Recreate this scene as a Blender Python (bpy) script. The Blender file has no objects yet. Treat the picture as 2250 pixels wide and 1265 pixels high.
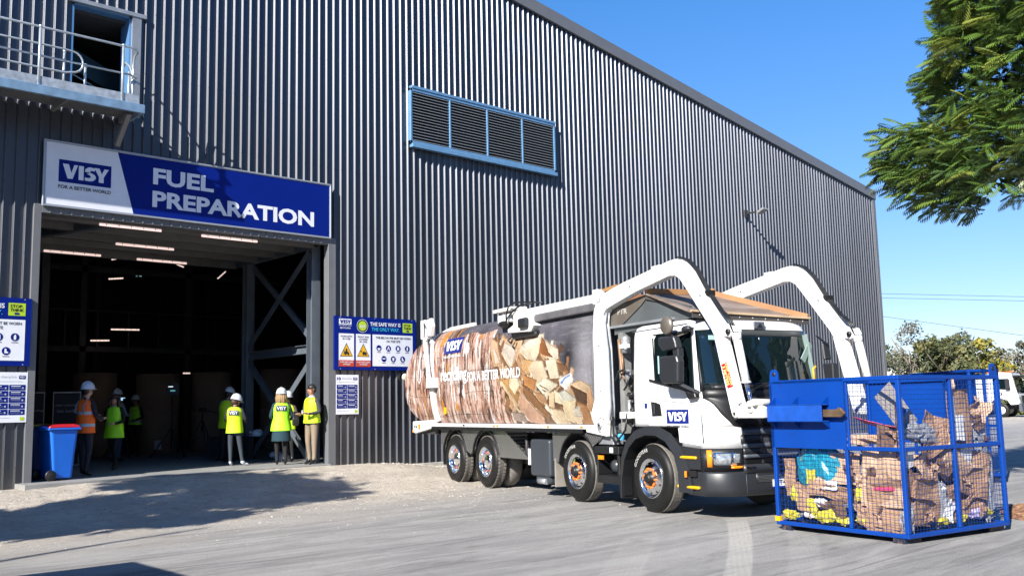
import bpy, bmesh, math, random
import numpy as np
from mathutils import Vector, Matrix, noise
S = bpy.context.scene
COL = S.collection
R = math.radians
random.seed(7)

# ------------------------------------------------------------------ camera
cd = bpy.data.cameras.new('camera')
cam = bpy.data.objects.new('camera', cd)
COL.objects.link(cam)
cd.sensor_width = 36.0
cd.lens = 36.0 * 2113.75 / 2250.0
cd.clip_start = 0.1
cd.clip_end = 3000.0
_yaw, _pit, _rol = R(42.47712), R(7.08352), R(-1.26982)
_f = Vector((math.sin(_yaw) * math.cos(_pit), math.cos(_yaw) * math.cos(_pit), math.sin(_pit)))
_r0 = Vector((math.cos(_yaw), -math.sin(_yaw), 0.0))
_u0 = _r0.cross(_f)
_r = _r0 * math.cos(_rol) + _u0 * math.sin(_rol)
_u = -_r0 * math.sin(_rol) + _u0 * math.cos(_rol)
cam.matrix_world = Matrix(((_r.x, _u.x, -_f.x, 0.0), (_r.y, _u.y, -_f.y, -19.0), (_r.z, _u.z, -_f.z, 1.52), (0, 0, 0, 1)))
S.camera = cam

# ------------------------------------------------------------------ light
SUN = Vector((-2.8, -1.0, 1.84)).normalized()      # towards the sun
w = bpy.data.worlds.new('World'); S.world = w; w.use_nodes = True
nt = w.node_tree; nt.nodes.clear()
sky = nt.nodes.new('ShaderNodeTexSky'); sky.sky_type = 'NISHITA'; sky.sun_disc = False
sky.sun_elevation = math.asin(SUN.z)
sky.sun_rotation = math.atan2(SUN.x, SUN.y)
sky.air_density = 1.0; sky.dust_density = 0.0; sky.ozone_density = 4.0
hs = nt.nodes.new('ShaderNodeHueSaturation'); hs.inputs['Saturation'].default_value = 1.0
bg = nt.nodes.new('ShaderNodeBackground'); bg.inputs['Strength'].default_value = 0.069
wo = nt.nodes.new('ShaderNodeOutputWorld')
nt.links.new(sky.outputs[0], hs.inputs['Color']); 
tint = nt.nodes.new('ShaderNodeMix'); tint.data_type = 'RGBA'; tint.blend_type = 'MULTIPLY'; tint.inputs[0].default_value = 1.0
tc_ = nt.nodes.new('ShaderNodeTexCoord'); sz_ = nt.nodes.new('ShaderNodeSeparateXYZ'); nt.links.new(tc_.outputs['Generated'], sz_.inputs[0])
mr_ = nt.nodes.new('ShaderNodeMapRange'); mr_.inputs['From Min'].default_value = 0.0; mr_.inputs['From Max'].default_value = 0.45; nt.links.new(sz_.outputs['Z'], mr_.inputs['Value'])
tm_ = nt.nodes.new('ShaderNodeMix'); tm_.data_type = 'RGBA'; tm_.inputs[6].default_value = (0.88, 0.80, 0.92, 1.0); tm_.inputs[7].default_value = (0.46, 1.0, 1.40, 1.0)
nt.links.new(mr_.outputs[0], tm_.inputs[0]); nt.links.new(tm_.outputs[2], tint.inputs[7])
nt.links.new(hs.outputs[0], tint.inputs[6]); nt.links.new(tint.outputs[2], bg.inputs['Color'])
nt.links.new(bg.outputs[0], wo.inputs['Surface'])
sl = bpy.data.lights.new('sun', 'SUN'); sl.energy = 5.0; sl.angle = R(0.5); sl.color = (1.0, 0.945, 0.86)
so = bpy.data.objects.new('sun', sl); COL.objects.link(so)
so.rotation_euler = SUN.to_track_quat('Z', 'Y').to_euler(); so.location = (-30, -30, 30)
S.view_settings.view_transform = 'Standard'; S.view_settings.look = 'None'
S.view_settings.exposure = 1.1; S.view_settings.gamma = 1.0; S.view_settings.use_curve_mapping = False

# ------------------------------------------------------------------ materials
MATS = {}
def mat(name, col, rough=0.6, metal=0.0, var=0.0, vscale=4.0, bump=0.0, bscale=40.0, spec=0.5, coat=0.0,
        stretch=None, col2=None, c2lo=0.45, c2hi=0.6, c2scale=2.0, emit=None, estr=0.0, trans=0.0, rvar=0.0):
    """procedural principled material: base colour, brightness noise, second colour in noise patches, bump"""
    if name in MATS: return MATS[name]
    m = bpy.data.materials.new(name); m.use_nodes = True; MATS[name] = m
    t = m.node_tree; n = t.nodes; l = t.links; p = n['Principled BSDF']
    p.inputs['Roughness'].default_value = rough; p.inputs['Metallic'].default_value = metal
    p.inputs['Specular IOR Level'].default_value = spec
    p.inputs['Coat Weight'].default_value = coat; p.inputs['Coat Roughness'].default_value = 0.08
    p.inputs['Transmission Weight'].default_value = trans
    c = (*col, 1.0)
    p.inputs['Base Color'].default_value = c
    tc = n.new('ShaderNodeTexCoord'); src = tc.outputs['Object']
    if stretch:
        mp = n.new('ShaderNodeMapping'); mp.inputs['Scale'].default_value = stretch
        l.new(src, mp.inputs['Vector']); src = mp.outputs[0]
    out = None
    if col2 is not None:
        nz = n.new('ShaderNodeTexNoise'); nz.inputs['Scale'].default_value = c2scale; nz.inputs['Detail'].default_value = 8
        nz.inputs['Roughness'].default_value = 0.62
        l.new(src, nz.inputs['Vector'])
        mr = n.new('ShaderNodeMapRange'); mr.inputs['From Min'].default_value = c2lo; mr.inputs['From Max'].default_value = c2hi
        l.new(nz.outputs['Fac'], mr.inputs['Value'])
        mx = n.new('ShaderNodeMix'); mx.data_type = 'RGBA'
        mx.inputs[6].default_value = c; mx.inputs[7].default_value = (*col2, 1.0)
        l.new(mr.outputs[0], mx.inputs[0]); out = mx.outputs[2]
    if var > 0:
        nz = n.new('ShaderNodeTexNoise'); nz.inputs['Scale'].default_value = vscale; nz.inputs['Detail'].default_value = 6
        l.new(src, nz.inputs['Vector'])
        mr = n.new('ShaderNodeMapRange'); mr.inputs['From Min'].default_value = 0.3; mr.inputs['From Max'].default_value = 0.7
        mr.inputs['To Min'].default_value = 1.0 - var; mr.inputs['To Max'].default_value = 1.0 + var
        l.new(nz.outputs['Fac'], mr.inputs['Value'])
        vm = n.new('ShaderNodeVectorMath'); vm.operation = 'SCALE'
        if out is None: vm.inputs[0].default_value = col
        else: l.new(out, vm.inputs[0])
        l.new(mr.outputs[0], vm.inputs['Scale']); out = vm.outputs[0]
    if rvar > 0:
        nz = n.new('ShaderNodeTexNoise'); nz.inputs['Scale'].default_value = vscale * 1.7; nz.inputs['Detail'].default_value = 5
        l.new(src, nz.inputs['Vector'])
        mr = n.new('ShaderNodeMapRange'); mr.inputs['From Min'].default_value = 0.3; mr.inputs['From Max'].default_value = 0.7
        mr.inputs['To Min'].default_value = max(0.02, rough - rvar); mr.inputs['To Max'].default_value = min(1, rough + rvar)
        l.new(nz.outputs['Fac'], mr.inputs['Value']); l.new(mr.outputs[0], p.inputs['Roughness'])
    if out is not None: l.new(out, p.inputs['Base Color'])
    if bump > 0:
        nz = n.new('ShaderNodeTexNoise'); nz.inputs['Scale'].default_value = bscale; nz.inputs['Detail'].default_value = 5
        l.new(src, nz.inputs['Vector'])
        b = n.new('ShaderNodeBump'); b.inputs['Strength'].default_value = bump; b.inputs['Distance'].default_value = 0.02
        l.new(nz.outputs['Fac'], b.inputs['Height']); l.new(b.outputs[0], p.inputs['Normal'])
    if emit is not None:
        p.inputs['Emission Color'].default_value = (*emit, 1.0); p.inputs['Emission Strength'].default_value = estr
    return m

# ------------------------------------------------------------------ mesh helpers
class MB:
    def __init__(s): s.v = []; s.f = []; s.m = []; s.sm = []; s.M = None; s.mi = 0
    def add(s, vs, fs, mi=None, smooth=False):
        b = len(s.v)
        for p in vs:
            p = Vector(p)
            s.v.append(s.M @ p if s.M is not None else p)
        mi = s.mi if mi is None else mi
        for f in fs:
            s.f.append([b + i for i in f]); s.m.append(mi); s.sm.append(smooth)
    def box(s, x0, x1, y0, y1, z0, z1, mi=None):
        vs = [(x, y, z) for z in (z0, z1) for y in (y0, y1) for x in (x0, x1)]
        s.add(vs, [(0, 2, 3, 1), (4, 5, 7, 6), (0, 1, 5, 4), (2, 6, 7, 3), (0, 4, 6, 2), (1, 3, 7, 5)], mi)
    def bar(s, a, b, w, h, mi=None, up=(0, 0, 1)):
        a = Vector(a); b = Vector(b); d = (b - a).normalized(); up = Vector(up)
        if abs(d.dot(up)) > 0.98: up = Vector((1, 0, 0))
        x = d.cross(up).normalized(); y = x.cross(d)
        vs = []
        for p in (a, b):
            for sx, sy in ((-1, -1), (1, -1), (1, 1), (-1, 1)):
                vs.append(p + x * sx * w / 2 + y * sy * h / 2)
        s.add(vs, [(0, 1, 2, 3), (7, 6, 5, 4), (0, 4, 5, 1), (1, 5, 6, 2), (2, 6, 7, 3), (3, 7, 4, 0)], mi)
    def tube(s, pts, r, n=8, mi=None, closed=False, caps=True):
        pts = [Vector(p) for p in pts]; k = len(pts)
        rs = r if isinstance(r, (list, tuple)) else [r] * k
        vs = []; prev = None
        for i, p in enumerate(pts):
            if closed: d = (pts[(i + 1) % k] - pts[i - 1]).normalized()
            elif i == 0: d = (pts[1] - pts[0]).normalized()
            elif i == k - 1: d = (pts[-1] - pts[-2]).normalized()
            else: d = ((pts[i + 1] - p).normalized() + (p - pts[i - 1]).normalized()).normalized()
            if prev is None:
                a = Vector((0, 0, 1)) if abs(d.z) < 0.9 else Vector((1, 0, 0))
                x = d.cross(a).normalized()
            else:
                x = (prev - d * prev.dot(d)).normalized()
            prev = x; y = d.cross(x)
            for j in range(n):
                t = 2 * math.pi * j / n
                vs.append(p + (x * math.cos(t) + y * math.sin(t)) * rs[i])
        fs = []
        for i in range(k if closed else k - 1):
            i2 = (i + 1) % k
            for j in range(n):
                j2 = (j + 1) % n
                fs.append((i * n + j, i * n + j2, i2 * n + j2, i2 * n + j))
        s.add(vs, fs, mi, True)
        if caps and not closed:
            b = len(s.v)
            s.f.append([b - k * n + j for j in reversed(range(n))]); s.m.append(s.mi if mi is None else mi); s.sm.append(False)
            s.f.append([b - n + j for j in range(n)]); s.m.append(s.mi if mi is None else mi); s.sm.append(False)
    def lathe(s, prof, c=(0, 0, 0), axis='z', n=24, mi=None, smooth=True):
        c = Vector(c); vs = []
        for r, h in prof:
            for j in range(n):
                t = 2 * math.pi * j / n; a, b = r * math.cos(t), r * math.sin(t)
                v = {'z': (a, b, h), 'y': (a, h, b), 'x': (h, a, b)}[axis]
                vs.append(c + Vector(v))
        fs = []
        for i in range(len(prof) - 1):
            for j in range(n):
                j2 = (j + 1) % n; q = (i * n + j, i * n + j2, (i + 1) * n + j2, (i + 1) * n + j)
                fs.append(q)
        s.add(vs, fs, mi, smooth)
    def prism(s, poly, t0, t1, plane='xz', mi=None, side_mi=None):
        k = len(poly)
        def P(a, b, t): return {'xz': (a, t, b), 'xy': (a, b, t), 'yz': (t, a, b)}[plane]
        vs = [P(a, b, t0) for a, b in poly] + [P(a, b, t1) for a, b in poly]
        s.add(vs, [tuple(range(k)), tuple(range(2 * k - 1, k - 1, -1))], mi)
        b = len(s.v) - 2 * k
        for i in range(k):
            j = (i + 1) % k
            s.f.append([b + i, b + k + i, b + k + j, b + j]); s.m.append((s.mi if mi is None else mi) if side_mi is None else side_mi); s.sm.append(False)
    def ball(s, c, r, n=12, mi=None):
        if not isinstance(r, (list, tuple)): r = (r, r, r)
        c = Vector(c); vs = []; m = n // 2
        for i in range(m + 1):
            ph = math.pi * i / m
            for j in range(n):
                t = 2 * math.pi * j / n
                vs.append(c + Vector((r[0] * math.sin(ph) * math.cos(t), r[1] * math.sin(ph) * math.sin(t), r[2] * math.cos(ph))))
        fs = [(i * n + j, (i + 1) * n + j, (i + 1) * n + (j + 1) % n, i * n + (j + 1) % n) for i in range(m) for j in range(n)]
        s.add(vs, fs, mi, True)
    def loft(s, rings, mi=None, smooth=True, closed=True, caps=True):
        k = len(rings[0]); vs = [p for r in rings for p in r]; fs = []
        for i in range(len(rings) - 1):
            for j in range(k if closed else k - 1):
                j2 = (j + 1) % k
                fs.append((i * k + j, i * k + j2, (i + 1) * k + j2, (i + 1) * k + j))
        s.add(vs, fs, mi, smooth)
        if caps:
            b = len(s.v) - len(vs); n = len(rings)
            for f in ([b + j for j in reversed(range(k))], [b + (n - 1) * k + j for j in range(k)]):
                s.f.append(f); s.m.append(s.mi if mi is None else mi); s.sm.append(False)
    def build(s, name, mats, parent=None, bev=0.0, seg=1, loc=None, rot=None, autos=True):
        me = bpy.data.meshes.new(name)
        me.from_pydata([tuple(v) for v in s.v], [], s.f)
        if not isinstance(mats, (list, tuple)): mats = [mats]
        for m in mats: me.materials.append(m)
        me.polygons.foreach_set('material_index', s.m)
        me.polygons.foreach_set('use_smooth', s.sm)
        bm = bmesh.new(); bm.from_mesh(me)
        bmesh.ops.recalc_face_normals(bm, faces=bm.faces)
        if bev > 0:
            es = [e for e in bm.edges if len(e.link_faces) == 2 and e.calc_face_angle(0) > 0.6]
            bmesh.ops.bevel(bm, geom=es, offset=bev, segments=seg, profile=0.5, affect='EDGES', clamp_overlap=True)
            if seg > 1:
                for f in bm.faces:
                    if f.calc_area() < 40 * bev * bev * 4: f.smooth = f.smooth
        bm.to_mesh(me); bm.free(); me.update()
        o = bpy.data.objects.new(name, me); COL.objects.link(o)
        if parent is not None: o.parent = parent
        if loc is not None: o.location = loc
        if rot is not None: o.rotation_euler = rot
        return o

def thing(name, label, cat, loc=(0, 0, 0), rz=0.0, group=None):
    o = bpy.data.objects.new(name, None); COL.objects.link(o)
    o.location = loc; o.rotation_euler = (0, 0, rz); o.empty_display_size = 0.2
    return tag(o, label, cat, group)
def tag(o, label=None, cat=None, group=None, kind=None):
    if label: o['label'] = label
    if cat: o['category'] = cat
    if group: o['group'] = group
    if kind: o['kind'] = kind
    return o
def node(name, parent, loc=(0, 0, 0), rot=(0, 0, 0)):
    o = bpy.data.objects.new(name, None); COL.objects.link(o); o.parent = parent
    o.location = loc; o.rotation_euler = rot; o.empty_display_size = 0.1
    return o
def dup(o, parent=None):
    c = o.copy(); COL.objects.link(c); c.parent = parent
    for ch in list(o.children): dup(ch, c)
    return c

_TC = {}
def text_geo(s, bold=0.02, res=3, space=1.0):
    """flat text outline as (verts2d, faces), scaled to a unit box"""
    k = (s, bold, res, space)
    if k in _TC: return _TC[k]
    cu = bpy.data.curves.new('t', 'FONT'); cu.body = s; cu.size = 1.0; cu.offset = bold; cu.resolution_u = res
    cu.fill_mode = 'FRONT'; cu.space_character = space
    ob = bpy.data.objects.new('t', cu); me = ob.to_mesh()
    vs = [(v.co.x, v.co.y) for v in me.vertices]; fs = [tuple(p.vertices) for p in me.polygons]
    ob.to_mesh_clear(); bpy.data.objects.remove(ob); bpy.data.curves.remove(cu)
    x0 = min(v[0] for v in vs); x1 = max(v[0] for v in vs); y0 = min(v[1] for v in vs); y1 = max(v[1] for v in vs)
    vs = [((a - x0) / (x1 - x0), (b - y0) / (y1 - y0)) for a, b in vs]
    _TC[k] = (vs, fs); return _TC[k]
def put_text(mb, s, x0, x1, z0, z1, y, mi, bold=0.02, plane='xz', flip=False, res=3, fn=None):
    vs, fs = text_geo(s, bold, res)
    out = []
    for a, b in vs:
        X = x0 + a * (x1 - x0); Z = z0 + b * (z1 - z0)
        out.append(fn(X, Z) if fn else {'xz': (X, y, Z), 'yz': (y, X, Z), 'xy': (X, Z, y)}[plane])
    mb.add(out, fs, mi)
def rect(mb, x0, x1, z0, z1, y, mi): mb.add([(x0, y, z0), (x1, y, z0), (x1, y, z1), (x0, y, z1)], [(0, 1, 2, 3)], mi)
def disc(mb, cx, cz, r, y, mi, n=24, rz=None):
    rz = rz or r
    mb.add([(cx + r * math.cos(2 * math.pi * i / n), y, cz + rz * math.sin(2 * math.pi * i / n)) for i in range(n)], [tuple(range(n))], mi)
def sstep(a, b, x):
    t = max(0.0, min(1.0, (x - a) / (b - a))); return t * t * (3 - 2 * t)

def build_warped(mb, name, mats, parent, fn, zcuts, xcuts=()):
    """cut a flat design into strips and bend it on to a curved surface with fn(x, depth, z)"""
    o = mb.build(name, mats, parent); bm = bmesh.new(); bm.from_mesh(o.data)
    for z in zcuts: bmesh.ops.bisect_plane(bm, geom=bm.verts[:] + bm.edges[:] + bm.faces[:], plane_co=(0, 0, z), plane_no=(0, 0, 1), dist=1e-5)
    for x in xcuts: bmesh.ops.bisect_plane(bm, geom=bm.verts[:] + bm.edges[:] + bm.faces[:], plane_co=(x, 0, 0), plane_no=(1, 0, 0), dist=1e-5)
    for v in bm.verts: v.co = Vector(fn(v.co.x, v.co.y, v.co.z))
    bm.to_mesh(o.data); bm.free(); return o
# ------------------------------------------------------------------ ground
SLAB = 0.365
def gz(x, y):
    """ground height: a dirt ramp up to the doorway slab, flat yard elsewhere"""
    if y > 0.6: side = 0.0
    ramp = sstep(-4.2, -0.35, y)
    h = 0.335
    if x < 6.5: h -= 0.05 * sstep(6.5, 5.0, x)
    h = h - 0.29 * sstep(12.3, 15.5, x)
    z = ramp * h * (1 - sstep(-0.15, 0.3, y) * 0.8)
    return z
def ground_z(x, y):
    z = gz(x, y)
    if y < 0.5 and x < 60:
        near = 1 - sstep(16, 45, math.hypot(x, y + 19) - 0)
        a = 1 - sstep(-9.0, -3.5, -abs(y + 1.5) - 3.0) if False else sstep(-7.5, -4.0, y) * (1 - sstep(-0.5, -0.1, y)) * (1 - sstep(13, 18, x))
        z += near * (0.012 * noise.noise((x * 0.9, y * 1.4, 0)) + a * (0.026 * noise.noise((x * 4, y * 6, 3)) + 0.014 * noise.noise((x * 14, y * 14, 5))))
        rd = y - (-5.6 + .16 * (x - 6) + .25 * noise.noise((x * .5, 2, 2))); z += near * .035 * math.exp(-(rd / .16) ** 2) * sstep(3, 6, x) * (1 - sstep(9.5, 11, x)) * (.6 + noise.noise((x * 5, y * 5, 1)))
        if 12.6 < x < 17.5 and y > -1.6:
            k = sstep(-1.6, -0.7, y) * sstep(12.6, 14, x) * (1 - sstep(16, 17.5, x)) * (1 - sstep(-0.2, 0, y))
            z += k * (0.05 * abs(noise.noise((x * 6, y * 6, 9))) + 0.03 * noise.noise((x * 17, y * 17, 2)) + 0.02)
    return z
xs = sorted(set([-2000, -600, -200, -80, -40, -20, -10, -6, -4, -2, -1] + [i * 0.14 for i in range(0, 150)] + [21 + i * 1.0 for i in range(0, 40)] + [70, 90, 120, 180, 300, 700, 2000]))
ys = sorted(set([-2000, -600, -200, -80, -40, -30, -24, -21, -19] + [-18 + i * 0.3 for i in range(0, 34)] + [-7.8 + i * 0.1 for i in range(0, 84)] + [1.5, 4, 8, 12, 20, 30, 50, 80, 120, 200, 400, 900, 2500]))
gv = [(x, y, ground_z(x, y)) for y in ys for x in xs]
nx = len(xs)
gf = [(j * nx + i, j * nx + i + 1, (j + 1) * nx + i + 1, (j + 1) * nx + i) for j in range(len(ys) - 1) for i in range(nx - 1)]
def ground_mat():
    m = bpy.data.materials.new('dusty_yard'); m.use_nodes = True
    t = m.node_tree; n = t.nodes; l = t.links; p = n['Principled BSDF']
    p.inputs['Roughness'].default_value = 0.9; p.inputs['Specular IOR Level'].default_value = 0.25
    tc = n.new('ShaderNodeTexCoord'); P = tc.outputs['Object']
    sep = n.new('ShaderNodeSeparateXYZ'); l.new(P, sep.inputs[0])
    def nz(scale, detail=6, rough=0.6, src=P, dist=0.0):
        a = n.new('ShaderNodeTexNoise'); a.inputs['Scale'].default_value = scale; a.inputs['Detail'].default_value = detail
        a.inputs['Roughness'].default_value = rough; a.inputs['Distortion'].default_value = dist; l.new(src, a.inputs['Vector']); return a.outputs['Fac']
    def mapr(src, a, b, c=0.0, d=1.0, smooth=True):
        q = n.new('ShaderNodeMapRange'); q.interpolation_type = 'SMOOTHSTEP' if smooth else 'LINEAR'
        q.inputs['From Min'].default_value = a; q.inputs['From Max'].default_value = b
        q.inputs['To Min'].default_value = c; q.inputs['To Max'].default_value = d; l.new(src, q.inputs['Value']); return q.outputs[0]
    def mth(op, a, b=None, c=None):
        q = n.new('ShaderNodeMath'); q.operation = op
        for i, v in enumerate((a, b, c)):
            if v is None: continue
            if isinstance(v, (int, float)): q.inputs[i].default_value = v
            else: l.new(v, q.inputs[i])
        return q.outputs[0]
    def mix(f, a, b):
        q = n.new('ShaderNodeMix'); q.data_type = 'RGBA'
        l.new(f, q.inputs[0]) if not isinstance(f, float) else q.inputs[0].__setattr__('default_value', f)
        for i, v in ((6, a), (7, b)):
            if isinstance(v, tuple): q.inputs[i].default_value = (*v, 1)
            else: l.new(v, q.inputs[i])
        return q.outputs[2]
    X, Y = sep.outputs['X'], sep.outputs['Y']
    # swept direction of wheel dust: stretched noise
    def streak(ang, sx, sy, scale, dist=0.4):
        mp = n.new('ShaderNodeMapping'); mp.inputs['Rotation'].default_value = (0, 0, R(ang)); mp.inputs['Scale'].default_value = (sx, sy, 1)
        l.new(P, mp.inputs['Vector']); return nz(scale, 7, 0.62, mp.outputs[0], dist)
    s1 = streak(-28, 0.35, 1.5, 1.3, 0.8); s2 = streak(-50, 0.25, 2.4, 1.6, 0.5); s3 = streak(15, 0.5, 2.0, 1.0, 1.0)
    # dust towards the building, asphalt towards the camera and the truck
    d0 = mth('ADD', Y, mth('MULTIPLY', X, -0.16))
    d0 = mth('ADD', d0, mth('MULTIPLY', nz(0.5, 5, 0.6), 3.0))
    dust = mapr(d0, -7.6, -3.4)
    asph = mix(mapr(s1, 0.34, 0.70), (0.26, 0.255, 0.248), (0.37, 0.36, 0.345))
    asph = mix(mapr(s2, 0.5, 0.75, 0, 0.55), asph, (0.46, 0.445, 0.42))
    asph = mix(mapr(s3, 0.53, 0.70, 0, 0.62), asph, (0.135, 0.132, 0.13))
    asph = mix(mapr(streak(-20, 0.12, 3.0, 2.2, 0.6), 0.55, 0.68, 0, 0.5), asph, (0.15, 0.147, 0.145))
    asph = mix(mapr(nz(2.2, 9, .75), 0.5, 0.72, 0, .35), asph, (0.20, 0.195, 0.19))
    asph = mix(mapr(nz(7, 8, .85), 0.52, 0.68, 0, .5), asph, (0.17, 0.165, 0.16))
    asph = mix(mapr(nz(13, 6, .85), 0.57, 0.70, 0, .5), asph, (0.50, 0.49, 0.465))
    asph = mix(mapr(streak(-62, 0.2, 4.0, 1.5, 1.2), 0.60, 0.70, 0, 0.6), asph, (0.12, 0.118, 0.116))
    dirt = mix(mapr(nz(1.1, 8, 0.65), 0.35, 0.7), (0.44, 0.39, 0.325), (0.58, 0.525, 0.45))
    dirt = mix(mapr(s1, 0.45, 0.75, 0, 0.5), dirt, (0.36, 0.33, 0.285))
    grit = mapr(nz(60, 3, 0.7), 0.60, 0.72)
    dirt = mix(mth('MULTIPLY', grit, 0.5), dirt, (0.22, 0.19, 0.155))
    dirt = mix(mapr(nz(5.5, 9, 0.8), 0.50, 0.66, 0, .75), dirt, (0.27, 0.24, 0.20))
    dirt = mix(mapr(nz(15, 6, 0.8), 0.56, 0.68, 0, .7), dirt, (0.20, 0.175, 0.145))
    dirt = mix(mapr(nz(12, 6, 0.8), 0.58, 0.70, 0, .35), dirt, (0.68, 0.63, 0.56))
    base = mix(dust, asph, dirt)
    base = mix(mapr(nz(110, 3, 0.8), 0.45, 0.72, 0, 0.55), base, (0.14, 0.13, 0.12))
    base = mix(mapr(nz(38, 5, 0.8), 0.60, 0.74, 0, 0.4), base, (0.5, 0.48, 0.44))
    # pale wheel tracks on the asphalt, running towards the camera (two bands)
    def track(a, b, c, w, k):
        # distance to the line x*a + y*b = c with a gentle bend
        bend = mth('MULTIPLY', mth('POWER', mth('ADD', Y, 12.0), 2.0), k)
        dd = mth('ABSOLUTE', mth('ADD', mth('ADD', mth('ADD', mth('MULTIPLY', X, a), mth('MULTIPLY', Y, b)), bend), -c))
        return mapr(dd, w * 0.75, w, 1.0, 0.0)
    ribs = n.new('ShaderNodeTexWave'); ribs.inputs['Scale'].default_value = 5.5; ribs.inputs['Distortion'].default_value = 2.0
    ribs.inputs['Detail'].default_value = 3
    mp = n.new('ShaderNodeMapping'); mp.inputs['Rotation'].default_value = (0, 0, R(54)); l.new(P, mp.inputs['Vector']); l.new(mp.outputs[0], ribs.inputs['Vector'])
    rb = mapr(ribs.outputs['Fac'], 0.1, 0.9, 0.8, 1.0)
    fade = mth('MULTIPLY', mapr(Y, -12.0, -11.0, 1.0, 0.0), mapr(nz(1.6, 6, 0.7), 0.25, 0.6, 0.45, 1.0))
    a_, b_ = 0.588, -0.809      # normal of the track direction
    for cc, ww, kk, st in ((15.62, 0.15, 0.03, 0.6), (16.35, 0.2, 0.05, 0.2), (14.5, 0.22, 0.02, 0.2)):
        tk = mth('MULTIPLY', mth('MULTIPLY', track(a_, b_, cc, ww, kk), rb), mth('MULTIPLY', fade, st))
        base = mix(tk, base, (0.52, 0.50, 0.455))
    # stray pebbles
    vo = n.new('ShaderNodeTexVoronoi'); vo.inputs['Scale'].default_value = 9.0; l.new(P, vo.inputs['Vector'])
    peb = mapr(vo.outputs['Distance'], 0.035, 0.07, 1.0, 0.0)
    base = mix(mth('MULTIPLY', peb, mapr(nz(3, 2), 0.5, 0.6)), base, (0.2, 0.18, 0.16))
    l.new(base, p.inputs['Base Color'])
    b1 = n.new('ShaderNodeBump'); b1.inputs['Strength'].default_value = 0.9; b1.inputs['Distance'].default_value = 0.035
    hgt = mth('ADD', mth('MULTIPLY', nz(90, 5, 0.75), 0.5), mth('MULTIPLY', nz(9, 6, 0.7), mapr(dust, 0, 1, 0.4, 1.4)))
    hgt = mth('ADD', hgt, mth('MULTIPLY', peb, 0.4))
    l.new(hgt, b1.inputs['Height']); l.new(b1.outputs[0], p.inputs['Normal'])
    return m
g = MB(); g.add(gv, gf, 0, True)
ground = g.build('ground', ground_mat()); tag(ground, kind='structure')
# loose gravel heap by the plinth and mulch by the big cage
def scatter(name, label, n, fn, mats, smin, smax, flat=0.6, long=1.0):
    mb = MB(); rnd = random.Random(hash(name) % 999 if False else len(name) * 31)
    for i in range(n):
        x, y, zz = fn(rnd); s = rnd.uniform(smin, smax); a = rnd.uniform(0, 6.28)
        M = Matrix.Translation((x, y, zz + s * 0.2)) @ Matrix.Rotation(a, 4, 'Z') @ Matrix.Rotation(rnd.uniform(-.5, .5), 4, 'X')
        k = 5; vs = [M @ Vector((s * long * math.cos(t * 6.283 / k + .3) * rnd.uniform(.7, 1), s * math.sin(t * 6.283 / k) * rnd.uniform(.7, 1), -s * flat * .4)) for t in range(k)]
        vs += [M @ Vector((s * long * .6 * math.cos(t * 6.283 / k + .5), s * .6 * math.sin(t * 6.283 / k + .2), s * flat * .5 * rnd.uniform(.6, 1.2))) for t in range(k)]
        mb.add(vs, [(j, (j + 1) % k, k + (j + 1) % k, k + j) for j in range(k)] + [tuple(range(k, 2 * k))], rnd.randrange(len(mats)))
    o = mb.build(name, mats); tag(o, label, name.replace('_', ' '), kind='stuff'); return o
GR = [mat('gravel_a', (0.40, 0.37, 0.32), .95), mat('gravel_b', (0.28, 0.25, 0.22), .95), mat('gravel_c', (0.5, 0.47, 0.42), .95)]
def gfn(r):
    x = r.triangular(12.8, 17.6, 15.2); y = -0.12 - abs(r.gauss(0, 0.4)); return x, y, ground_z(x, y)
scatter('gravel', 'loose grey gravel heaped along the foot of the clad wall beside the truck', 1500, gfn, GR, 0.012, 0.035)
def gfn2(r):
    x = r.uniform(2.5, 14.5); y = -0.5 + r.gauss(-2.2, 2.4)
    if y > -0.2: y = -0.4
    return x, y, ground_z(x, y) - 0.004
scatter('grit', 'small stones scattered over the dusty apron before the doorway', 4500, gfn2, GR, 0.005, 0.020)
MU = [mat('mulch_a', (0.20, 0.095, 0.05), .95), mat('mulch_b', (0.11, 0.055, 0.035), .95), mat('mulch_c', (0.30, 0.17, 0.09), .95)]
def mfn(r):
    a = r.uniform(0, 6.283); q = math.sqrt(r.random()); x = 13.9 + 1.1 * q * math.cos(a); y = -14.1 + 0.5 * q * math.sin(a) + .25 * (x - 13.9)
    return x, y, 0.07 * (1 - q * q)
scatter('mulch', 'reddish bark mulch spread on the ground beside the large blue cage', 2600, mfn, MU, 0.01, 0.03, .5, 2.2)
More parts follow.
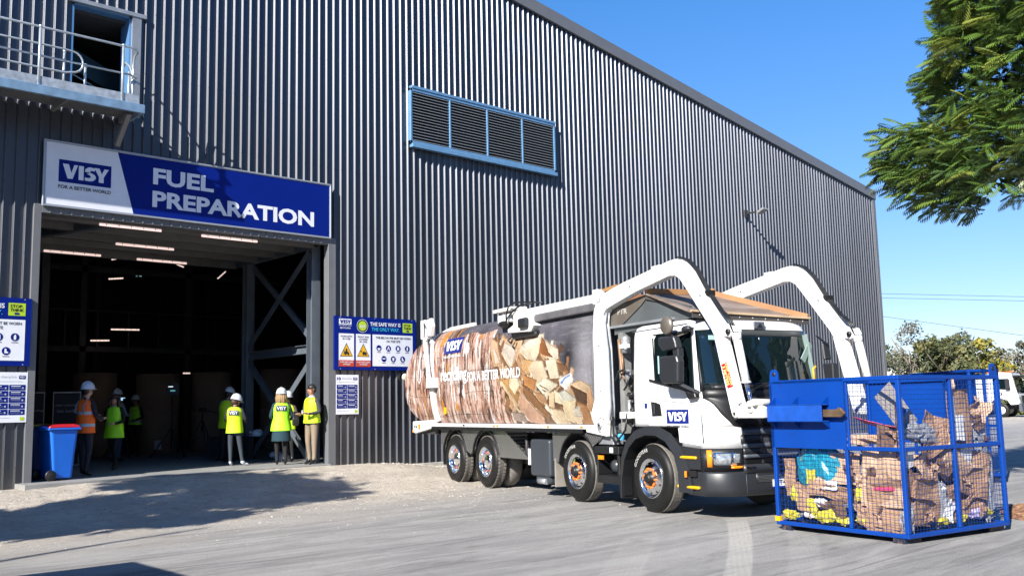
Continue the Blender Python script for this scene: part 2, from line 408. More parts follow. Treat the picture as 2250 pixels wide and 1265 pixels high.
# ------------------------------------------------------------------ warehouse
clad = mat('dark_cladding', (0.112, 0.118, 0.135), 0.42, 0.95, var=0.07, vscale=1.5, spec=0.4, stretch=(1, 1, 0.15))
flash = mat('dark_flashing', (0.13, 0.135, 0.145), 0.4, var=0.05)
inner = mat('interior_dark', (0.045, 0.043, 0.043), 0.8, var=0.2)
galv = mat('galvanised_steel', (0.36, 0.38, 0.40), 0.45, 0.55, var=0.14, vscale=3, rvar=0.12)
paint_steel = mat('grey_steel', (0.11, 0.13, 0.155), 0.5, 0.25, var=0.12, vscale=3)
conc = mat('slab_concrete', (0.24, 0.24, 0.235), 0.75, var=0.12, vscale=2.5, bump=0.2, bscale=60)
plin = mat('plinth_concrete', (0.42, 0.40, 0.37), 0.9, var=0.12, vscale=5, bump=0.3)
def sheet_tone(m_):
    """each roofing sheet has its own slight tone; dust thickens towards the ground; a row of screws every 1.3 m"""
    t = m_.node_tree; n = t.nodes; l = t.links; p = n['Principled BSDF']; old = p.inputs['Base Color'].links[0].from_socket
    tc = n.new('ShaderNodeTexCoord'); sp = n.new('ShaderNodeSeparateXYZ'); l.new(tc.outputs['Object'], sp.inputs[0])
    def M(op, a, b=None):
        q = n.new('ShaderNodeMath'); q.operation = op
        for i, v in enumerate((a, b)):
            if v is None: continue
            (q.inputs[i].__setattr__('default_value', v) if isinstance(v, (int, float)) else l.new(v, q.inputs[i]))
        return q.outputs[0]
    wn_ = n.new('ShaderNodeTexWhiteNoise'); wn_.noise_dimensions = '1D'; l.new(M('FLOOR', M('DIVIDE', sp.outputs['X'], .78)), wn_.inputs['W'])
    tone = M('ADD', M('MULTIPLY', wn_.outputs['Value'], .22), .89)
    sx = M('ABSOLUTE', M('SUBTRACT', M('FRACT', M('DIVIDE', M('SUBTRACT', sp.outputs['X'], .132), .195)), .5)); sz2 = M('ABSOLUTE', M('SUBTRACT', M('FRACT', M('DIVIDE', sp.outputs['Z'], 1.3)), .5))
    scr = M('MULTIPLY', M('GREATER_THAN', sx, .46), M('LESS_THAN', sz2, .0065))
    tone = M('MULTIPLY', tone, M('SUBTRACT', 1.0, M('MULTIPLY', scr, .7)))
    vm = n.new('ShaderNodeVectorMath'); vm.operation = 'SCALE'; l.new(old, vm.inputs[0]); l.new(tone, vm.inputs['Scale'])
    nz = n.new('ShaderNodeTexNoise'); nz.inputs['Scale'].default_value = 1.2; nz.inputs['Detail'].default_value = 6; l.new(tc.outputs['Object'], nz.inputs['Vector'])
    mr = n.new('ShaderNodeMapRange'); mr.inputs['From Min'].default_value = 1.6; mr.inputs['From Max'].default_value = .2; mr.inputs['To Max'].default_value = .45; l.new(M('ADD', sp.outputs['Z'], M('MULTIPLY', nz.outputs['Fac'], 1.2)), mr.inputs['Value'])
    mx = n.new('ShaderNodeMix'); mx.data_type = 'RGBA'; mx.inputs[7].default_value = (.20, .18, .155, 1); l.new(mr.outputs[0], mx.inputs[0]); l.new(vm.outputs[0], mx.inputs[6]); l.new(mx.outputs[2], p.inputs['Base Color'])
sheet_tone(clad)
bld = thing('warehouse', 'tall dark ribbed steel warehouse with a wide open doorway and sloping roof edge', 'building', (0, 0, 0))
PITCH = 0.195
def roofz(x): return 10.16 + 0.1475 * (38.2 - x)
def cladding(x0, x1, zf0, zf1, name, phase=0.0):
    mb = MB()
    k0 = int(math.floor((x0 - phase) / PITCH)) - 1; k1 = int(math.ceil((x1 - phase) / PITCH)) + 1
    prof = [(0.0, 0.028), (0.104, 0.028), (0.127, -0.008), (0.131, -0.011), (0.138, -0.011), (0.142, -0.008), (0.150, 0.028)]
    pts = []
    for k in range(k0, k1):
        for dx, y in prof:
            x = phase + k * PITCH + dx
            if x0 <= x <= x1: pts.append((x, y))
    pts = [(x0, 0.028)] + pts + [(x1, 0.028)]
    for (xa, ya), (xb, yb) in zip(pts, pts[1:]):
        if xb - xa < 1e-4: continue
        mb.add([(xa, ya, zf0(xa)), (xb, yb, zf0(xb)), (xb, yb, zf1(xb)), (xa, ya, zf1(xa))], [(0, 1, 2, 3)], 0, False)
    return mb.build(name, clad, bld)
c = lambda v: (lambda x: v)
cladding(-14, 5.46, c(0.24), roofz, 'wall_cladding')
cladding(5.46, 5.90, c(5.46), roofz, 'wall_cladding')
cladding(5.90, 7.06, c(5.46), c(7.50), 'wall_cladding')
cladding(5.90, 7.06, c(9.60), roofz, 'wall_cladding')
cladding(7.06, 11.80, c(5.46), roofz, 'wall_cladding')
cladding(11.80, 38.1, c(0.24), roofz, 'wall_cladding')
m = MB()   # side wall of the building (far right), ribs running along y, back wall, roof
m.box(38.1, 38.12, 0.06, 40, 0.2, 10.1); m.box(-14, 38.1, 40, 40.05, 0.2, 10.1)
m.build('side_wall', clad, bld)
m = MB(); m.add([(-14, -0.02, roofz(-14) - 0.0), (38.2, -0.02, roofz(38.2)), (38.2, 40.1, roofz(38.2)), (-14, 40.1, roofz(-14))], [(0, 1, 2, 3)]); m.build('roof', flash, bld)
m = MB()   # barge flashing
for (a, b) in (((-14, roofz(-14)), (38.22, roofz(38.22))),):
    m.add([(a[0], -0.07, a[1] - 0.30), (b[0], -0.07, b[1] - 0.30), (b[0], -0.07, b[1] + 0.06), (a[0], -0.07, a[1] + 0.06)], [(0, 1, 2, 3)])
    m.add([(a[0], -0.07, a[1] + 0.06), (b[0], -0.07, b[1] + 0.06), (b[0], 0.3, b[1] + 0.06), (a[0], 0.3, a[1] + 0.06)], [(0, 1, 2, 3)])
    m.add([(a[0], -0.07, a[1] - 0.30), (b[0], -0.07, b[1] - 0.30), (b[0], 0.0, b[1] - 0.31), (a[0], 0.0, a[1] - 0.31)], [(0, 1, 2, 3)])
m.build('barge_flashing', flash, bld)
m = MB()
m.box(38.0, 38.2, -0.035, 0.2, 0.24, 9.86); m.build('corner_flashing', flash, bld)
# jambs and head of the doorway
m = MB()
m.box(11.66, 11.80, -0.04, 0.16, 0.20, 5.50); m.box(11.80, 11.86, -0.04, 0.03, 0.20, 5.50)
m.build('door_jamb', flash, bld, bev=0.006)
m = MB(); m.box(5.33, 5.47, -0.035, 0.16, 0.20, 5.50); m.build('door_jamb', flash, bld, bev=0.006)
m = MB(); m.box(5.47, 11.66, -0.035, 0.16, 5.34, 5.47)
x = 5.6
while x < 11.6: m.box(x, x + 0.03, -0.05, -0.036, 5.345, 5.46); x += PITCH
m.build('door_lintel', flash, bld, bev=0.004)
m = MB(); m.box(11.80, 38.1, -0.02, 0.25, -0.3, 0.236); m.box(-14, 5.4, -0.02, 0.25, -0.3, 0.236); m.build('plinth', plin, bld, bev=0.01)
# floor slab: its front edge runs in front of the doorway
m = MB(); m.prism([(-14, 0.30), (5.20, 0.30), (5.20, -0.62), (11.62, -0.22), (11.9, 0.30), (38, 0.30), (38, 39.9), (-14, 39.9)], 0.05, SLAB, 'xy')
floor = m.build('concrete_floor', conc); tag(floor, kind='structure')
# interior shell: back wall at y = 22, side walls, ceiling
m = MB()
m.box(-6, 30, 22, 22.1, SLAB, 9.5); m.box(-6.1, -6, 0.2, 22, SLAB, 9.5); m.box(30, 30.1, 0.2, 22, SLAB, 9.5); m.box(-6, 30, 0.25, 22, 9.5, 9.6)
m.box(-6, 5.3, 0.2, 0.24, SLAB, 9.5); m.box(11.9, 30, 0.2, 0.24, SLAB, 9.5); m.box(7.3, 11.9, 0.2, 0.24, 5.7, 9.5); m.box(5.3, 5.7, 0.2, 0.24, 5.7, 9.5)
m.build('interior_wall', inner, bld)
# entry canopy inside the doorway: soffit sheet with purlins
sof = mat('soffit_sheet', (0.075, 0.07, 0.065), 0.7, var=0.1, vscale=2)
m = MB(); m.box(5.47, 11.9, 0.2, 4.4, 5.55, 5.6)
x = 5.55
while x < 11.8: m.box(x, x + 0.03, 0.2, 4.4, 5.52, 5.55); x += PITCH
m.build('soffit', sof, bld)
for i, y in enumerate((0.35, 1.25, 2.2, 3.1, 4.35)):
    m = MB(); m.box(5.47, 11.6, y, y + 0.06, 5.30, 5.52); m.box(5.47, 11.6, y + .06, y + 0.14, 5.30, 5.315); m.build('purlin', mat('purlin_steel', (.16, .155, .15), .5, .3, var=.1), bld)
m = MB(); m.bar((6.9, 0.3, 5.38), (5.5, 4.0, 5.38), .16, .2); m.build('roof_brace', paint_steel, bld)
m = MB(); m.bar((11.6, 0.35, 5.42), (11.6, 4.3, 5.42), .16, .2); m.build('roof_brace', paint_steel, bld)
# braced steel frame beside the doorway (in the plane x = 11.6)
def ibeam(mb, a, b, w, h, up=(0, 0, 1), t=0.014):
    a = Vector(a); b = Vector(b); d = (b - a).normalized(); up = Vector(up); x_ = d.cross(up).normalized(); y_ = x_.cross(d)
    mb.bar(a, b, t, h - 2 * t, up=up)
    for s_ in (-1, 1): mb.bar(a + y_ * s_ * (h - t) / 2, b + y_ * s_ * (h - t) / 2, w, t, up=up)
for y in (0.52, 3.72):
    m = MB(); ibeam(m, (11.6, y, SLAB), (11.6, y, 5.52), 0.22, 0.24, (0, 1, 0)); m.box(11.45, 11.75, y - .17, y + .17, SLAB, SLAB + .02); m.build('steel_column', paint_steel, bld)
m = MB(); ibeam(m, (11.6, 0.64, 2.97), (11.6, 3.6, 2.97), 0.16, 0.2); m.build('cross_beam', paint_steel, bld)
for a, b in (((11.55, .62, 5.25), (11.55, 3.62, 3.15)), ((11.66, 3.62, 5.25), (11.66, .62, 3.15)), ((11.55, 3.62, 2.80), (11.55, .62, .45)), ((11.66, .62, 2.8), (11.66, 3.62, .45))):
    m = MB(); m.bar(a, b, 0.02, 0.15); m.bar((a[0] + .045, a[1], a[2] + .06), (b[0] + .045, b[1], b[2] + .06), 0.08, 0.014); m.build('diagonal_brace', paint_steel, bld)
# faint inner structure
for x, y in ((7.5, 13), (10.5, 13), (14, 13), (9, 19), (13, 19), (17, 18), (8, 8.5)):
    m = MB(); m.box(x, x + .2, y, y + .2, SLAB, 9.4); m.build('inner_column', mat('inner_steel', (0.06, 0.06, 0.062), .6, var=.2), bld)
m = MB()
for z in (3.6, 6.2, 8.2): m.box(5.5, 19, 13.0, 13.12, z, z + .18)
for x in range(6, 18): m.box(x, x + .04, 12.9, 12.94, 3.7, 4.9)
m.box(5.5, 19, 12.9, 12.95, 4.9, 4.95)
m.build('inner_gantry', mat('inner_steel', (0.06, 0.06, 0.062), .6), bld)
# high loading opening above the platform
m = MB()
m.box(5.90, 5.94, 0.03, 0.5, 7.50, 9.60); m.box(7.02, 7.06, 0.03, 0.5, 7.5, 9.6); m.box(5.9, 7.06, 0.03, 0.5, 9.56, 9.6)
m.build('opening_frame', mat('blue_edge', (0.09, 0.22, 0.42), .5, .2), bld)
m = MB(); m.box(7.06, 7.24, -0.03, 0.035, 7.5, 9.62); m.box(5.8, 7.34, -0.05, 0.035, 9.60, 9.68); m.build('opening_flashing', galv, bld)
m = MB(); m.bar((5.5, 1.2, 9.2), (8.0, 1.2, 8.2), .05, .42); m.bar((5.5, 1.15, 8.85), (8, 1.15, 7.85), .02, .03, mi=1); m.build('conveyor_side', [mat('conveyor_dark', (0.02, 0.045, 0.055), .4, .3), galv], bld)
# louvre vent
lv = mat('louvre_sky_tint', (0.16, 0.33, 0.52), 0.42, 0.35, var=0.1, vscale=6)  # frame steel, its blue is sky reflection painted into the base colour
lvb = mat('louvre_blade', (0.34, 0.37, 0.40), 0.45, 0.3, var=.06)
X0, X1, Z0, Z1 = 13.97, 19.1, 8.13, 9.55
vent = MB()
for a in ((X0, X1, Z1 - 0.07, Z1), (X0, X1, Z0, Z0 + 0.07), (X0, X0 + .06, Z0, Z1), (X1 - .06, X1, Z0, Z1)): vent.box(a[0], a[1], -0.12, -0.012, a[2], a[3])
vent.box(X0 + .04, X1 + .02, -0.155, -0.02, Z0 - 0.10, Z0 - 0.002); vent.box(X0 + .04, X1 + .0, -0.14, -0.012, Z1 + .002, Z1 + 0.07)
for k in (1, 2, 3):
    xx = X0 + (X1 - X0) * k / 4; vent.box(xx - .025, xx + .025, -0.118, -0.02, Z0 + .07, Z1 - .07)
vo_ = vent.build('louvre_vent', lv, bld, bev=0.004)
bl = MB(); nb = 17
for k in range(nb):
    z = Z0 + 0.09 + (Z1 - Z0 - 0.2) * k / (nb - 1)
    bl.add([(X0 + .06, -.105, z), (X1 - .06, -.105, z), (X1 - .06, -.025, z + .05), (X0 + .06, -.025, z + .05)], [(0, 1, 2, 3)])
    bl.add([(X0 + .06, -.105, z), (X1 - .06, -.105, z), (X1 - .06, -.107, z + .014), (X0 + .06, -.107, z + .014)], [(0, 1, 2, 3)])
bl.build('louvre_blades', lvb, vo_)
bk = MB(); bk.box(X0 + .06, X1 - .06, -.022, -.018, Z0 + .06, Z1 - .06); bk.build('louvre_backing', mat('vent_black', (.01, .011, .013), .9), vo_)

# ------------------------------------------------------------------ platform with railing
pl = thing('access_platform', 'galvanised access platform with tubular railing under the high dark opening', 'platform', (0, 0, 7.4))
YO = -1.0
plb = mat('platform_galv_sky_tint', (0.26, 0.40, 0.54), .4, .5, var=.18, vscale=5, rvar=.1)  # galvanised steel with the blue of the reflected sky put into its colour
m = MB(); m.box(-1, 6.98, YO, YO + .07, -.10, .07); m.box(6.9, 6.98, YO + .07, -.02, -.10, .07); m.build('edge_channel', plb, pl, bev=.006)
m = MB(); m.box(-1, 6.88, YO + .075, -.02, .03, .055); m.build('deck', mat('deck_grating', (.16, .165, .17), .6, .3, var=.2, vscale=20), pl)
m = MB(); m.box(-1, 6.86, YO + .03, YO + .038, .075, .24); m.box(6.86, 6.868, YO + .03, -.05, .075, .24); m.build('kick_plate', mat('kick_galv', (.45, .49, .53), .45, .5, var=.25, vscale=9), pl)
for xx in (1.2, 3.2, 4.4, 5.6, 6.86):
    m = MB(); m.bar((xx, YO + .08, -.03), (xx, -.02, -.03), .06, .12); m.build('joist', mat('joist_steel', (.2, .2, .2), .5, .3), pl)
for xx in (4.3, 6.72):
    m = MB(); m.bar((xx, -.30, -.62), (xx, YO + .12, -.12), .09, .09); m.build('bracket', mat('joist_steel', (.2, .2, .2), .5, .3), pl, bev=.006)
def P_(x, z, y=YO + .035): return (x, y, z)
rl = mat('rail_galv', (.50, .56, .60), .35, .6, var=.1, vscale=10)
def arc(cx_, cz_, r_, a0, a1, n_=6, y=YO + .035): return [(cx_ + r_ * math.cos(R(a0 + (a1 - a0) * i / n_)), y, cz_ + r_ * math.sin(R(a0 + (a1 - a0) * i / n_))) for i in range(n_ + 1)]
m = MB()
m.tube([P_(-1, 1.16), P_(6.72, 1.16)] + [(6.80, YO + .05, 1.15), (6.86, YO + .14, 1.13), (6.87, YO + .3, 1.1), (6.86, YO + .35, .9), (6.86, YO + .33, .65), (6.84, YO + .15, .62), (6.72, YO + .035, .62)], .024, 8)
m.tube([P_(-1, .62), P_(6.72, .62)], .02, 8)
m.tube([P_(-1, .84), P_(5.5, .84)] + arc(5.62, .63, .2, 90, -90, 8) + [P_(5.5, .40), P_(-1, .40)], .02, 8)
m.build('handrail', rl, pl)
for xx in (2.0, 3.6, 5.06, 6.55):
    m = MB(); m.tube([P_(xx, .0), P_(xx, 1.17)], .026, 8); m.ball(P_(xx, 1.17), .036, 8); m.ball(P_(xx, .62), .034, 8); m.build('post', rl, pl)
m = MB(); m.tube([P_(5.52, .0, -.85), P_(5.52, .86, -.85)], .022, 8); m.ball(P_(5.52, .84, -.85), .033, 8); m.build('post', rl, pl)
m = MB(); m.tube([P_(5.98, .12, -.6), P_(5.98, .72, -.6)], .024, 8); m.ball(P_(5.98, .74, -.6), .045, 8); m.ball(P_(5.98, .2, -.6), .04, 8); m.build('gate_post', rl, pl)
m = MB()
m.tube([(6.84, -.2, .05), (6.84, -.2, .95)], .022, 8); m.tube([(6.84, -.5, .05), (6.84, -.5, .85)], .022, 8)
pts = [(6.86, -.62, .78), (6.86, -.45, .98), (6.86, -.25, 1.1), (6.86, -.12, 1.02), (6.86, -.08, .8), (6.86, -.1, .5), (6.86, -.2, .38), (6.86, -.5, .25), (6.86, -.62, .22), (6.86, -.66, .4)]
m.tube(pts, .02, 8, closed=True)
m.build('side_gate', rl, pl)
m = MB(); m.tube([(6.0, -.1, .35), (6.3, -.1, .33), (6.5, -.1, .25), (6.55, -.1, .1)], .014, 6); m.tube([(6.62, -.1, .1), (6.66, -.1, .22), (6.8, -.1, .26), (6.9, -.1, .25)], .014, 6)
m.build('inner_rail', rl, pl)
# floodlight on the wall
fl = thing('floodlight', 'small black floodlight on a short arm high on the clad wall', 'floodlight', (28.6, -.02, 8.05))
m = MB(); m.bar((0, 0, .05), (0, -.5, .05), .05, .05); m.box(-.08, .08, -.05, 0, -.08, .18); m.build('arm', mat('black_metal', (.02, .02, .022), .5), fl)
m = MB(); m.M = Matrix.Translation((.1, -.62, .06)) @ Matrix.Rotation(R(-25), 4, 'X'); m.box(-.16, .16, -.15, .15, -.03, .04); m.box(-.13, .13, -.12, .12, .041, .06)
m.build('lamp_head', [mat('flood_grey', (.30, .31, .32), .4, .3)], fl, bev=.012)
m = MB(); m.lathe([(0, -.06), (.075, -.06), (.085, -.04), (.085, 0)], axis='y', n=20); m.lathe([(0, -.075), (.02, -.075), (.02, -.06)], axis='y', n=12, mi=1)
o = m.build('door_bell', [mat('cream_plastic', (.62, .56, .45), .5), mat('bell_brown', (.3, .18, .1), .5)]); o.location = (13.80, -.02, 2.31)
tag(o, 'small round cream siren disc on the ribbed wall behind the truck tail', 'siren')
o.name = 'wall_siren'

# trees standing behind the photographer (they dim the low sky and show in reflections)
def cheap_tree(name, label, x, y, h, r, seed, leaf=.5, n=900, cols=None, group='trees behind the photographer'):
    rnd = random.Random(seed); t = thing(name, label, 'tree', (x, y, 0), 0, group)
    m = MB(); m.tube([(0, 0, 0), (.1, 0, h * .3), (0, .2, h * .62)], [r * .09, r * .07, r * .03], 7)
    for k in range(5):
        a = rnd.uniform(0, 6.28); m.tube([(0, 0, h * (.25 + .07 * k)), (math.cos(a) * r * .5, math.sin(a) * r * .5, h * (.45 + .08 * k))], [r * .04, r * .01], 5)
    m.build('trunk', mat('bark', (.12, .09, .07), .9, var=.3), t)
    m = MB(); cl = [(Vector((rnd.gauss(0, .42) * r, rnd.gauss(0, .42) * r, h * rnd.uniform(.3, .93))), rnd.uniform(.22, .42) * r) for _ in range(16)]
    for i in range(n):
        c_, cr = rnd.choice(cl); d = Vector((rnd.gauss(0, 1), rnd.gauss(0, 1), rnd.gauss(0, .8))).normalized() * cr * rnd.uniform(.6, 1.05)
        p = c_ + d; s_ = leaf * rnd.uniform(.5, 1.2); nrm = (d.normalized() + Vector((rnd.gauss(0, .5), rnd.gauss(0, .5), rnd.gauss(0, .5)))).normalized()
        u_ = nrm.orthogonal().normalized(); v_ = nrm.cross(u_)
        m.add([p + u_ * s_, p + v_ * s_ * .6, p - u_ * s_, p - v_ * s_ * .6], [(0, 1, 2, 3)], rnd.randrange(3))
    m.build('crown', cols or LEAF, t)
    return t
LEAF = [mat('leaf_dark', (.03, .055, .018), .6), mat('leaf_mid', (.055, .09, .025), .6), mat('leaf_light', (.09, .13, .035), .6)]
for k in range(9):
    cheap_tree('shade_tree', 'tall dense tree standing behind the photographer', -8 + 8.5 * k, -46 - (k % 3) * 5 + k * .8, 20 + (k % 4) * 2.5, 7.0, 50 + k, 1.1, 1100)
# ------------------------------------------------------------------ signs
navy = mat('sign_navy', (0.0008, 0.012, 0.17), .5, var=.04, spec=.15); white = mat('sign_white', (.70, .72, .78), .4, var=.03)
alu = mat('sign_alu', (.42, .45, .50), .4, .5); inkb = mat('sign_ink', (.012, .014, .02), .5)
lime = mat('sign_lime', (.38, .55, .02), .5); yel = mat('sign_yellow', (.65, .36, .005), .5); redo = mat('sign_red', (.45, .045, .015), .5); cyan = mat('sign_cyan', (.03, .36, .60), .5)
logob = mat('logo_blue', (0.004, 0.015, 0.17), .4)
def banner(mb, x0, x1, z0, z1, y, mi, th=.02):
    mb.box(x0, x1, y, y + th, z0, z1, mi)
def visy_mark(mb, x0, x1, z0, z1, y, blue, wht, strap=True, strap_mi=None, fn=None, italic=.0):
    """blue panel, four bold letters, strap line below"""
    W = x1 - x0; H = z1 - z0
    def P(a, b, k=0.0):
        X = x0 + W * (a + italic * (b - .5)); Z = z0 + H * b
        return fn(X, Z, k) if fn else (X, y - k, Z)
    def poly(pts, mi, k): mb.add([P(a, b, k) for a, b in pts], [tuple(range(len(pts)))], mi)
    if blue is not None: poly([(0, 0), (1, 0), (1, 1), (0, 1)], blue, 0)
    k = .004
    def L(pts): poly([(0.07 + a * .86, .18 + b * .64) for a, b in pts], wht, k)
    L([(0, 1), (.13, 1), (.19, .42), (.25, 1), (.33, 1), (.22, 0), (.11, 0)])
    L([(.35, 1), (.46, 1), (.46, 0), (.35, 0)])
    L([(.72, .95), (.60, 1), (.55, .96), (.49, .8), (.49, .62), (.53, .5), (.61, .62), (.60, .72), (.63, .76), (.70, .74)])
    L([(.53, .5), (.49, .62), (.61, .62), (.70, .5), (.73, .38), (.60, .42)])
    L([(.60, .42), (.73, .38), (.73, .22), (.68, .06), (.60, 0), (.49, .02), (.49, .24), (.56, .22), (.61, .26), (.62, .34)])
    L([(.69, 1), (.81, 1), (.865, .62), (.92, 1), (1.02, 1), (.91, .4), (.91, 0), (.80, 0), (.80, .4)])
    if strap:
        def f2(X, Z): return fn(X, Z, k) if fn else (X, y - k, Z)
        put_text(mb, 'FOR A BETTER WORLD', x0, x1, z0 - H * .29, z0 - H * .13, 0, strap_mi, .018, fn=f2)
t = thing('banner_sign', 'wide navy and white banner reading FUEL PREPARATION above the open doorway', 'sign', (0, 0, 0))
m = MB(); m.box(5.47, 11.68, -.078, -.05, 5.48, 6.73, 0)
m.add([(5.50, -.082, 5.51), (7.155, -.082, 5.51), (6.82, -.082, 6.70), (5.50, -.082, 6.70)], [(0, 1, 2, 3)], 1)
m.add([(7.155, -.082, 5.51), (11.65, -.082, 5.51), (11.65, -.082, 6.70), (6.82, -.082, 6.70)], [(0, 1, 2, 3)], 2)
visy_mark(m, 5.726, 6.704, 5.96, 6.395, -.086, 2, 1, True, 3)
put_text(m, 'FUEL', 7.535, 8.831, 6.16, 6.50, -.086, 1, .035)
put_text(m, 'PREPARATION', 7.53, 11.25, 5.692, 6.035, -.086, 1, .035)
m.build('sign_face', [alu, white, navy, inkb], t)
m = MB()
for a in ((5.45, 11.70, 6.715, 6.745), (5.45, 11.70, 5.465, 5.495), (5.45, 5.48, 5.495, 6.715), (11.67, 11.70, 5.495, 6.715)): m.box(a[0], a[1], -.1, -.05, a[2], a[3])
m.build('sign_frame', alu, t, bev=.004)
# safety board (right) and its twin (left, cut by the frame)
def icon(mb, cx_, cz_, r, y, k):
    disc(mb, cx_, cz_, r, y, 2); w_ = 1
    q = lambda pts: mb.add([(cx_ + a * r, y - .003, cz_ + b * r) for a, b in pts], [tuple(range(len(pts)))], w_)
    if k == 0: q([(-.6, 0), (.6, 0), (.45, -.5), (.15, -.72), (-.15, -.72), (-.45, -.5)])
    elif k == 1: q([(-.12, .7), (.12, .7), (.4, -.1), (.55, -.6), (.3, -.6), (0, .1), (-.3, -.6), (-.55, -.6), (-.4, -.1)])
    elif k == 2: q([(-.4, .55), (-.15, .55), (-.1, .35), (.1, .35), (.15, .55), (.4, .55), (.45, -.6), (-.45, -.6)])
    elif k == 3: q([(-.25, -.65), (.25, -.65), (.3, .1), (.2, .65), (-.05, .65), (-.3, .2)])
    elif k == 4: q([(-.6, .25), (.6, .25), (.55, -.15), (.1, -.1), (0, .02), (-.1, -.1), (-.55, -.15)]); 
    elif k == 5: q([(-.35, .5), (.35, .5), (.4, -.2), (.2, -.6), (-.2, -.6), (-.4, -.2)])
    else: q([(-.35, .6), (.05, .6), (.1, -.05), (.5, -.3), (.5, -.55), (-.4, -.55)])
    rect(mb, cx_ - r * .8, cx_ + r * .8, cz_ - r * 1.42, cz_ - r * 1.28, y, 3)
def board(name, label, dx):
    t = thing(name, label, 'sign', (dx, 0, 0))
    m = MB(); y0 = -.082; y1 = -.086; y2 = -.09
    m.box(11.80, 14.10, -.078, -.02, 2.465, 3.70, 2)
    visy_mark(m, 11.914, 12.251, 3.513, 3.639, y0, 1, 2, True, 1)
    put_text(m, 'RECYCLING', 11.94, 12.22, 3.41, 3.445, y1, 1, .02)
    disc(m, 12.553, 3.493, .155, y0, 1); disc(m, 12.553, 3.493, .145, y0 - .001, 3); disc(m, 12.553, 3.493, .115, y1, 4)
    put_text(m, 'SAFE', 12.48, 12.63, 3.45, 3.51, y2, 1, .02)
    put_text(m, 'THE SAFE WAY IS', 12.765, 13.641, 3.503, 3.592, y1, 1, .02)
    put_text(m, 'THE ONLY WAY.', 12.806, 13.609, 3.385, 3.470, y1, 8, .02)
    rect(m, 13.706, 13.995, 3.375, 3.605, y0, 4)
    put_text(m, 'STOP.', 13.735, 13.95, 3.52, 3.575, y1, 3, .02); put_text(m, 'THINK', 13.735, 13.965, 3.45, 3.505, y1, 3, .02); rect(m, 13.81, 13.89, 3.395, 3.43, y1, 2)
    for (a, b, ttl, red, k) in ((11.909, 12.32, ['FORKLIFTS', 'IN USE'], ['MUST KEEP CLEAR', '3 METRES'], 0), (12.371, 12.777, ['FRONT END', 'LOADERS', 'IN USE'], ['MUST KEEP CLEAR', '10 METRES'], 1)):
        rect(m, a, b, 2.543, 3.301, y0, 1); rect(m, a, b, 2.543, 2.688, y1, 6); w_ = b - a
        zz = 3.255
        for s_ in ttl:
            hw = .034 * len(s_) / 2; mx = (a + b) / 2; put_text(m, s_, mx - hw, mx + hw, zz - .04, zz, y1, 3, .012); zz -= .056
        zz = 2.662
        for s_ in red:
            hw = .0118 * len(s_); mx = (a + b) / 2; put_text(m, s_, mx - hw, mx + hw, zz - .035, zz, y2, 1, .012); zz -= .052
        mx = (a + b) / 2
        m.add([(mx - .172, y0 - .002, 2.772), (mx + .172, y0 - .002, 2.772), (mx, y0 - .002, 3.085)], [(0, 1, 2)], 3)
        m.add([(mx - .148, y1, 2.786), (mx + .148, y1, 2.786), (mx, y1, 3.055)], [(0, 1, 2)], 5)
        if k == 0:
            q = [(-.055, 2.83), (.06, 2.83), (.06, 2.87), (.02, 2.88), (.012, 2.95), (-.02, 2.95), (-.03, 2.89), (-.055, 2.88)]
            rect(m, mx - .075, mx - .065, 2.81, 2.93, y2, 3)
        else: q = [(-.03, 2.83), (.085, 2.83), (.085, 2.87), (.04, 2.89), (-.01, 2.89), (-.03, 2.86)]; rect(m, mx - .085, mx - .045, 2.885, 2.91, y2, 3)
        m.add([(mx + u_, y2, v_) for u_, v_ in q], [tuple(range(len(q)))], 3)
        disc(m, mx - .03 if k == 0 else mx, 2.825, .018, y2 - .002, 3, 12); disc(m, mx + .045 if k == 0 else mx + .06, 2.825, .02, y2 - .002, 3, 12)
    rect(m, 12.832, 13.999, 2.56, 3.303, y0, 1)
    put_text(m, 'THE BELOW PPE MUST BE WORN', 12.922, 13.937, 3.205, 3.258, y1, 3, .012)
    put_text(m, 'ON THIS SITE', 13.225, 13.627, 3.125, 3.178, y1, 3, .012)
    for k, (a, b) in enumerate(((13.011, 2.986), (13.283, 2.984), (13.562, 2.985), (13.833, 2.985), (13.152, 2.733), (13.421, 2.731), (13.695, 2.732))): icon(m, a, b, .072, y1, k)
    for a in (11.95, 12.9, 13.98):
        for b in (2.49, 3.675): disc(m, a, b, .012, y0, 0, 8)
    m.build('sign_face', [alu, white, navy, inkb, lime, yel, redo, logob, cyan], t, bev=0)
board('safety_board', 'blue safety board reading THE SAFE WAY IS THE ONLY WAY right of the doorway', 0.0)
board('safety_board', 'blue safety board left of the doorway, cut off by the photo edge', 5.35 - 14.10)
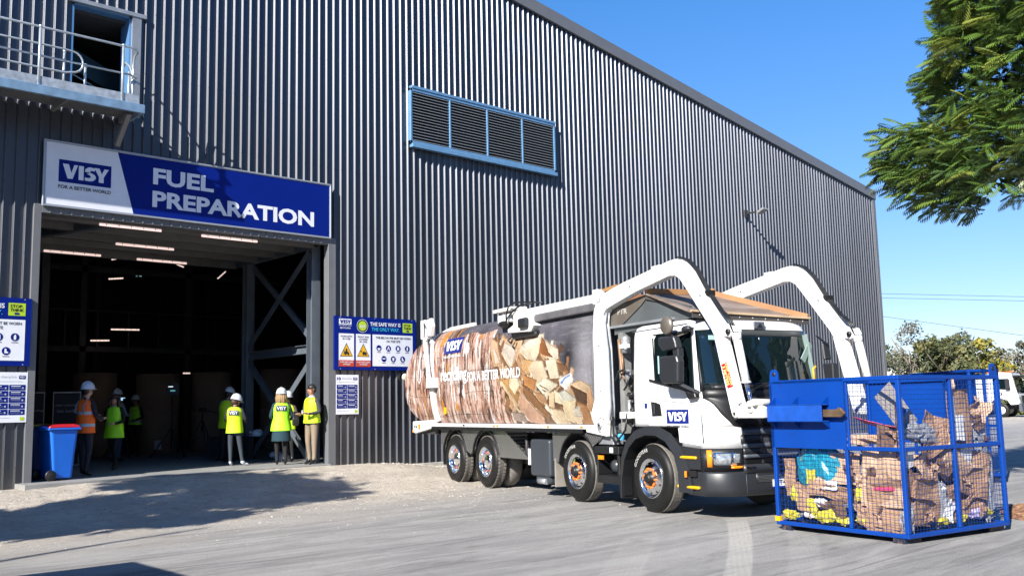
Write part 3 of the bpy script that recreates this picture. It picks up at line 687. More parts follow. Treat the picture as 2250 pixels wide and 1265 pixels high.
def poster(label, dx):
    t = thing('rules_poster', label, 'poster', (dx, 0, 0)); y0 = -.044; y1 = -.048
    m = MB(); m.box(11.84, 12.47, -.04, -.02, 1.455, 2.355, 1)
    put_text(m, '10', 11.885, 11.985, 2.235, 2.30, y0, 2, .03); put_text(m, 'Lifesaving Rules', 12.02, 12.28, 2.24, 2.295, y0, 0, .0)
    rect(m, 12.32, 12.43, 2.235, 2.295, y0, 2); put_text(m, 'VISY', 12.33, 12.42, 2.25, 2.285, y1, 1, .02)
    rect(m, 11.885, 12.38, 2.185, 2.19, y0, 0)
    for i in range(5):
        for j in range(2):
            a = 11.88 + j * .285; b = 2.03 - i * .11
            rect(m, a, a + .27, b, b + .098, y0, 2); rect(m, a + .03, a + .03 + .13 + .03 * ((i * 3 + j) % 3), b + .066, b + .078, y1, 1)
            rect(m, a + .03, a + .19, b + .035, b + .04, y1, 0); disc(m, a + .225, b + .04, .018, y1, 0, 8)
    rect(m, 11.89, 12.2, 1.535, 1.54, y0, 0); rect(m, 12.36, 12.43, 1.49, 1.55, y0, 3)
    m.build('sign_face', [mat('sign_grey', (.35, .38, .42), .5), white, navy, lime], t)
poster('white poster of ten blue panels under the safety board right of the doorway', 0.0)
poster('white poster of blue panels under the safety board left of the doorway', 5.34 - 12.47)

# ------------------------------------------------------------------ front-loading refuse truck
wpaint = mat('truck_white', (0.68, 0.68, 0.675), .28, var=.03, vscale=2, col2=(.47, .43, .36), c2lo=.60, c2hi=.86, c2scale=3.2, coat=.4, rvar=.06)
wworn = mat('truck_white_worn', (0.60, 0.59, 0.55), .45, var=.04, col2=(.40, .34, .26), c2lo=.66, c2hi=.78, c2scale=5)
blk = mat('black_plastic', (.010, .0105, .012), .45, var=.1)
dgp = mat('dark_grey_plastic', (.019, .021, .025), .4, var=.05)
mgp = mat('mid_grey_plastic', (.075, .085, .105), .4)
grime = mat('grease_grime', (.16, .13, .10), .7, var=.4, vscale=20)
glass = mat('tinted_glass', (.004, .009, .011), .02, spec=.7)
chrome = mat('polished_alloy', (.86, .87, .88), .12, 1.0, rvar=.05)
rubber = mat('tyre_rubber', (.009, .009, .009), .5, spec=.3, var=.2, vscale=8)
rubdust = mat('tyre_tread_dusty', (.15, .14, .125), .9, var=.2, vscale=25)
orange = mat('nut_orange', (.65, .16, .015), .45)
amber = mat('amber_lens', (.85, .25, .01), .2, coat=.5)
yellow = mat('step_yellow', (.65, .36, .005), .5)
darkst = mat('chassis_dark', (.035, .035, .037), .6, var=.3, vscale=6)
tank = mat('tank_grey', (.035, .042, .052), .42, var=.06)
frost = mat('hose_black', (.012, .012, .013), .4)
rust = mat('rusty_orange', (.29, .15, .06), .7, col2=(.30, .13, .06), c2lo=.45, c2hi=.65, c2scale=3, var=.15)
plank = mat('hopper_board', (.16, .115, .09), .75, col2=(.26, .21, .18), c2lo=.4, c2hi=.7, c2scale=4, var=.15, stretch=(1, .3, 1))
wing = mat('hopper_steel', (.115, .13, .135), .5, .35, var=.15, vscale=3, rvar=.1)
def chequer_mat():
    m = mat('chequer_plate', (.26, .26, .255), .32, .85, var=.12, vscale=6)
    t = m.node_tree; n = t.nodes; l = t.links
    tc = n.new('ShaderNodeTexCoord'); sp = n.new('ShaderNodeSeparateXYZ'); l.new(tc.outputs['Object'], sp.inputs[0])
    def M(op, a, b=None):
        q = n.new('ShaderNodeMath'); q.operation = op
        for i, v in enumerate((a, b)):
            if v is None: continue
            (q.inputs[i].__setattr__('default_value', v) if isinstance(v, (int, float)) else l.new(v, q.inputs[i]))
        return q.outputs[0]
    u = M('MULTIPLY', M('ADD', sp.outputs['X'], sp.outputs['Z']), 16.0); v = M('MULTIPLY', M('SUBTRACT', sp.outputs['X'], sp.outputs['Z']), 16.0)
    su = M('ABSOLUTE', M('SUBTRACT', M('FRACT', u), .5)); sv = M('ABSOLUTE', M('SUBTRACT', M('FRACT', v), .5))
    par = M('MODULO', M('ADD', M('FLOOR', u), M('FLOOR', v)), 2.0)
    a = M('MULTIPLY', M('LESS_THAN', su, .15), M('LESS_THAN', sv, .42)); b = M('MULTIPLY', M('LESS_THAN', sv, .15), M('LESS_THAN', su, .42))
    h = M('ADD', M('MULTIPLY', a, M('ABSOLUTE', par)), M('MULTIPLY', b, M('SUBTRACT', 1.0, M('ABSOLUTE', par))))
    p = n['Principled BSDF']; old = p.inputs['Base Color'].links[0].from_socket; mxx = n.new('ShaderNodeMix'); mxx.data_type = 'RGBA'; l.new(h, mxx.inputs[0]); l.new(old, mxx.inputs[6]); mxx.inputs[7].default_value = (.85, .85, .84, 1); l.new(mxx.outputs[2], p.inputs['Base Color'])
    bp = n.new('ShaderNodeBump'); bp.inputs['Strength'].default_value = 1.0; bp.inputs['Distance'].default_value = .02
    l.new(h, bp.inputs['Height']); l.new(bp.outputs[0], n['Principled BSDF'].inputs['Normal'])
    return m
cheq = chequer_mat()
TR = thing('garbage_truck', 'large white front loading garbage truck with cardboard print on its body and raised lift arms', 'garbage truck', (10.73, -10.25, 0), R(-105.44))
W = 2.2
# ---- wheels
AX = [-.22, -2.28, -5.77, -7.27]; RZ = [0.485, .485, .495, .495]
def wheel(kind, x, y, z, flip, rad=.485):
    """axis along y; outer face at local y=0, wheel extends to +y"""
    wn = node('wheel', TR, (x, y, z), (0, 0, math.pi if flip else 0)); wd = .30 if kind == 'front' else .27
    m = MB(); r = rad
    m.lathe([(r * .575, .03), (r * .60, .012), (r * .70, .0), (r * .86, .004), (r * .93, .022), (r * .965, .045), (r * .985, .07)], axis='y', n=48, mi=0)
    ring = [(r * .985, .07), (r, .10)]
    ys_ = [.10 + (wd - .2) * i / 4 for i in range(5)]
    prof = [(r * .985, .07)]
    for i, yy in enumerate(ys_):
        prof += [(r, yy - .02), (r, yy + .012), (r * .975, yy + .014), (r * .975, yy + .019)]
    prof += [(r, wd - .08), (r * .985, wd - .06), (r * .93, wd - .02), (r * .6, wd)]
    m.lathe(prof, axis='y', n=48, mi=1, smooth=False)
    if kind == 'rear':
        for k in range(44):
            a = 2 * math.pi * k / 44
            for yy0, yy1, sh in ((.055, .10, 0), (.17, .215, .5)):
                aa = a + sh * 2 * math.pi / 44; w2 = .045
                vs = []
                for rr in (r * .985, r * 1.012):
                    for (da, yy) in ((-w2, yy0), (w2, yy0), (w2, yy1), (-w2, yy1)): vs.append((rr * math.cos(aa + da), yy, rr * math.sin(aa + da)))
                m.add(vs, [(4, 5, 6, 7), (0, 1, 5, 4), (1, 2, 6, 5), (2, 3, 7, 6), (3, 0, 4, 7)], 1)
    m.build('tyre', [rubber, rubdust], wn)
    rm = MB(); q = r * .585
    if kind == 'front':
        rm.lathe([(q, .02), (q * 1.0, .004), (q * .95, .0), (q * .92, .012), (q * .86, .03), (q * .80, .034), (q * .52, .0), (q * .36, -.004), (q * .34, .0)], axis='y', n=40, mi=0)
        for k in range(10):
            a = 2 * math.pi * k / 10 + .2; c_ = (q * .73 * math.cos(a), .026, q * .73 * math.sin(a))
            rm.ball(c_, (q * .062, .012, q * .062), 8, 1)
        ro = rm.build('rim', [chrome, blk], wn)
        hb = MB(); hb.lathe([(0, -.075), (q * .2, -.075), (q * .24, -.06), (q * .27, -.01), (q * .36, .0), (q * .36, .02)], axis='y', n=24, mi=0)
        hb.build('hub', blk, wn)
        for k in range(10):
            a = 2 * math.pi * (k + .5) / 10 + .2; cx_, cz_ = q * .46 * math.cos(a), q * .46 * math.sin(a)
            hb2 = MB(); hb2.lathe([(0, -.03), (.016, -.03), (.018, -.004), (.018, .0)], (cx_, 0, cz_), 'y', 6)
            t_ = Vector((math.cos(a), 0, math.sin(a))) ; s_ = Vector((-math.sin(a), 0, math.cos(a)))
            if k % 2 == 0: hb2.bar(Vector((cx_, -.018, cz_)) - s_ * .03, Vector((cx_, -.018, cz_)) + s_ * .035, .03, .012, up=(0, 1, 0))
            hb2.build('wheel_nut', orange, ro)
    else:
        rm.lathe([(q, .02), (q * 1.0, .004), (q * .95, .0), (q * .91, .02), (q * .87, .10), (q * .84, .13), (q * .80, .15), (q * .5, .12), (q * .5, .06), (q * .42, .04), (q * .2, .035), (0, .035)], axis='y', n=40, mi=0)
        for k in range(8):
            a = 2 * math.pi * k / 8; rm.ball((q * .67 * math.cos(a), .128, q * .67 * math.sin(a)), (q * .075, .014, q * .075), 8, 1)
        ro = rm.build('rim', [chrome, blk], wn)
        nb_ = MB()
        for k in range(10):
            a = 2 * math.pi * k / 10; nb_.tube([(q * .6 * math.cos(a), .115, q * .6 * math.sin(a)), (q * .6 * math.cos(a), .085, q * .6 * math.sin(a))], .014, 6)
        nb_.build('nut_ring', mat('nut_red', (.6, .10, .03), .5), ro)
    return wn
def letters_on_tyre(wn, s, r, a0, a1, mi=0):
    """raised tyre lettering following the side wall"""
    m = MB(); vs, fs = text_geo(s, .02); out = []
    for a, b in vs:
        t_ = R(a0 + (a1 - a0) * a); rr = r * (.76 + .11 * b); out.append((rr * math.cos(t_), -.004, rr * math.sin(t_)))
    m.add(out, fs); m.build('lettering', mat('tyre_letter', (.42, .41, .39), .6), wn)
w1 = wheel('front', AX[0], 0, RZ[0], False); w2_ = wheel('front', AX[1], 0, RZ[1], False)
letters_on_tyre(w1, 'GOODYEAR', .485, 158, 95); letters_on_tyre(w2_, 'GOODYEAR', .485, 150, 90)
w3 = wheel('rear', AX[2], .02, RZ[2], False, .495); w4 = wheel('rear', AX[3], .02, RZ[3], False, .495)
for i, k in ((0, w1), (1, w2_), (2, w3), (3, w4)):
    c_ = dup(k, TR); c_.location = (AX[i], W, RZ[i]); c_.rotation_euler = (0, 0, math.pi)
for i in (2, 3):     # inner wheels of the rear pairs
    for yy in (.345, W - .345 - .27):
        m = MB(); r = .495; m.lathe([(r * .6, .0), (r * .93, .01), (r, .06), (r, .21), (r * .93, .26), (r * .6, .27)], axis='y', n=40)
        m.build('inner_tyre', rubdust, TR, loc=(AX[i], yy, RZ[i]))
for i in range(4):
    m = MB(); m.tube([(AX[i], .2, RZ[i]), (AX[i], W - .2, RZ[i])], .075, 10); m.ball((AX[i], W / 2, RZ[i]), .2, 12); m.build('axle', darkst, TR)
for yy in (.68, 1.44):
    m = MB(); m.box(-8.9, 1.05, yy, yy + .09, .72, 1.0); m.build('chassis_rail', darkst, TR)
m = MB(); m.box(-.9, .9, .75, 1.4, .45, 1.1); m.box(-3.3, -1.0, .9, 1.3, .5, .7); m.tube([(-7.2, 1.1, .5), (-1, 1.1, .62)], .06, 8); m.build('engine', darkst, TR)
# ---- body shell: plan outline at each height, lofted
TAILP = [(1.24, -9.30), (1.29, -9.42), (1.39, -9.70), (1.52, -9.90), (1.68, -10.06), (1.87, -10.15), (2.06, -10.18), (2.25, -10.15), (2.43, -10.07), (2.66, -9.90), (2.88, -9.65), (3.05, -9.32), (3.2, -8.95), (3.27, -8.7)]
def xtail(z): return float(np.interp(z, [a for a, b in TAILP], [b for a, b in TAILP]))
YP = [(1.2, .13), (1.3, .09), (1.5, .04), (1.8, .01), (2.2, .005), (2.6, .03), (2.9, .08), (3.05, .15), (3.16, .26), (3.24, .42), (3.28, .62)]
def yside(z): return float(np.interp(z, [a for a, b in YP], [b for a, b in YP]))
def outline(z, grow=0.0, n=9):
    """path from the front right corner back along the near side, round the tail: list of (x, y)"""
    xt = xtail(z) - grow; y0 = yside(z) - grow; rr = .16
    pts = [(-1.72, y0)]
    nn = 60
    for i in range(1, nn + 1): pts.append((-1.72 + (xt + rr + 1.72) * i / nn, y0))
    for i in range(1, n + 1):
        a = math.pi / 2 * i / n; pts.append((xt + rr - rr * math.sin(a), y0 + rr - rr * math.cos(a)))
    return pts
zs_ = [1.22, 1.3, 1.39, 1.5, 1.65, 1.8, 2.0, 2.2, 2.4, 2.6, 2.75, 2.9, 3.0, 3.08, 3.15, 3.2, 3.24, 3.27]
rings = []
for z in zs_:
    p_ = outline(z); back = [(x, W - y) for x, y in reversed(p_)]
    rings.append([(x, y, z) for x, y in p_ + back])
bodym = mat('body_charcoal', (.095, .09, .10), .45, .1, var=.2, vscale=2)
b_ = MB(); b_.loft(rings, 0); body = b_.build('body_shell', [bodym], TR)
# ---- printed wrap: a fine skin a few millimetres outside the shell, coloured per corner
def vn(X, Y, seed):
    """smooth value noise on numpy arrays"""
    xi = np.floor(X).astype(np.int64); yi = np.floor(Y).astype(np.int64); fx = X - xi; fy = Y - yi
    fx = fx * fx * (3 - 2 * fx); fy = fy * fy * (3 - 2 * fy)
    def h(a, b):
        n_ = (a * 374761393 + b * 668265263 + seed * 974634777) & 0xffffffff
        n_ = ((n_ ^ (n_ >> 13)) * 1274126177) & 0xffffffff
        return ((n_ ^ (n_ >> 16)) & 0xffff) / 65535.0
    return (h(xi, yi) * (1 - fx) + h(xi + 1, yi) * fx) * (1 - fy) + (h(xi, yi + 1) * (1 - fx) + h(xi + 1, yi + 1) * fx) * fy
BOXES = [
 ((0.2, 0.12, 0.075), [(-5.44, 2.87), (-4.82, 2.8), (-4.09, 2.83), (-3.43, 2.74), (-2.76, 2.48), (-2.71, 2.29), (-2.4, 2.09), (-2.26, 1.9), (-1.74, 1.85), (-1.78, 1.22), (-4.62, 1.22), (-4.92, 1.95), (-5.46, 2.47)]),
 ((0.62, 0.42, 0.28), [(-5.44, 2.87), (-5.16, 2.76), (-4.91, 2.32), (-5.26, 2.3), (-5.42, 2.59)]),
 ((0.72, 0.6, 0.5), [(-5.34, 2.71), (-5.17, 2.57), (-5.01, 2.38), (-5.18, 2.36)]),
 ((0.6, 0.42, 0.28), [(-4.82, 2.81), (-4.1, 2.74), (-4.17, 2.51), (-4.51, 2.26), (-4.93, 2.59)]),
 ((0.7, 0.62, 0.54), [(-4.82, 2.73), (-4.49, 2.65), (-4.36, 2.52), (-4.51, 2.26), (-4.9, 2.56)]),
 ((0.45, 0.38, 0.32), [(-4.03, 2.82), (-3.81, 2.81), (-3.85, 2.65), (-4.1, 2.61)]),
 ((0.78, 0.68, 0.52), [(-4.14, 2.63), (-3.85, 2.72), (-3.48, 2.74), (-3.35, 2.58), (-3.66, 2.25), (-3.93, 2.38), (-4.2, 2.52)]),
 ((0.8, 0.74, 0.62), [(-3.85, 2.72), (-3.54, 2.74), (-3.73, 2.6), (-3.98, 2.53), (-4.11, 2.57)]),
 ((0.72, 0.62, 0.5), [(-3.43, 2.74), (-2.78, 2.48), (-2.77, 2.32), (-3.1, 2.34), (-3.47, 2.47)]),
 ((0.3, 0.13, 0.06), [(-3.41, 2.73), (-3.26, 2.65), (-3.12, 2.45), (-2.93, 2.34), (-3.24, 2.39), (-3.47, 2.46)]),
 ((0.66, 0.42, 0.22), [(-4.08, 2.39), (-3.68, 2.34), (-3.79, 2.13), (-3.91, 2.11), (-4.09, 2.22)]),
 ((0.74, 0.6, 0.44), [(-3.68, 2.34), (-3.33, 2.32), (-3.14, 2.04), (-3.53, 1.88), (-3.84, 2.2)]),
 ((0.8, 0.7, 0.54), [(-3.22, 2.32), (-2.85, 2.34), (-2.73, 1.99), (-3.06, 2.0)]),
 ((0.22, 0.12, 0.07), [(-2.85, 2.27), (-2.5, 2.2), (-2.4, 2.09), (-2.72, 2.11)]),
 ((0.48, 0.24, 0.11), [(-4.04, 2.11), (-3.55, 1.99), (-3.65, 1.81), (-4.01, 1.92)]),
 ((0.8, 0.73, 0.58), [(-3.59, 1.91), (-3.23, 2.02), (-2.79, 1.89), (-3.28, 1.71)]),
 ((0.2, 0.14, 0.09), [(-3.44, 1.91), (-3.13, 1.81), (-3.16, 1.8), (-3.47, 1.89)]),
 ((0.2, 0.14, 0.09), [(-3.36, 1.83), (-3.22, 1.79), (-3.26, 1.77), (-3.39, 1.82)]),
 ((0.82, 0.8, 0.76), [(-2.73, 1.99), (-2.33, 2.08), (-2.28, 1.94), (-2.53, 1.8), (-2.74, 1.88)]),
 ((0.1, 0.25, 0.62), [(-2.72, 1.91), (-2.57, 2.0), (-2.4, 2.04), (-2.39, 2.02), (-2.54, 1.98), (-2.68, 1.89)]),
 ((0.5, 0.3, 0.14), [(-5.02, 2.02), (-4.58, 2.08), (-4.21, 1.7), (-4.41, 1.54)]),
 ((0.7, 0.5, 0.32), [(-5.02, 2.02), (-4.89, 2.03), (-4.31, 1.6), (-4.41, 1.54)]),
 ((0.82, 0.7, 0.52), [(-4.58, 2.06), (-4.29, 2.08), (-4.2, 1.93), (-4.4, 1.76), (-4.62, 1.91)]),
 ((0.28, 0.15, 0.08), [(-4.14, 1.96), (-3.72, 1.77), (-3.15, 1.38), (-3.38, 1.35), (-3.9, 1.64)]),
 ((0.56, 0.36, 0.26), [(-4.21, 1.78), (-3.44, 1.32), (-3.45, 1.22), (-3.99, 1.26), (-4.32, 1.55)]),
 ((0.66, 0.46, 0.33), [(-4.21, 1.78), (-4.15, 1.78), (-3.41, 1.34), (-3.44, 1.29)]),
 ((0.45, 0.27, 0.16), [(-3.71, 1.8), (-3.3, 1.74), (-3.17, 1.54), (-3.49, 1.61)]),
 ((0.72, 0.56, 0.38), [(-3.13, 1.77), (-2.94, 1.78), (-2.98, 1.51), (-3.17, 1.53)]),
 ((0.8, 0.7, 0.52), [(-2.93, 1.82), (-2.69, 1.7), (-2.7, 1.55), (-2.94, 1.6)]),
 ((0.66, 0.54, 0.38), [(-3.15, 1.5), (-2.73, 1.46), (-2.53, 1.23), (-2.99, 1.22)]),
 ((0.7, 0.58, 0.4), [(-2.7, 1.62), (-2.25, 1.63), (-2.43, 1.24), (-2.7, 1.32)]),
 ((0.6, 0.58, 0.5), [(-2.83, 1.75), (-2.58, 1.8), (-2.23, 1.64), (-2.69, 1.6)]),
 ((0.1, 0.06, 0.04), [(-2.37, 1.85), (-1.89, 1.72), (-1.93, 1.53), (-2.24, 1.61)]),
 ((0.58, 0.44, 0.3), [(-2.42, 1.89), (-2.05, 1.94), (-1.74, 1.83), (-1.88, 1.72)]),
 ((0.5, 0.3, 0.18), [(-1.89, 1.73), (-1.74, 1.82), (-1.77, 1.35), (-1.93, 1.48)]),
 ((0.38, 0.2, 0.1), [(-2.25, 1.6), (-1.93, 1.53), (-1.87, 1.23), (-2.17, 1.23), (-2.14, 1.4)]),
 ((0.55, 0.5, 0.42), [(-2.39, 1.48), (-2.13, 1.53), (-2.19, 1.37), (-2.4, 1.35)]),
 ((0.62, 0.5, 0.36), [(-2.42, 1.36), (-2.16, 1.37), (-2.2, 1.23), (-2.38, 1.22)]),
 ((0.34, 0.27, 0.23), [(-4.61, 1.45), (-4.16, 1.42), (-4.08, 1.25), (-4.62, 1.29)]),
]

def inpoly(X, Z, poly):
    ins = np.zeros(X.shape, bool); n_ = len(poly)
    for i in range(n_):
        x1, z1 = poly[i]; x2, z2 = poly[(i + 1) % n_]
        if z1 == z2: continue
        c_ = ((Z > min(z1, z2)) & (Z <= max(z1, z2))); xx = x1 + (Z - z1) * (x2 - x1) / (z2 - z1)
        ins ^= c_ & (X < xx)
    return ins
def print_colour(X, Z):
    lean = X + .10 * (Z - 1.2) + .07 * (vn(X * 2, Z * 1.5, 1) - .5) * 2
    n1 = vn(lean * 9, Z * 1.6, 2); n2 = vn(lean * 26, Z * 3.5, 3); n3 = vn(lean * 55, Z * 11, 4); n4 = vn(lean * 4, Z * 3, 5); n5 = vn(X * 40, Z * 30, 6)
    pal = np.array([(.07, .035, .028), (.30, .16, .115), (.47, .28, .215), (.58, .40, .33), (.68, .54, .47), (.80, .72, .68), (.45, .26, .17)])
    t = (n1 * .25 + n2 * .45 + n3 * .30); t = np.clip((t - .5) * 2.1 + .5 + (n4 - .5) * .35, 0, .999)
    k = t * 5.0; i0 = np.floor(k).astype(int); f = (k - i0)[..., None]
    c = pal[i0] * (1 - f) + pal[np.minimum(i0 + 1, 5)] * f
    cr = (vn(lean * 17, Z * 1.6, 8) > .76) & (n3 > .30); c[cr] = c[cr] * .22
    cr = (vn(lean * 8, Z * 5.0, 28) > .84) & (n2 > .30); c[cr] = c[cr] * .35
    br = (np.abs(((Z * 2.4 + .25 * vn(X * 1.3, Z, 9)) % 1.0) - .5) < .02) & (n2 > .35); c[br] = c[br] * .45
    wf = (vn(lean * 12, Z * 2.2, 10) > .80) & (n2 > .3); c[wf] = (.80, .80, .80)
    of = (vn(lean * 5, Z * 1.3, 11) > .87); c[of] = np.array((.55, .25, .07)) * (.6 + .8 * n3[of][:, None])
    c *= (.82 + .36 * n5)[..., None]
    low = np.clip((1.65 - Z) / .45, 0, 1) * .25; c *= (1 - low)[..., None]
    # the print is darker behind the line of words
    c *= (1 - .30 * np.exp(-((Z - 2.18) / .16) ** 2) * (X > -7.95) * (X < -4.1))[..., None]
    edge = -5.35 + .35 * (3.0 - Z) * 0 + .12 * (vn(Z * 6, Z * 0, 12) - .5)
    dk = np.zeros(c.shape); base = np.array((.105, .10, .118))
    m1 = vn(X * 1.2, Z * 1.7, 13) * .6 + vn(X * 5, Z * 5, 14) * .4; sc = vn(X * 3, Z * 28, 15)
    dk[:] = base; dk *= (.55 + 1.1 * m1)[..., None]; dk += (np.clip(sc - .62, 0, 1) * .22)[..., None]
    dk += (np.exp(-((X + 1.95) / .35) ** 2) * .13)[..., None] * (.5 + m1)[..., None]
    dk[(vn(X * 18, Z * 18, 16) > .93)] += .12
    hole = np.exp(-(((X + 2.45) / .16) ** 2 + ((Z - 2.33) / .2) ** 2)); dk *= (1 - .8 * hole)[..., None]
    rgt = (X > edge); c[rgt] = dk[rgt]
    top = (Z > 3.0 + .1 * (vn(X * 3, Z * 0, 18) - .5)) & (X > -7.2) & (X < edge + .1); c[top] = dk[top]
    # shredded fringe between bales and boxes
    fr = (X > edge) & (X < -4.65) & (Z < 2.55) & (Z > 1.22)
    t2 = np.clip((n2 * .5 + n3 * .5 - .5) * 2.4 + .55, 0, .999) * 5; j0 = np.floor(t2).astype(int); cc = pal[j0]
    c[fr] = cc[fr] * (.7 + .6 * n5[fr][:, None])
    rr_ = random.Random(77); extra = []
    for _ in range(260):
        px_ = rr_.uniform(-5.3, -1.8); pz_ = rr_.uniform(1.22, 2.9); ln = rr_.uniform(.07, .26); wd = rr_.uniform(.03, .10); an = rr_.gauss(-.9, .7); cs, sn = math.cos(an), math.sin(an)
        if not inpoly(np.array([[px_]]), np.array([[pz_]]), BOXES[0][1])[0, 0]: continue
        b_ = rr_.choice([(.60, .43, .29), (.70, .56, .42), (.46, .29, .18), (.30, .17, .10), (.76, .68, .56), (.13, .075, .05), (.52, .33, .20)])
        extra.append((b_, [(px_ + cs * a * ln - sn * b * wd, pz_ + sn * a * ln + cs * b * wd) for a, b in ((-1, -1), (1, -.8), (.9, 1), (-1, .7))]))
    order = [BOXES[0]] + extra[:190] + BOXES[1:] + extra[190:]
    for col_, poly in order:
        msk = inpoly(X, Z, poly); cx_ = sum(p[0] for p in poly) / len(poly); cz_ = sum(p[1] for p in poly) / len(poly)
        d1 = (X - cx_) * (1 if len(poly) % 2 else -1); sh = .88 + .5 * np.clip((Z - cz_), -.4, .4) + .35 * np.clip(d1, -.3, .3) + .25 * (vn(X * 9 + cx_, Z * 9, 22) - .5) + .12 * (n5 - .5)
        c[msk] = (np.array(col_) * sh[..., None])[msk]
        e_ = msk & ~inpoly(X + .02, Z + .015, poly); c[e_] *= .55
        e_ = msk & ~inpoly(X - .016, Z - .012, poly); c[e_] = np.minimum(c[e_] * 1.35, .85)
    grain = vn(X * 70, Z * 60, 21); c *= (.80 + .4 * grain)[..., None]
    lum = c.mean(-1, keepdims=True); c = lum + (c - lum) * 1.15
    return np.clip(c * .62, .003, .62)
nz_, nx_ = 150, 470
Zr = np.linspace(1.235, 3.245, nz_)
verts = []; XX = np.zeros((nz_, nx_)); ZZ = np.zeros((nz_, nx_))
for j, z in enumerate(Zr):
    xt = xtail(z) - .006; y0 = yside(z) - .006; rr = .16; Ls = (xt + rr) - (-1.72); tot = -Ls + rr * 1.57 + .25
    for i in range(nx_):
        s_ = tot * i / (nx_ - 1)
        if s_ < -Ls: x, y = -1.72 - s_, y0
        elif s_ < -Ls + rr * 1.57: a = (s_ + Ls) / rr; x, y = xt + rr - rr * math.sin(a), y0 + rr - rr * math.cos(a)
        else: x, y = xt, y0 + rr + (s_ + Ls - rr * 1.57)
        verts.append((x, y, z)); XX[j, i] = -1.72 - s_; ZZ[j, i] = z
me = bpy.data.meshes.new('printed_wrap')
idx = np.arange(nz_ * nx_).reshape(nz_, nx_)
quads = np.stack([idx[:-1, :-1], idx[:-1, 1:], idx[1:, 1:], idx[1:, :-1]], -1).reshape(-1, 4)
me.from_pydata(verts, [], quads.tolist())
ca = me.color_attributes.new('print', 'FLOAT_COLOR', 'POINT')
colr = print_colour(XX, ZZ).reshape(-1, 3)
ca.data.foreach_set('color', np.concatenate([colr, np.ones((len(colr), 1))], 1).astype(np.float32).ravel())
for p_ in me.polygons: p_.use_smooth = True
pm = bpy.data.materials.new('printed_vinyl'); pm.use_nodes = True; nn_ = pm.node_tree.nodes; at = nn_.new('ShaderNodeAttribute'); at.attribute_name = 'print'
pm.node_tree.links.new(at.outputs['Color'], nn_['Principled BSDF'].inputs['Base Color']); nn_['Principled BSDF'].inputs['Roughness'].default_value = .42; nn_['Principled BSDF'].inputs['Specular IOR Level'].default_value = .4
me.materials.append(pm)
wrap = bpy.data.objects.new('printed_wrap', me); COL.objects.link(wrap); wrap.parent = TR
# ---- logo and words on the wrap (follow the body surface)
def fbody(X, Z, k=0.0): return (X, k, Z)
m = MB(); visy_mark(m, -7.73, -6.83, 2.68, 3.00, 0, 0, 1, True, 1, fn=fbody, italic=.06)
put_text(m, 'recycling', -7.83, -6.50, 2.02, 2.38, 0, 1, .022, fn=fbody); put_text(m, 'FOR A BETTER WORLD', -6.46, -4.15, 2.06, 2.25, 0, 1, .02, fn=fbody)
build_warped(m, 'body_lettering', [logob, mat('lettering_white', (.72, .72, .73), .5)], TR, lambda x, k, z: (x, yside(z) - .016 - k, z), [2.0 + .035 * i for i in range(30)])
# ---- white frames and rails
m = MB(); m.box(-4.05, -1.5, .02, .16, 3.13, 3.27); m.prism([(-1.62, 3.1), (-1.38, 3.1), (-1.36, 3.25), (-1.48, 3.34), (-1.62, 3.34)], .0, .18)
m.build('top_rail', wpaint, TR, bev=.01)
m = MB(); m.box(-3.62, -1.6, .015, .12, 3.01, 3.128); m.build('shade_channel', mat('channel_grey', (.14, .135, .145), .5, .3, var=.2), TR, bev=.02, seg=2)
m = MB(); m.box(-8.5, -7.2, .5, .56, 3.2, 3.33); m.build('rear_top_rail', wworn, TR)
m = MB(); m.box(-8.35, -1.9, -.04, .14, 1.155, 1.225); m.prism([(-1.9, 1.11), (-1.3, 1.05), (-1.3, 1.2), (-1.9, 1.225)], -.02, .16); m.build('side_rail', wpaint, TR, bev=.008)
m = MB(); m.box(-8.35, -2.0, -.035, -.015, 1.095, 1.15); m.build('rail_trim', blk, TR)
for xx in (-6.6, -5.2, -5.05, -3.1, -2.0):
    m = MB(); m.box(xx - .04, xx + .04, -.052, -.04, 1.175, 1.205); m.build('marker_light', amber if xx != -6.6 else blk, TR, bev=.004)
m = MB(); m.prism([(-9.55, 1.26), (-8.45, 1.29), (-8.30, 1.225), (-8.35, 1.12), (-9.42, .99), (-9.56, 1.03)], .0, .10); tb = m.build('tail_bracket', wpaint, TR, bev=.01)
m = MB(); m.box(-9.18, -9.08, -.012, 0, 1.09, 1.2); m.build('marker_light', amber, tb); m = MB(); m.box(-9.55, -9.5, -.012, 0, 1.01, 1.07); m.build('marker_light', amber, tb)
for xx in (-9.32, -9.42):
    m = MB(); m.lathe([(0, -.004), (.03, -.004), (.03, 0)], (xx, -.002, 1.14), 'y', 12); m.build('reflector', blk, tb)
m = MB(); m.box(-9.3, -8.3, .1, 2.1, .98, 1.22); m.build('rear_crossmember', darkst, TR)
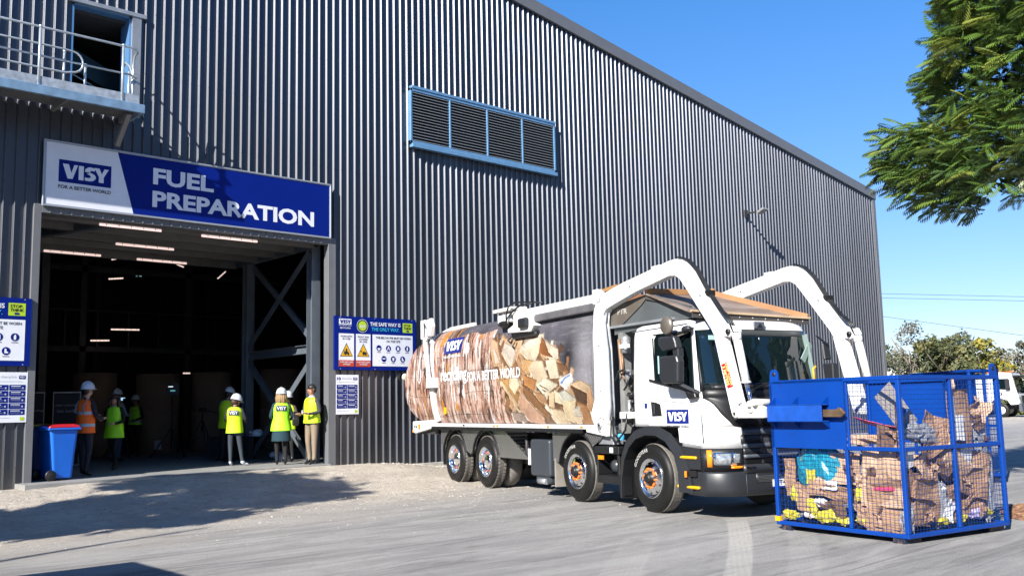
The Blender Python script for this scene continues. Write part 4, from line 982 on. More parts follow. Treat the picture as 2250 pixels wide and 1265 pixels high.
# tailgate frame post with hydraulic ram
m = MB()
pts_ = [(-8.72, 3.30), (-8.60, 3.05), (-8.45, 2.75), (-8.36, 2.4), (-8.30, 2.0), (-8.24, 1.6), (-8.18, 1.26)]
for (xa, za), (xb, zb) in zip(pts_, pts_[1:]): m.bar((xa, yside(za) - .035, za), (xb, yside(zb) - .035, zb), .07, .17, up=(1, 0, 0))
post = m.build('tailgate_frame', wpaint, TR, bev=.008)
m = MB(); m.tube([(-8.50, -.10, 3.08), (-8.20, -.13, 2.15)], .05, 12); m.box(-8.86, -8.62, -.06, .12, 3.08, 3.5); m.prism([(-8.62, 3.15), (-8.38, 3.12), (-8.28, 3.34), (-8.38, 3.52), (-8.5, 3.48)], -.03, .06); m.box(-8.32, -8.0, -.16, .0, 1.98, 2.2)
m.build('tailgate_ram', wpaint, post, bev=.006)
m = MB(); m.tube([(-8.62, -.07, 3.42), (-8.52, -.1, 3.3), (-8.50, -.12, 3.1), (-8.42, -.1, 3.0)], .014, 6); m.build('hose', frost, post)
m = MB(); m.tube([(-8.2, -.15, 2.3), (-8.34, -.17, 2.42), (-8.42, -.15, 2.3), (-8.36, -.12, 2.1), (-8.25, -.12, 1.95)], .014, 6)
m.build('hose', frost, post)
m = MB(); m.box(-7.75, -7.63, yside(1.5) - .03, yside(1.5) - .015, 1.42, 1.56); m.build('safety_sticker', yellow, TR)
# side camera / hydraulics cluster
m = MB(); m.prism([(-4.52, 3.22), (-4.05, 3.28), (-3.62, 3.2), (-3.62, 3.02), (-3.5, 2.95), (-3.62, 2.84), (-4.5, 2.88), (-4.52, 2.95), (-4.28, 3.02), (-4.28, 3.2)], -.06, .16)
cu = m.build('pump_cover', wworn, TR, bev=.012)
m = MB(); m.box(-5.02, -4.52, -.02, .14, 3.09, 3.25); m.build('lamp_case', wpaint, cu, bev=.03, seg=2)
m = MB(); m.box(-5.2, -4.4, -.02, .3, 3.31, 3.37); m.build('cover_plate', wworn, cu)
m = MB(); m.ball((-4.78, .02, 3.07), (.22, .10, .07), 12); m.build('lamp_dome', blk, cu)
m = MB(); m.box(-3.98, -3.66, -.14, -.05, 2.92, 3.10); m.build('motor', dgp, cu, bev=.04, seg=2)
m = MB(); m.box(-4.40, -3.5, -.03, .1, 2.76, 2.86); m.build('lower_bracket', blk, cu, bev=.03)
m = MB()
m.tube([(-4.5, -.08, 2.98), (-4.48, -.1, 3.2), (-4.40, -.09, 3.36), (-4.2, -.05, 3.42), (-3.6, 0, 3.36), (-3.3, .02, 3.32)], .016, 6)
m.tube([(-4.62, -.08, 3.0), (-4.4, -.12, 3.14), (-4.2, -.1, 3.26), (-4.0, -.06, 3.34), (-3.6, -.02, 3.34)], .016, 6)
m.tube([(-4.34, -.08, 2.8), (-4.42, -.1, 2.74), (-4.3, -.1, 2.68), (-4.25, -.08, 2.78)], .02, 6)
m.build('hose', frost, cu)
# ---- under-body: chequer plate wheel guards
def arch(cx_, r, z0, n_=14, a0=0, a1=180): return [(cx_ + r * math.cos(R(a0 + (a1 - a0) * i / n_)), z0 + r * math.sin(R(a0 + (a1 - a0) * i / n_))) for i in range(n_ + 1)]
def zc(p): return [(a, min(b, 1.09)) for a, b in p]
m = MB()
poly = [(-8.03, 1.10), (-8.03, .80), (-7.86, .70)] + [(x, z) for x, z in reversed(arch(-7.27, .56, .52, 14, 18, 165))] + [(-6.52, .62)] + [(x, z) for x, z in reversed(arch(-5.77, .56, .52, 14, 15, 162))] + [(-5.18, .60), (-5.05, .60), (-5.05, 1.10)]
m.prism(poly, .06, .075)
g1_ = m.build('wheel_guard', cheq, TR)
m = MB(); m.prism([(-5.05, 1.10), (-5.05, .60), (-4.05, .60), (-4.05, .63), (-4.98, 1.10)], .06, .075); m.box(-5.05, -4.9, .075, .5, .6, 1.1); m.build('wheel_guard', cheq, TR)
m = MB(); m.prism([(-3.10, 1.08), (-3.10, .62), (-2.90, .60)] + list(reversed(arch(-2.28, .60, .50, 14, 40, 170))) + [(-1.62, .98), (-1.5, 1.08)], .04, .055)
m.build('wheel_guard', cheq, TR)
for cx_ in (AX[2], AX[3]):
    m = MB(); a_ = arch(cx_, .57, .52, 14, 12, 168); b2 = arch(cx_, .60, .52, 14, 12, 168); m.prism(a_ + list(reversed(b2)), .02, .62); m.build('mud_guard', blk, TR)
m = MB(); a_ = arch(AX[1], .585, .5, 14, 10, 172); b2 = arch(AX[1], .61, .5, 14, 10, 172); m.prism(a_ + list(reversed(b2)), .02, .36); m.build('mud_guard', blk, TR)
m = MB(); m.box(-8.02, -7.98, .1, .6, .35, .8); m.build('mud_flap', blk, TR)
m = MB(); m.box(-3.04, -3.0, .03, .38, .19, .66); m.build('mud_flap', mat('dusty_rubber', (.24, .22, .19), .9, var=.2), TR)
m = MB(); m.box(-8.3, -1.0, .14, 2.05, 1.11, 1.15); m.build('body_floor', darkst, TR)
m = MB(); m.box(-1.72, -1.28, .08, 2.1, .92, 1.2); m.build('body_support', galv, TR, bev=.01)
# storage box
m = MB(); m.box(-3.84, -3.14, -.01, .42, .34, .965); bx = m.build('storage_box', tank, TR, bev=.045, seg=3)
m = MB(); m.box(-3.70, -3.20, .02, .4, .22, .36); m.build('box_base', tank, bx, bev=.04, seg=2)
m = MB(); m.tube([(-3.58, .02, .26), (-3.30, .02, .26)], .05, 10); m.build('tail_pipe', galv, bx)
m = MB(); m.box(-3.93, -3.86, .0, .02, .52, .80); m.build('label', white, bx)
m = MB(); m.tube([(-4.35, .2, 1.0), (-4.35, .2, .6)], .03, 8); m.tube([(-4.2, .25, .95), (-4.0, .2, .7), (-4.3, .3, .5)], .02, 6); m.box(-4.6, -3.9, .3, .6, .5, .9); m.build('pipework', darkst, TR)
# step box between second axle and cab
m = MB(); m.box(-1.70, -1.02, .0, .14, .79, .90); m.box(-1.70, -1.02, .03, .5, .34, .46); m.box(-1.70, -1.66, .03, .3, .46, .79); m.box(-1.12, -1.06, .03, .3, .46, .79)
sb = m.build('step_frame', blk, TR, bev=.008)
m = MB(); m.lathe([(0, -.14), (.08, -.12), (.11, -.06), (.11, .3), (0, .32)], (-1.34, .22, .60), 'y', 18); m.build('air_tank', mat('tank_black', (.03, .035, .04), .3), sb)
m = MB(); m.box(-1.62, -1.48, .01, .03, .70, .76); m.build('marker_light', amber, sb); m = MB(); m.box(-1.26, -1.17, -.006, 0, .81, .89); m.build('label', white, sb)
m = MB(); m.lathe([(.05, 0), (.055, .03), (.05, .09), (.0, .10)], (-1.12, .12, 1.0), 'z', 14); m.build('filler_cap', mat('cap_blue', (.06, .35, .62), .4), sb)
# pipes, hoses and steelwork behind the cab
m = MB(); m.box(-1.10, -.98, .12, .26, 1.1, 2.62); m.box(-1.7, -.75, .5, 2.0, 1.1, 3.0); m.build('rear_mast', mat('mast_grey', (.22, .22, .21), .6, .2, var=.2), TR)
m = MB(); m.tube([(-1.05, .1, 2.52), (-1.04, .1, 2.36), (-1.0, .1, 2.0), (-.92, .1, 1.9)], .028, 8); m.tube([(-.98, .1, 2.3), (-.97, .1, 2.0)], .02, 8); m.build('brown_pipe', mat('brown_pipe', (.25, .15, .09), .5, .3), TR)
m = MB(); m.tube([(-.9, .12, 2.50), (-.9, .12, 2.3)], .07, 12); m.ball((-.9, .12, 2.5), .07, 10); m.tube([(-.86, .12, 2.05), (-.86, .12, 1.85)], .05, 10); m.tube([(-.86, .12, 1.6), (-.86, .12, 1.3)], .03, 8); m.build('filter_canister', galv, TR)
m = MB(); m.ball((-.80, .05, 2.39), (.05, .04, .05), 8); m.bar((-.95, .05, 2.40), (-.72, .05, 2.40), .04, .06); m.build('valve', mat('valve_white', (.6, .6, .58), .5), TR)
m = MB(); m.tube([(-1.1, .05, 1.9), (-.98, .02, 2.02), (-.86, .02, 2.04), (-.72, .04, 2.0)], .018, 6); m.tube([(-.9, .06, 1.75), (-.8, .04, 1.8), (-.72, .05, 1.95)], .018, 6)
m.tube([(-1.2, .04, 1.35), (-1.15, 0, 1.1), (-1.0, 0, 1.02), (-.85, .02, 1.15), (-.82, .05, 1.4)], .018, 6); m.tube([(-1.25, .04, 1.3), (-1.22, .0, 1.05), (-1.05, -.01, .97), (-.9, .0, 1.1)], .014, 6)
for k in range(7): m.tube([(-.84 + .02 * (k % 3), .1 + .03 * (k % 2), 1.25 + .1 * k), (-.76, .1, 1.2 + .12 * k), (-.8, .2, 1.3 + .1 * k)], .022, 6)
m.build('hose', frost, TR)
m = MB(); m.box(-1.02, -.72, .04, .3, 1.32, 1.42); m.build('valve_bracket', wworn, TR, bev=.006)
m = MB()
for k in range(6): m.box(-.95 + .03 * (k % 2), -.72, .15, .35, 1.42 + .11 * k, 1.49 + .11 * k)
m.build('valve_block', mat('valve_dark', (.09, .09, .09), .45, .5), TR)
# ---- cab
CY, CH = 1.08, 1.05
def xf(z): return float(np.interp(z, [.3, .9, 1.3, 1.62, 2.5, 2.58, 2.67], [1.30, 1.28, 1.26, 1.22, 1.06, 1.03, .92]))
def plan(z, e, off=0.0):
    """front surface point at height z, e in -1..1 across (near side = -1)"""
    a = abs(e); d = .27 * a ** 7 + .04 * a * a
    return (xf(z) - d + off, CY + e * CH * (1 + off * .2), z)
def cab_ring(z, inset=0.0, xb=-.68, e1=.985):
    pts = [(xb + .02 + inset, CY - CH + .04 + inset, z), (xb + .1 + inset, CY - CH + inset, z)]
    x1 = plan(z, -1)[0]
    for k in range(1, 8): pts.append((xb + .1 + (x1 - xb - .1) * k / 8, CY - CH + inset, z))
    es = [-1, -.985, -.965, -.94, -.91, -.87, -.82, -.74, -.6, -.4, -.2, 0, .2, .4, .6, .74, .82, .87, .91, .94, .965, .985, 1]
    for e in es:
        x, y, _ = plan(z, e); pts.append((x - inset, CY + (y - CY) * (1 - inset / CH), z))
    for k in range(7, 0, -1): pts.append((xb + .1 + (x1 - xb - .1) * k / 8, CY + CH - inset, z))
    pts += [(xb + .1 + inset, CY + CH - inset, z), (xb + .02 + inset, CY + CH - .04 - inset, z)]
    return pts
m = MB(); m.loft([cab_ring(z, i_) for z, i_ in ((1.21, .0), (1.3, 0), (1.62, 0), (1.7, .0), (2.1, .01), (2.5, .025), (2.58, .035), (2.64, .06), (2.675, .12))])
cab = m.build('cab', wpaint, TR)
m = MB(); m.loft([cab_ring(z, 0, .43) for z in (.93, 1.21)]); m.build('cab_front_lower', wpaint, cab)
# glazing: windscreen wraps round to the pillars
def strip(name, z0, z1, e0, e1, off, th, mt, par, nz2=6, ne=22, zb=None, bev=0):
    """curved panel following the cab front; zb lets the lower edge vary with e"""
    m = MB(); vs = []; es = [e0 + (e1 - e0) * i / ne for i in range(ne + 1)]
    for o_ in (off, off - th):
        for j in range(nz2 + 1):
            for e in es:
                zz0 = zb(e) if zb else z0; z = zz0 + (z1 - zz0) * j / nz2
                ins = float(np.interp(z, [1.7, 2.1, 2.5, 2.58], [0, .01, .025, .035])); x, y, _ = plan(z, e, o_)
                vs.append((x - ins, CY + (y - CY) * (1 - ins / CH), z))
    N = (ne + 1) * (nz2 + 1); fs = []
    for k in (0, N):
        for j in range(nz2):
            for i in range(ne): a = k + j * (ne + 1) + i; fs.append((a, a + 1, a + ne + 2, a + ne + 1))
    for i in range(ne):
        fs.append((i, i + 1, N + i + 1, N + i)); t_ = nz2 * (ne + 1) + i; fs.append((t_, t_ + 1, N + t_ + 1, N + t_))
    for j in range(nz2):
        a = j * (ne + 1); fs.append((a, a + ne + 1, N + a + ne + 1, N + a)); a += ne; fs.append((a, a + ne + 1, N + a + ne + 1, N + a))
    m.add(vs, fs, 0, True); return m.build(name, mt, par)
strip('windscreen', 1.70, 2.50, -.965, .965, .012, .01, glass, cab, 8, 40)
strip('windscreen_trim', 1.58, 1.715, -.97, .97, .008, .02, blk, cab, 2, 40)
strip('corner_trim', 0, 1.60, -.955, .955, .010, .02, blk, cab, 3, 60, zb=lambda e: float(np.interp(abs(e), [.6, .70, .82, .90, .955], [1.20, 1.22, 1.36, 1.52, 1.575])))
strip('sun_visor', 2.42, 2.50, -.8, .8, .016, .005, mat('visor_band', (.05, .055, .055), .3), cab, 1, 20)
strip('lower_dash_trim', 1.70, 1.76, -.9, .9, .016, .005, blk, cab, 1, 20)
for e0, e1 in ((-.985, -.955), (.955, .985)): strip('pillar_trim', 1.68, 2.50, e0, e1, .014, .014, blk, cab, 6, 3)
# things seen through the glass: pale pillar, card and yellow rail stand on the inner side, kept just outside the dark pane
m = MB(); m.bar((1.16, 1.86, 1.75), (1.04, 1.84, 2.45), .02, .10); m.bar((1.13, 1.7, 2.08), (1.09, 1.9, 2.32), .02, .09); m.build('pale_bracket', mat('inner_pale', (.20, .27, .25), .4), cab)
m = MB(); m.tube([(1.235, 1.80, 1.75), (1.22, 1.80, 1.96), (1.21, 1.86, 2.0)], .016, 8); m.build('grab_rail', yellow, cab)
m = MB(); m.box(1.07, 1.08, .12, .36, 2.36, 2.42); m.build('permit_card', mat('card_green', (.35, .55, .55), .5), cab)
# roof header details
strip('header_seam', 2.498, 2.512, -.99, .99, .006, .006, blk, cab, 1, 30)
m = MB(); m.box(1.03, 1.06, .93, 1.12, 2.52, 2.62); m.build('camera_housing', mgp, cab, bev=.01); m = MB(); m.prism([(.98, 2.54), (1.08, 2.54), (1.03, 2.60)], 1.062, 1.066, 'yz'); m.build('camera_lens', blk, cab)
m = MB(); m.box(1.045, 1.075, .98, 1.10, 2.33, 2.345); m.box(1.045, 1.075, .98, .99, 2.33, 2.40); m.build('sensor_bracket', white, cab)
# side: door, window, handle, seam lines
yD = CY - CH
m = MB(); m.prism([(-.215, 2.53), (-.22, 1.9), (-.235, 1.22), (.45, 1.22), (.47, 1.0), (.955, .96), (.965, 1.65), (.90, 2.55)], yD - .008, yD + .0)
door = m.build('door', wpaint, cab, bev=.006)
m = MB(); m.prism([(-.03, 2.44), (.03, 2.50), (.80, 2.50), (.835, 2.46), (.835, 1.70), (-.045, 1.845)], yD - .012, yD - .002); win = m.build('window', glass, door, bev=.004)
m = MB(); m.prism([(-.17, 1.855), (.93, 1.64), (.93, 1.66), (-.17, 1.885)], yD - .03, yD - .008); m.build('window_sill', blk, door)
m = MB()
for a, b, c_, d in ((-.05, 2.46, -.03, 1.84), (.838, 2.48, .85, 1.70)): m.bar((a, yD - .014, b), (c_, yD - .014, d), .01, .02, up=(0, 1, 0))
m.bar((-.03, yD - .014, 2.505), (.83, yD - .014, 2.505), .01, .02, up=(0, 1, 0)); m.build('window_seal', blk, door)
m = MB(); m.prism([(-.16, 1.56), (-.05, 1.55), (.06, 1.52), (.09, 1.36), (-.14, 1.355)], yD - .014, yD - .004); hdl = m.build('handle_recess', blk, door)
m = MB(); m.box(-.12, -.06, yD - .03, yD - .014, 1.375, 1.53); m.build('handle', dgp, hdl, bev=.01)
m = MB(); m.bar((-.22, yD - .010, 1.60), (.96, yD - .010, 1.50), .004, .006, up=(0, 1, 0)); m.build('crease', mgp, door)
m = MB(); visy_mark(m, .205, .70, 1.255, 1.445, yD - .012, 0, 1, True, 2); m.build('door_logo', [logob, white, inkb], door)
m = MB(); m.box(-.33, -.27, yD - .006, yD - .001, 1.47, 1.54); m.build('small_badge', logob, cab)
strip('seam', 1.0, 1.62, -.999, -.992, .004, .004, mgp, cab, 4, 1)
m = MB(); m.prism([(-.62, 2.585), (.75, 2.60), (.75, 2.612), (-.62, 2.597)], yD + .03, yD + .034); m.build('roof_seam', mgp, cab)
m = MB(); m.box(.05, .08, yD - .016, yD - .012, 1.95, 2.2); m.bar((.62, yD - .018, 1.78), (.62, yD - .018, 2.02), .12, .004); m.build('cab_interior_card', mat('card_green', (.35, .55, .55), .5), door)
# mirrors on the door
mr = node('mirror', TR, (0, 0, 0))
m = MB(); m.M = Matrix.Rotation(0, 4, 'Z'); m.prism([(.44, 2.43), (.80, 2.43), (.84, 2.34), (.86, 2.25), (.52, 2.24), (.45, 2.32)], -.26, -.14); m.build('mirror_head', dgp, mr, bev=.03, seg=3)
m = MB(); m.prism([(.47, 2.17), (.86, 2.17), (.89, 2.08), (.87, 1.79), (.50, 1.80), (.45, 1.9)], -.27, -.14); m.build('mirror_head', dgp, mr, bev=.035, seg=3)
m = MB(); m.bar((.80, -.18, 2.26), (.80, -.18, 2.14), .1, .12); m.build('mirror_arm', dgp, mr, bev=.008)
m = MB(); m.bar((.78, -.2, 1.80), (.95, .02, 1.66), .06, .05); m.build('mirror_arm', dgp, mr, bev=.008)
m = MB(); m.bar((.6, -.15, 1.80), (.95, .0, 1.62), .04, .05); m.build('mirror_arm', dgp, mr, bev=.008)
m = MB(); m.bar((.5, -.12, 2.44), (.9, .02, 2.53), .04, .03); m.build('mirror_arm', dgp, mr, bev=.008)
m = MB(); m.prism([(.70, 1.75), (.95, 1.66), (.97, 1.60), (.8, 1.58)], -.06, .02); m.build('mirror_foot', blk, mr, bev=.01)
m = MB(); m.lathe([(0, -.035), (.11, -.03), (.13, 0), (.128, .02), (0, .025)], (.62, -.22, 2.58), 'y', 24); m.tube([(.62, -.2, 2.48), (.66, -.12, 2.42), (.8, 0, 2.48)], .014, 6); m.build('round_mirror', mat('mirror_brown', (.22, .19, .16), .35, .6), mr)
m = MB(); m.ball((.85, -.06, 2.52), (.10, .06, .045), 10); m.build('kerb_mirror', dgp, mr)
m2 = MB(); m2.prism([(.99, 2.35), (1.02, 2.35), (1.05, 2.1), (1.0, 2.1)], 2.2, 2.34); m2.prism([(.95, 2.05), (1.15, 2.05), (1.15, 1.75), (.98, 1.75)], 2.24, 2.34); m2.bar((1.0, 2.1, 2.45), (1.05, 2.3, 2.3), .03, .03); m2.build('far_mirror', dgp, TR, bev=.02)
# wheel arch flare
ao = [(-.99, .16), (-1.0, .44), (-.94, .75), (-.80, .99), (-.56, 1.15), (-.27, 1.215), (.06, 1.21), (.33, 1.12), (.56, .91), (.72, .62), (.77, .34)]
ai = [(-.88, .16), (-.87, .44), (-.79, .72), (-.67, .90), (-.48, 1.03), (-.24, 1.09), (.02, 1.085), (.24, 1.01), (.42, .85), (.50, .62), (.52, .34)]
m = MB()
for k in range(len(ao) - 1):
    a, b, c_, d = ao[k], ao[k + 1], ai[k + 1], ai[k]
    m.add([(a[0], -.01, a[1]), (b[0], -.01, b[1]), (c_[0], -.055, c_[1]), (d[0], -.055, d[1])], [(0, 1, 2, 3)], 0, True)
    m.add([(d[0], -.055, d[1]), (c_[0], -.055, c_[1]), (c_[0], .35, c_[1]), (d[0], .35, d[1])], [(0, 1, 2, 3)], 1, True)
m.build('wheel_arch', [dgp, blk], TR)
m = MB(); m.box(-.98, -.86, -.03, .12, .2, .5); m.build('arch_flap', blk, TR)
# bumper, corner, steps
def low_ring(z, xb, ins=0.0, xadd=0.0):
    pts = [(xb, CY - CH - .02 + ins, z)]
    x1 = plan(z, -1)[0] + xadd
    for k in range(1, 5): pts.append((xb + (x1 - xb) * k / 5, CY - CH - .02 + ins, z))
    for e in [-1, -.985, -.965, -.94, -.91, -.87, -.82, -.74, -.6, -.3, 0, .3, .6, .74, .82, .87, .91, .94, .965, .985, 1]:
        x, y, _ = plan(z, e); pts.append((x + xadd - ins, CY + (y - CY) * (1 + .02 / CH - ins / CH), z))
    for k in range(4, 0, -1): pts.append((xb + (x1 - xb) * k / 5, CY + CH + .02 - ins, z))
    pts.append((xb, CY + CH + .02 - ins, z)); return pts
m = MB(); m.loft([low_ring(.31, .62, .05, .02), low_ring(.335, .60, .01, .03), low_ring(.40, .58, 0, .035), low_ring(.60, .50, 0, .03), low_ring(.63, .50, .012, .03)])
bump_ = m.build('bumper', dgp, TR)
m = MB(); m.loft([low_ring(.63, .47, .006, .0), low_ring(.93, .44, .008, .0)]); m.build('bumper_upper', blk, bump_)
m = MB(); m.prism([(.44, .655), (.94, .655), (.94, .93), (.46, .96)], -.004, .01); m.build('side_panel', dgp, bump_)
for z, xs0 in ((.805, .40), (.415, .43)):
    m = MB(); m.box(xs0, xs0 + .47, -.028, .03, z - .018, z + .022); m.build('step_tread', yellow, bump_, bev=.012)
m = MB(); m.box(.5, .86, -.02, .0, .56, .64); m.build('step_recess', blk, bump_)
m = MB(); m.box(.80, .82, -.032, -.02, .60, .68) if False else m.box(.66, .70, -.06, -.05, .55, .63); m.build('marker_light', amber, bump_)
# headlights
for sgn in (-1, 1):
    def E(a, b): return (a, b) if sgn < 0 else (-b, -a)
    e0, e1 = E(-.985, -.60); hl = strip('headlight', .665, .925, e0, e1, .006, .02, blk, TR, 3, 10)
    e0, e1 = E(-.935, -.70); strip('headlight_reflector', .71, .88, e0, e1, .010, .004, chrome, hl, 2, 8)
    e0, e1 = E(-.915, -.76); strip('headlight_lens', .725, .865, e0, e1, .016, .004, mat('lens_clear', (.34, .37, .39), .08, .5, coat=1, var=.5, vscale=22), hl, 2, 8)
    e0, e1 = E(-.735, -.65); strip('headlight_lens', .74, .86, e0, e1, .014, .004, mat('lens_clear', (.34, .37, .39), .08, .5, coat=1, var=.5, vscale=22), hl, 2, 4)
    e0, e1 = E(-.982, -.945); strip('indicator', .69, .91, e0, e1, .012, .006, amber, hl, 2, 3)
    e0, e1 = E(-.77, -.61); strip('indicator', .672, .702, e0, e1, .014, .008, amber, hl, 1, 4)
# grille
gp = node('grille', TR)
strip('grille_back', .62, 1.60, -.60, .60, .002, .02, blk, gp, 4, 20)
strip('grille_slat', 1.33, 1.42, -.66, .66, .035, .04, dgp, gp, 1, 20); strip('grille_slat', 1.10, 1.17, -.60, .60, .03, .03, mgp, gp, 1, 20)
strip('grille_slat', .985, 1.10, -.62, -.30, .022, .02, dgp, gp, 1, 8); strip('grille_slat', .985, 1.10, .30, .62, .022, .02, dgp, gp, 1, 8)
strip('grille_slat', .93, .985, -.60, .60, .03, .03, mgp, gp, 1, 20); strip('grille_slat', .80, .845, -.60, .60, .03, .03, mgp, gp, 1, 20)
strip('grille_slat', .845, .93, -.60, -.33, .022, .02, dgp, gp, 1, 8); strip('grille_slat', .845, .93, .33, .60, .022, .02, dgp, gp, 1, 8)
strip('grille_slat', .60, .72, -.62, .62, .034, .03, dgp, gp, 1, 20)
m = MB(); vs, fs = text_geo('P370', .04)
m.add([plan(.655 + b * .035, -.585 + a * .14, .042) for a, b in vs], fs); m.build('badge', chrome, gp)
mesh_dot = mat('grille_dot', (.45, .46, .48), .4, .6)
m = MB()
for (za, zb, ea, eb) in ((.86, .92, -.32, -.05), (.99, 1.06, -.30, -.1), (.74, .79, -.32, 0), (.49, .58, -.42, .2)):
    z = za; r_ = 0
    while z < zb:
        e = ea + (.011 if r_ % 2 else 0)
        while e < eb:
            x, y, _ = plan(z, e, .036 if za < .6 else .006); m.add([(x, y - .006, z), (x, y, z - .006), (x, y + .006, z), (x, y, z + .006)], [(0, 1, 2, 3)]); e += .024
        z += .018; r_ += 1
m.build('grille_mesh', mesh_dot, gp)
strip('lower_intake', .475, .60, -.45, .45, .034, .01, blk, bump_, 1, 16)
strip('bumper_line', .33, .60, -.60, -.596, .038, .006, mgp, bump_, 1, 1)
m = MB(); x, y, _ = plan(.44, -.16, .04); m.box(x, x + .01, .86, 1.32, .41, .51, 0); m.box(x, x + .011, .86, 1.32, .395, .42, 1); put_text(m, 'XT45GH', .87, 1.31, .435, .50, x + .012, 2, .02, 'yz'); m.build('number_plate', [white, logob, inkb], bump_)
m = MB(); m.box(1.27, 1.36, .5, 1.75, 1.44, 1.52); m.box(1.26, 1.34, .3, .42, 1.3, 1.5); m.build('front_ledge', dgp, TR, bev=.02)
for yy in (.55, 1.2):
    m = MB(); m.bar((1.29, yy, 1.66), (1.20, yy + .42, 1.78), .02, .02); m.build('wiper', blk, cab)
# ---- hopper canopy over the cab
hp = node('hopper_canopy', TR)
m = MB(); m.prism([(-1.26, 2.72), (-1.26, 2.6), (.86, 2.70), (.87, 2.77), (-.28, 3.14), (-1.3, 3.05)], .16, .18); m.build('wing_plate', wing, hp)
m = MB(); m.box(-1.3, .3, .10, .2, 2.70, 2.735); m.build('wing_flange', galv, hp)
A = Vector((-.3, .1, 3.14)); B = Vector((-.3, 1.33, 3.15)); Cc = Vector((.85, 2.12, 2.70)); Dd = Vector((.85, .04, 2.755)); E_ = Vector((-.3, 2.0, 3.0))
m = MB(); dn = Vector((0, 0, -.025)); m.add([A, B, Cc, Dd, A + dn, B + dn, Cc + dn, Dd + dn], [(0, 1, 2, 3), (7, 6, 5, 4), (0, 4, 5, 1), (1, 5, 6, 2), (2, 6, 7, 3), (3, 7, 4, 0)]); m.add([B, E_, Cc], [(0, 1, 2)]); m.build('hopper_sheet', plank, hp)
m = MB(); up_ = Vector((0, 0, .06))
for a, b in ((A, B), (B, Cc)): m.bar(a + up_ * .5, b + up_ * .5, .05, .085)
m.ball(B + up_, (.06, .06, .05), 8); m.build('hopper_rim', rust, hp, bev=.008)
m = MB(); m.bar(Dd + Vector((.01, -.02, .012)), Cc + Vector((.01, .02, .012)), .05, .03); m.build('hopper_front_edge', mat('edge_tan', (.42, .31, .20), .7, var=.2), hp)
m = MB(); m.bar(Dd + Vector((0, 0, -.045)), Cc + Vector((0, 0, -.045)), .02, .07); m.bar(Dd + Vector((-.5, .3, .06)), Cc + Vector((-.5, -.2, .05)), .02, .05)
for k in range(9):
    p_ = Dd.lerp(Cc, (k + .5) / 9) + Vector((.014, 0, -.04)); m.ball(p_, .012, 6, 1)
m.build('rubber_skirt', [mat('skirt_dark', (.05, .045, .042), .8), galv], hp)
m = MB(); m.bar((-.35, .15, 3.08), (.62, .2, 2.84), .05, .04); m.bar((.05, .3, 2.96), (.12, .55, 2.96), .05, .05, mi=1); m.build('hinge_bar', [mat('skirt_dark', (.05, .045, .042), .8), rust], hp)
m = MB(); m.box(-1.7, -.28, .2, 2.0, 2.98, 3.02); m.box(-1.70, -1.60, .15, 2.05, 3.0, 3.3, 1); m.bar((-1.6, .12, 3.30), (-1.05, .12, 3.34), .08, .05, mi=1); m.build('hopper_floor', [darkst, rust], hp)
# underside plate with stencilled mark, visible below the arm
m = MB(); m.prism([(-1.34, 2.70), (-1.1, 2.70), (-.5, 2.98), (-.28, 3.12), (-1.0, 3.06), (-1.34, 2.98)], .14, .15, mi=0); put_text(m, 'PTR', -1.12, -.86, 2.90, 2.98, .136, 1, .02); m.build('stencil_plate', [mat('under_dark', (.10, .085, .07), .6, var=.2), mat('stencil', (.4, .38, .35), .6)], hp)
# ---- lift arms
ARM = [(-1.664, 1.165), (-1.773, 1.398), (-1.658, 1.613), (-1.644, 1.954), (-1.638, 2.706), (-1.605, 2.984), (-1.524, 3.127), (-1.375, 3.229), (-1.078, 3.29), (-0.733, 3.352), (-0.013, 3.448), (0.40, 3.508), (0.56, 3.515), (0.703, 3.486), (0.854, 3.395), (0.969, 3.272), (1.212, 2.923), (1.423, 2.661), (1.525, 2.548), (1.692, 2.498), (1.732, 2.424), (1.71, 2.366), (1.644, 2.347), (1.536, 2.371), (1.505, 2.334), (1.447, 2.205), (1.418, 2.189), (1.394, 2.233), (1.357, 2.357), (1.279, 2.485), (0.941, 2.889), (0.781, 3.08), (0.648, 3.227), (0.545, 3.281), (0.399, 3.294), (-0.434, 3.168), (-0.997, 3.051), (-1.253, 2.992), (-1.336, 2.915), (-1.351, 2.788), (-1.308, 2.404), (-1.296, 1.981), (-1.279, 1.625), (-1.29, 1.459), (-1.34, 1.25), (-1.406, 1.15), (-1.508, 1.095), (-1.60, 1.10)]
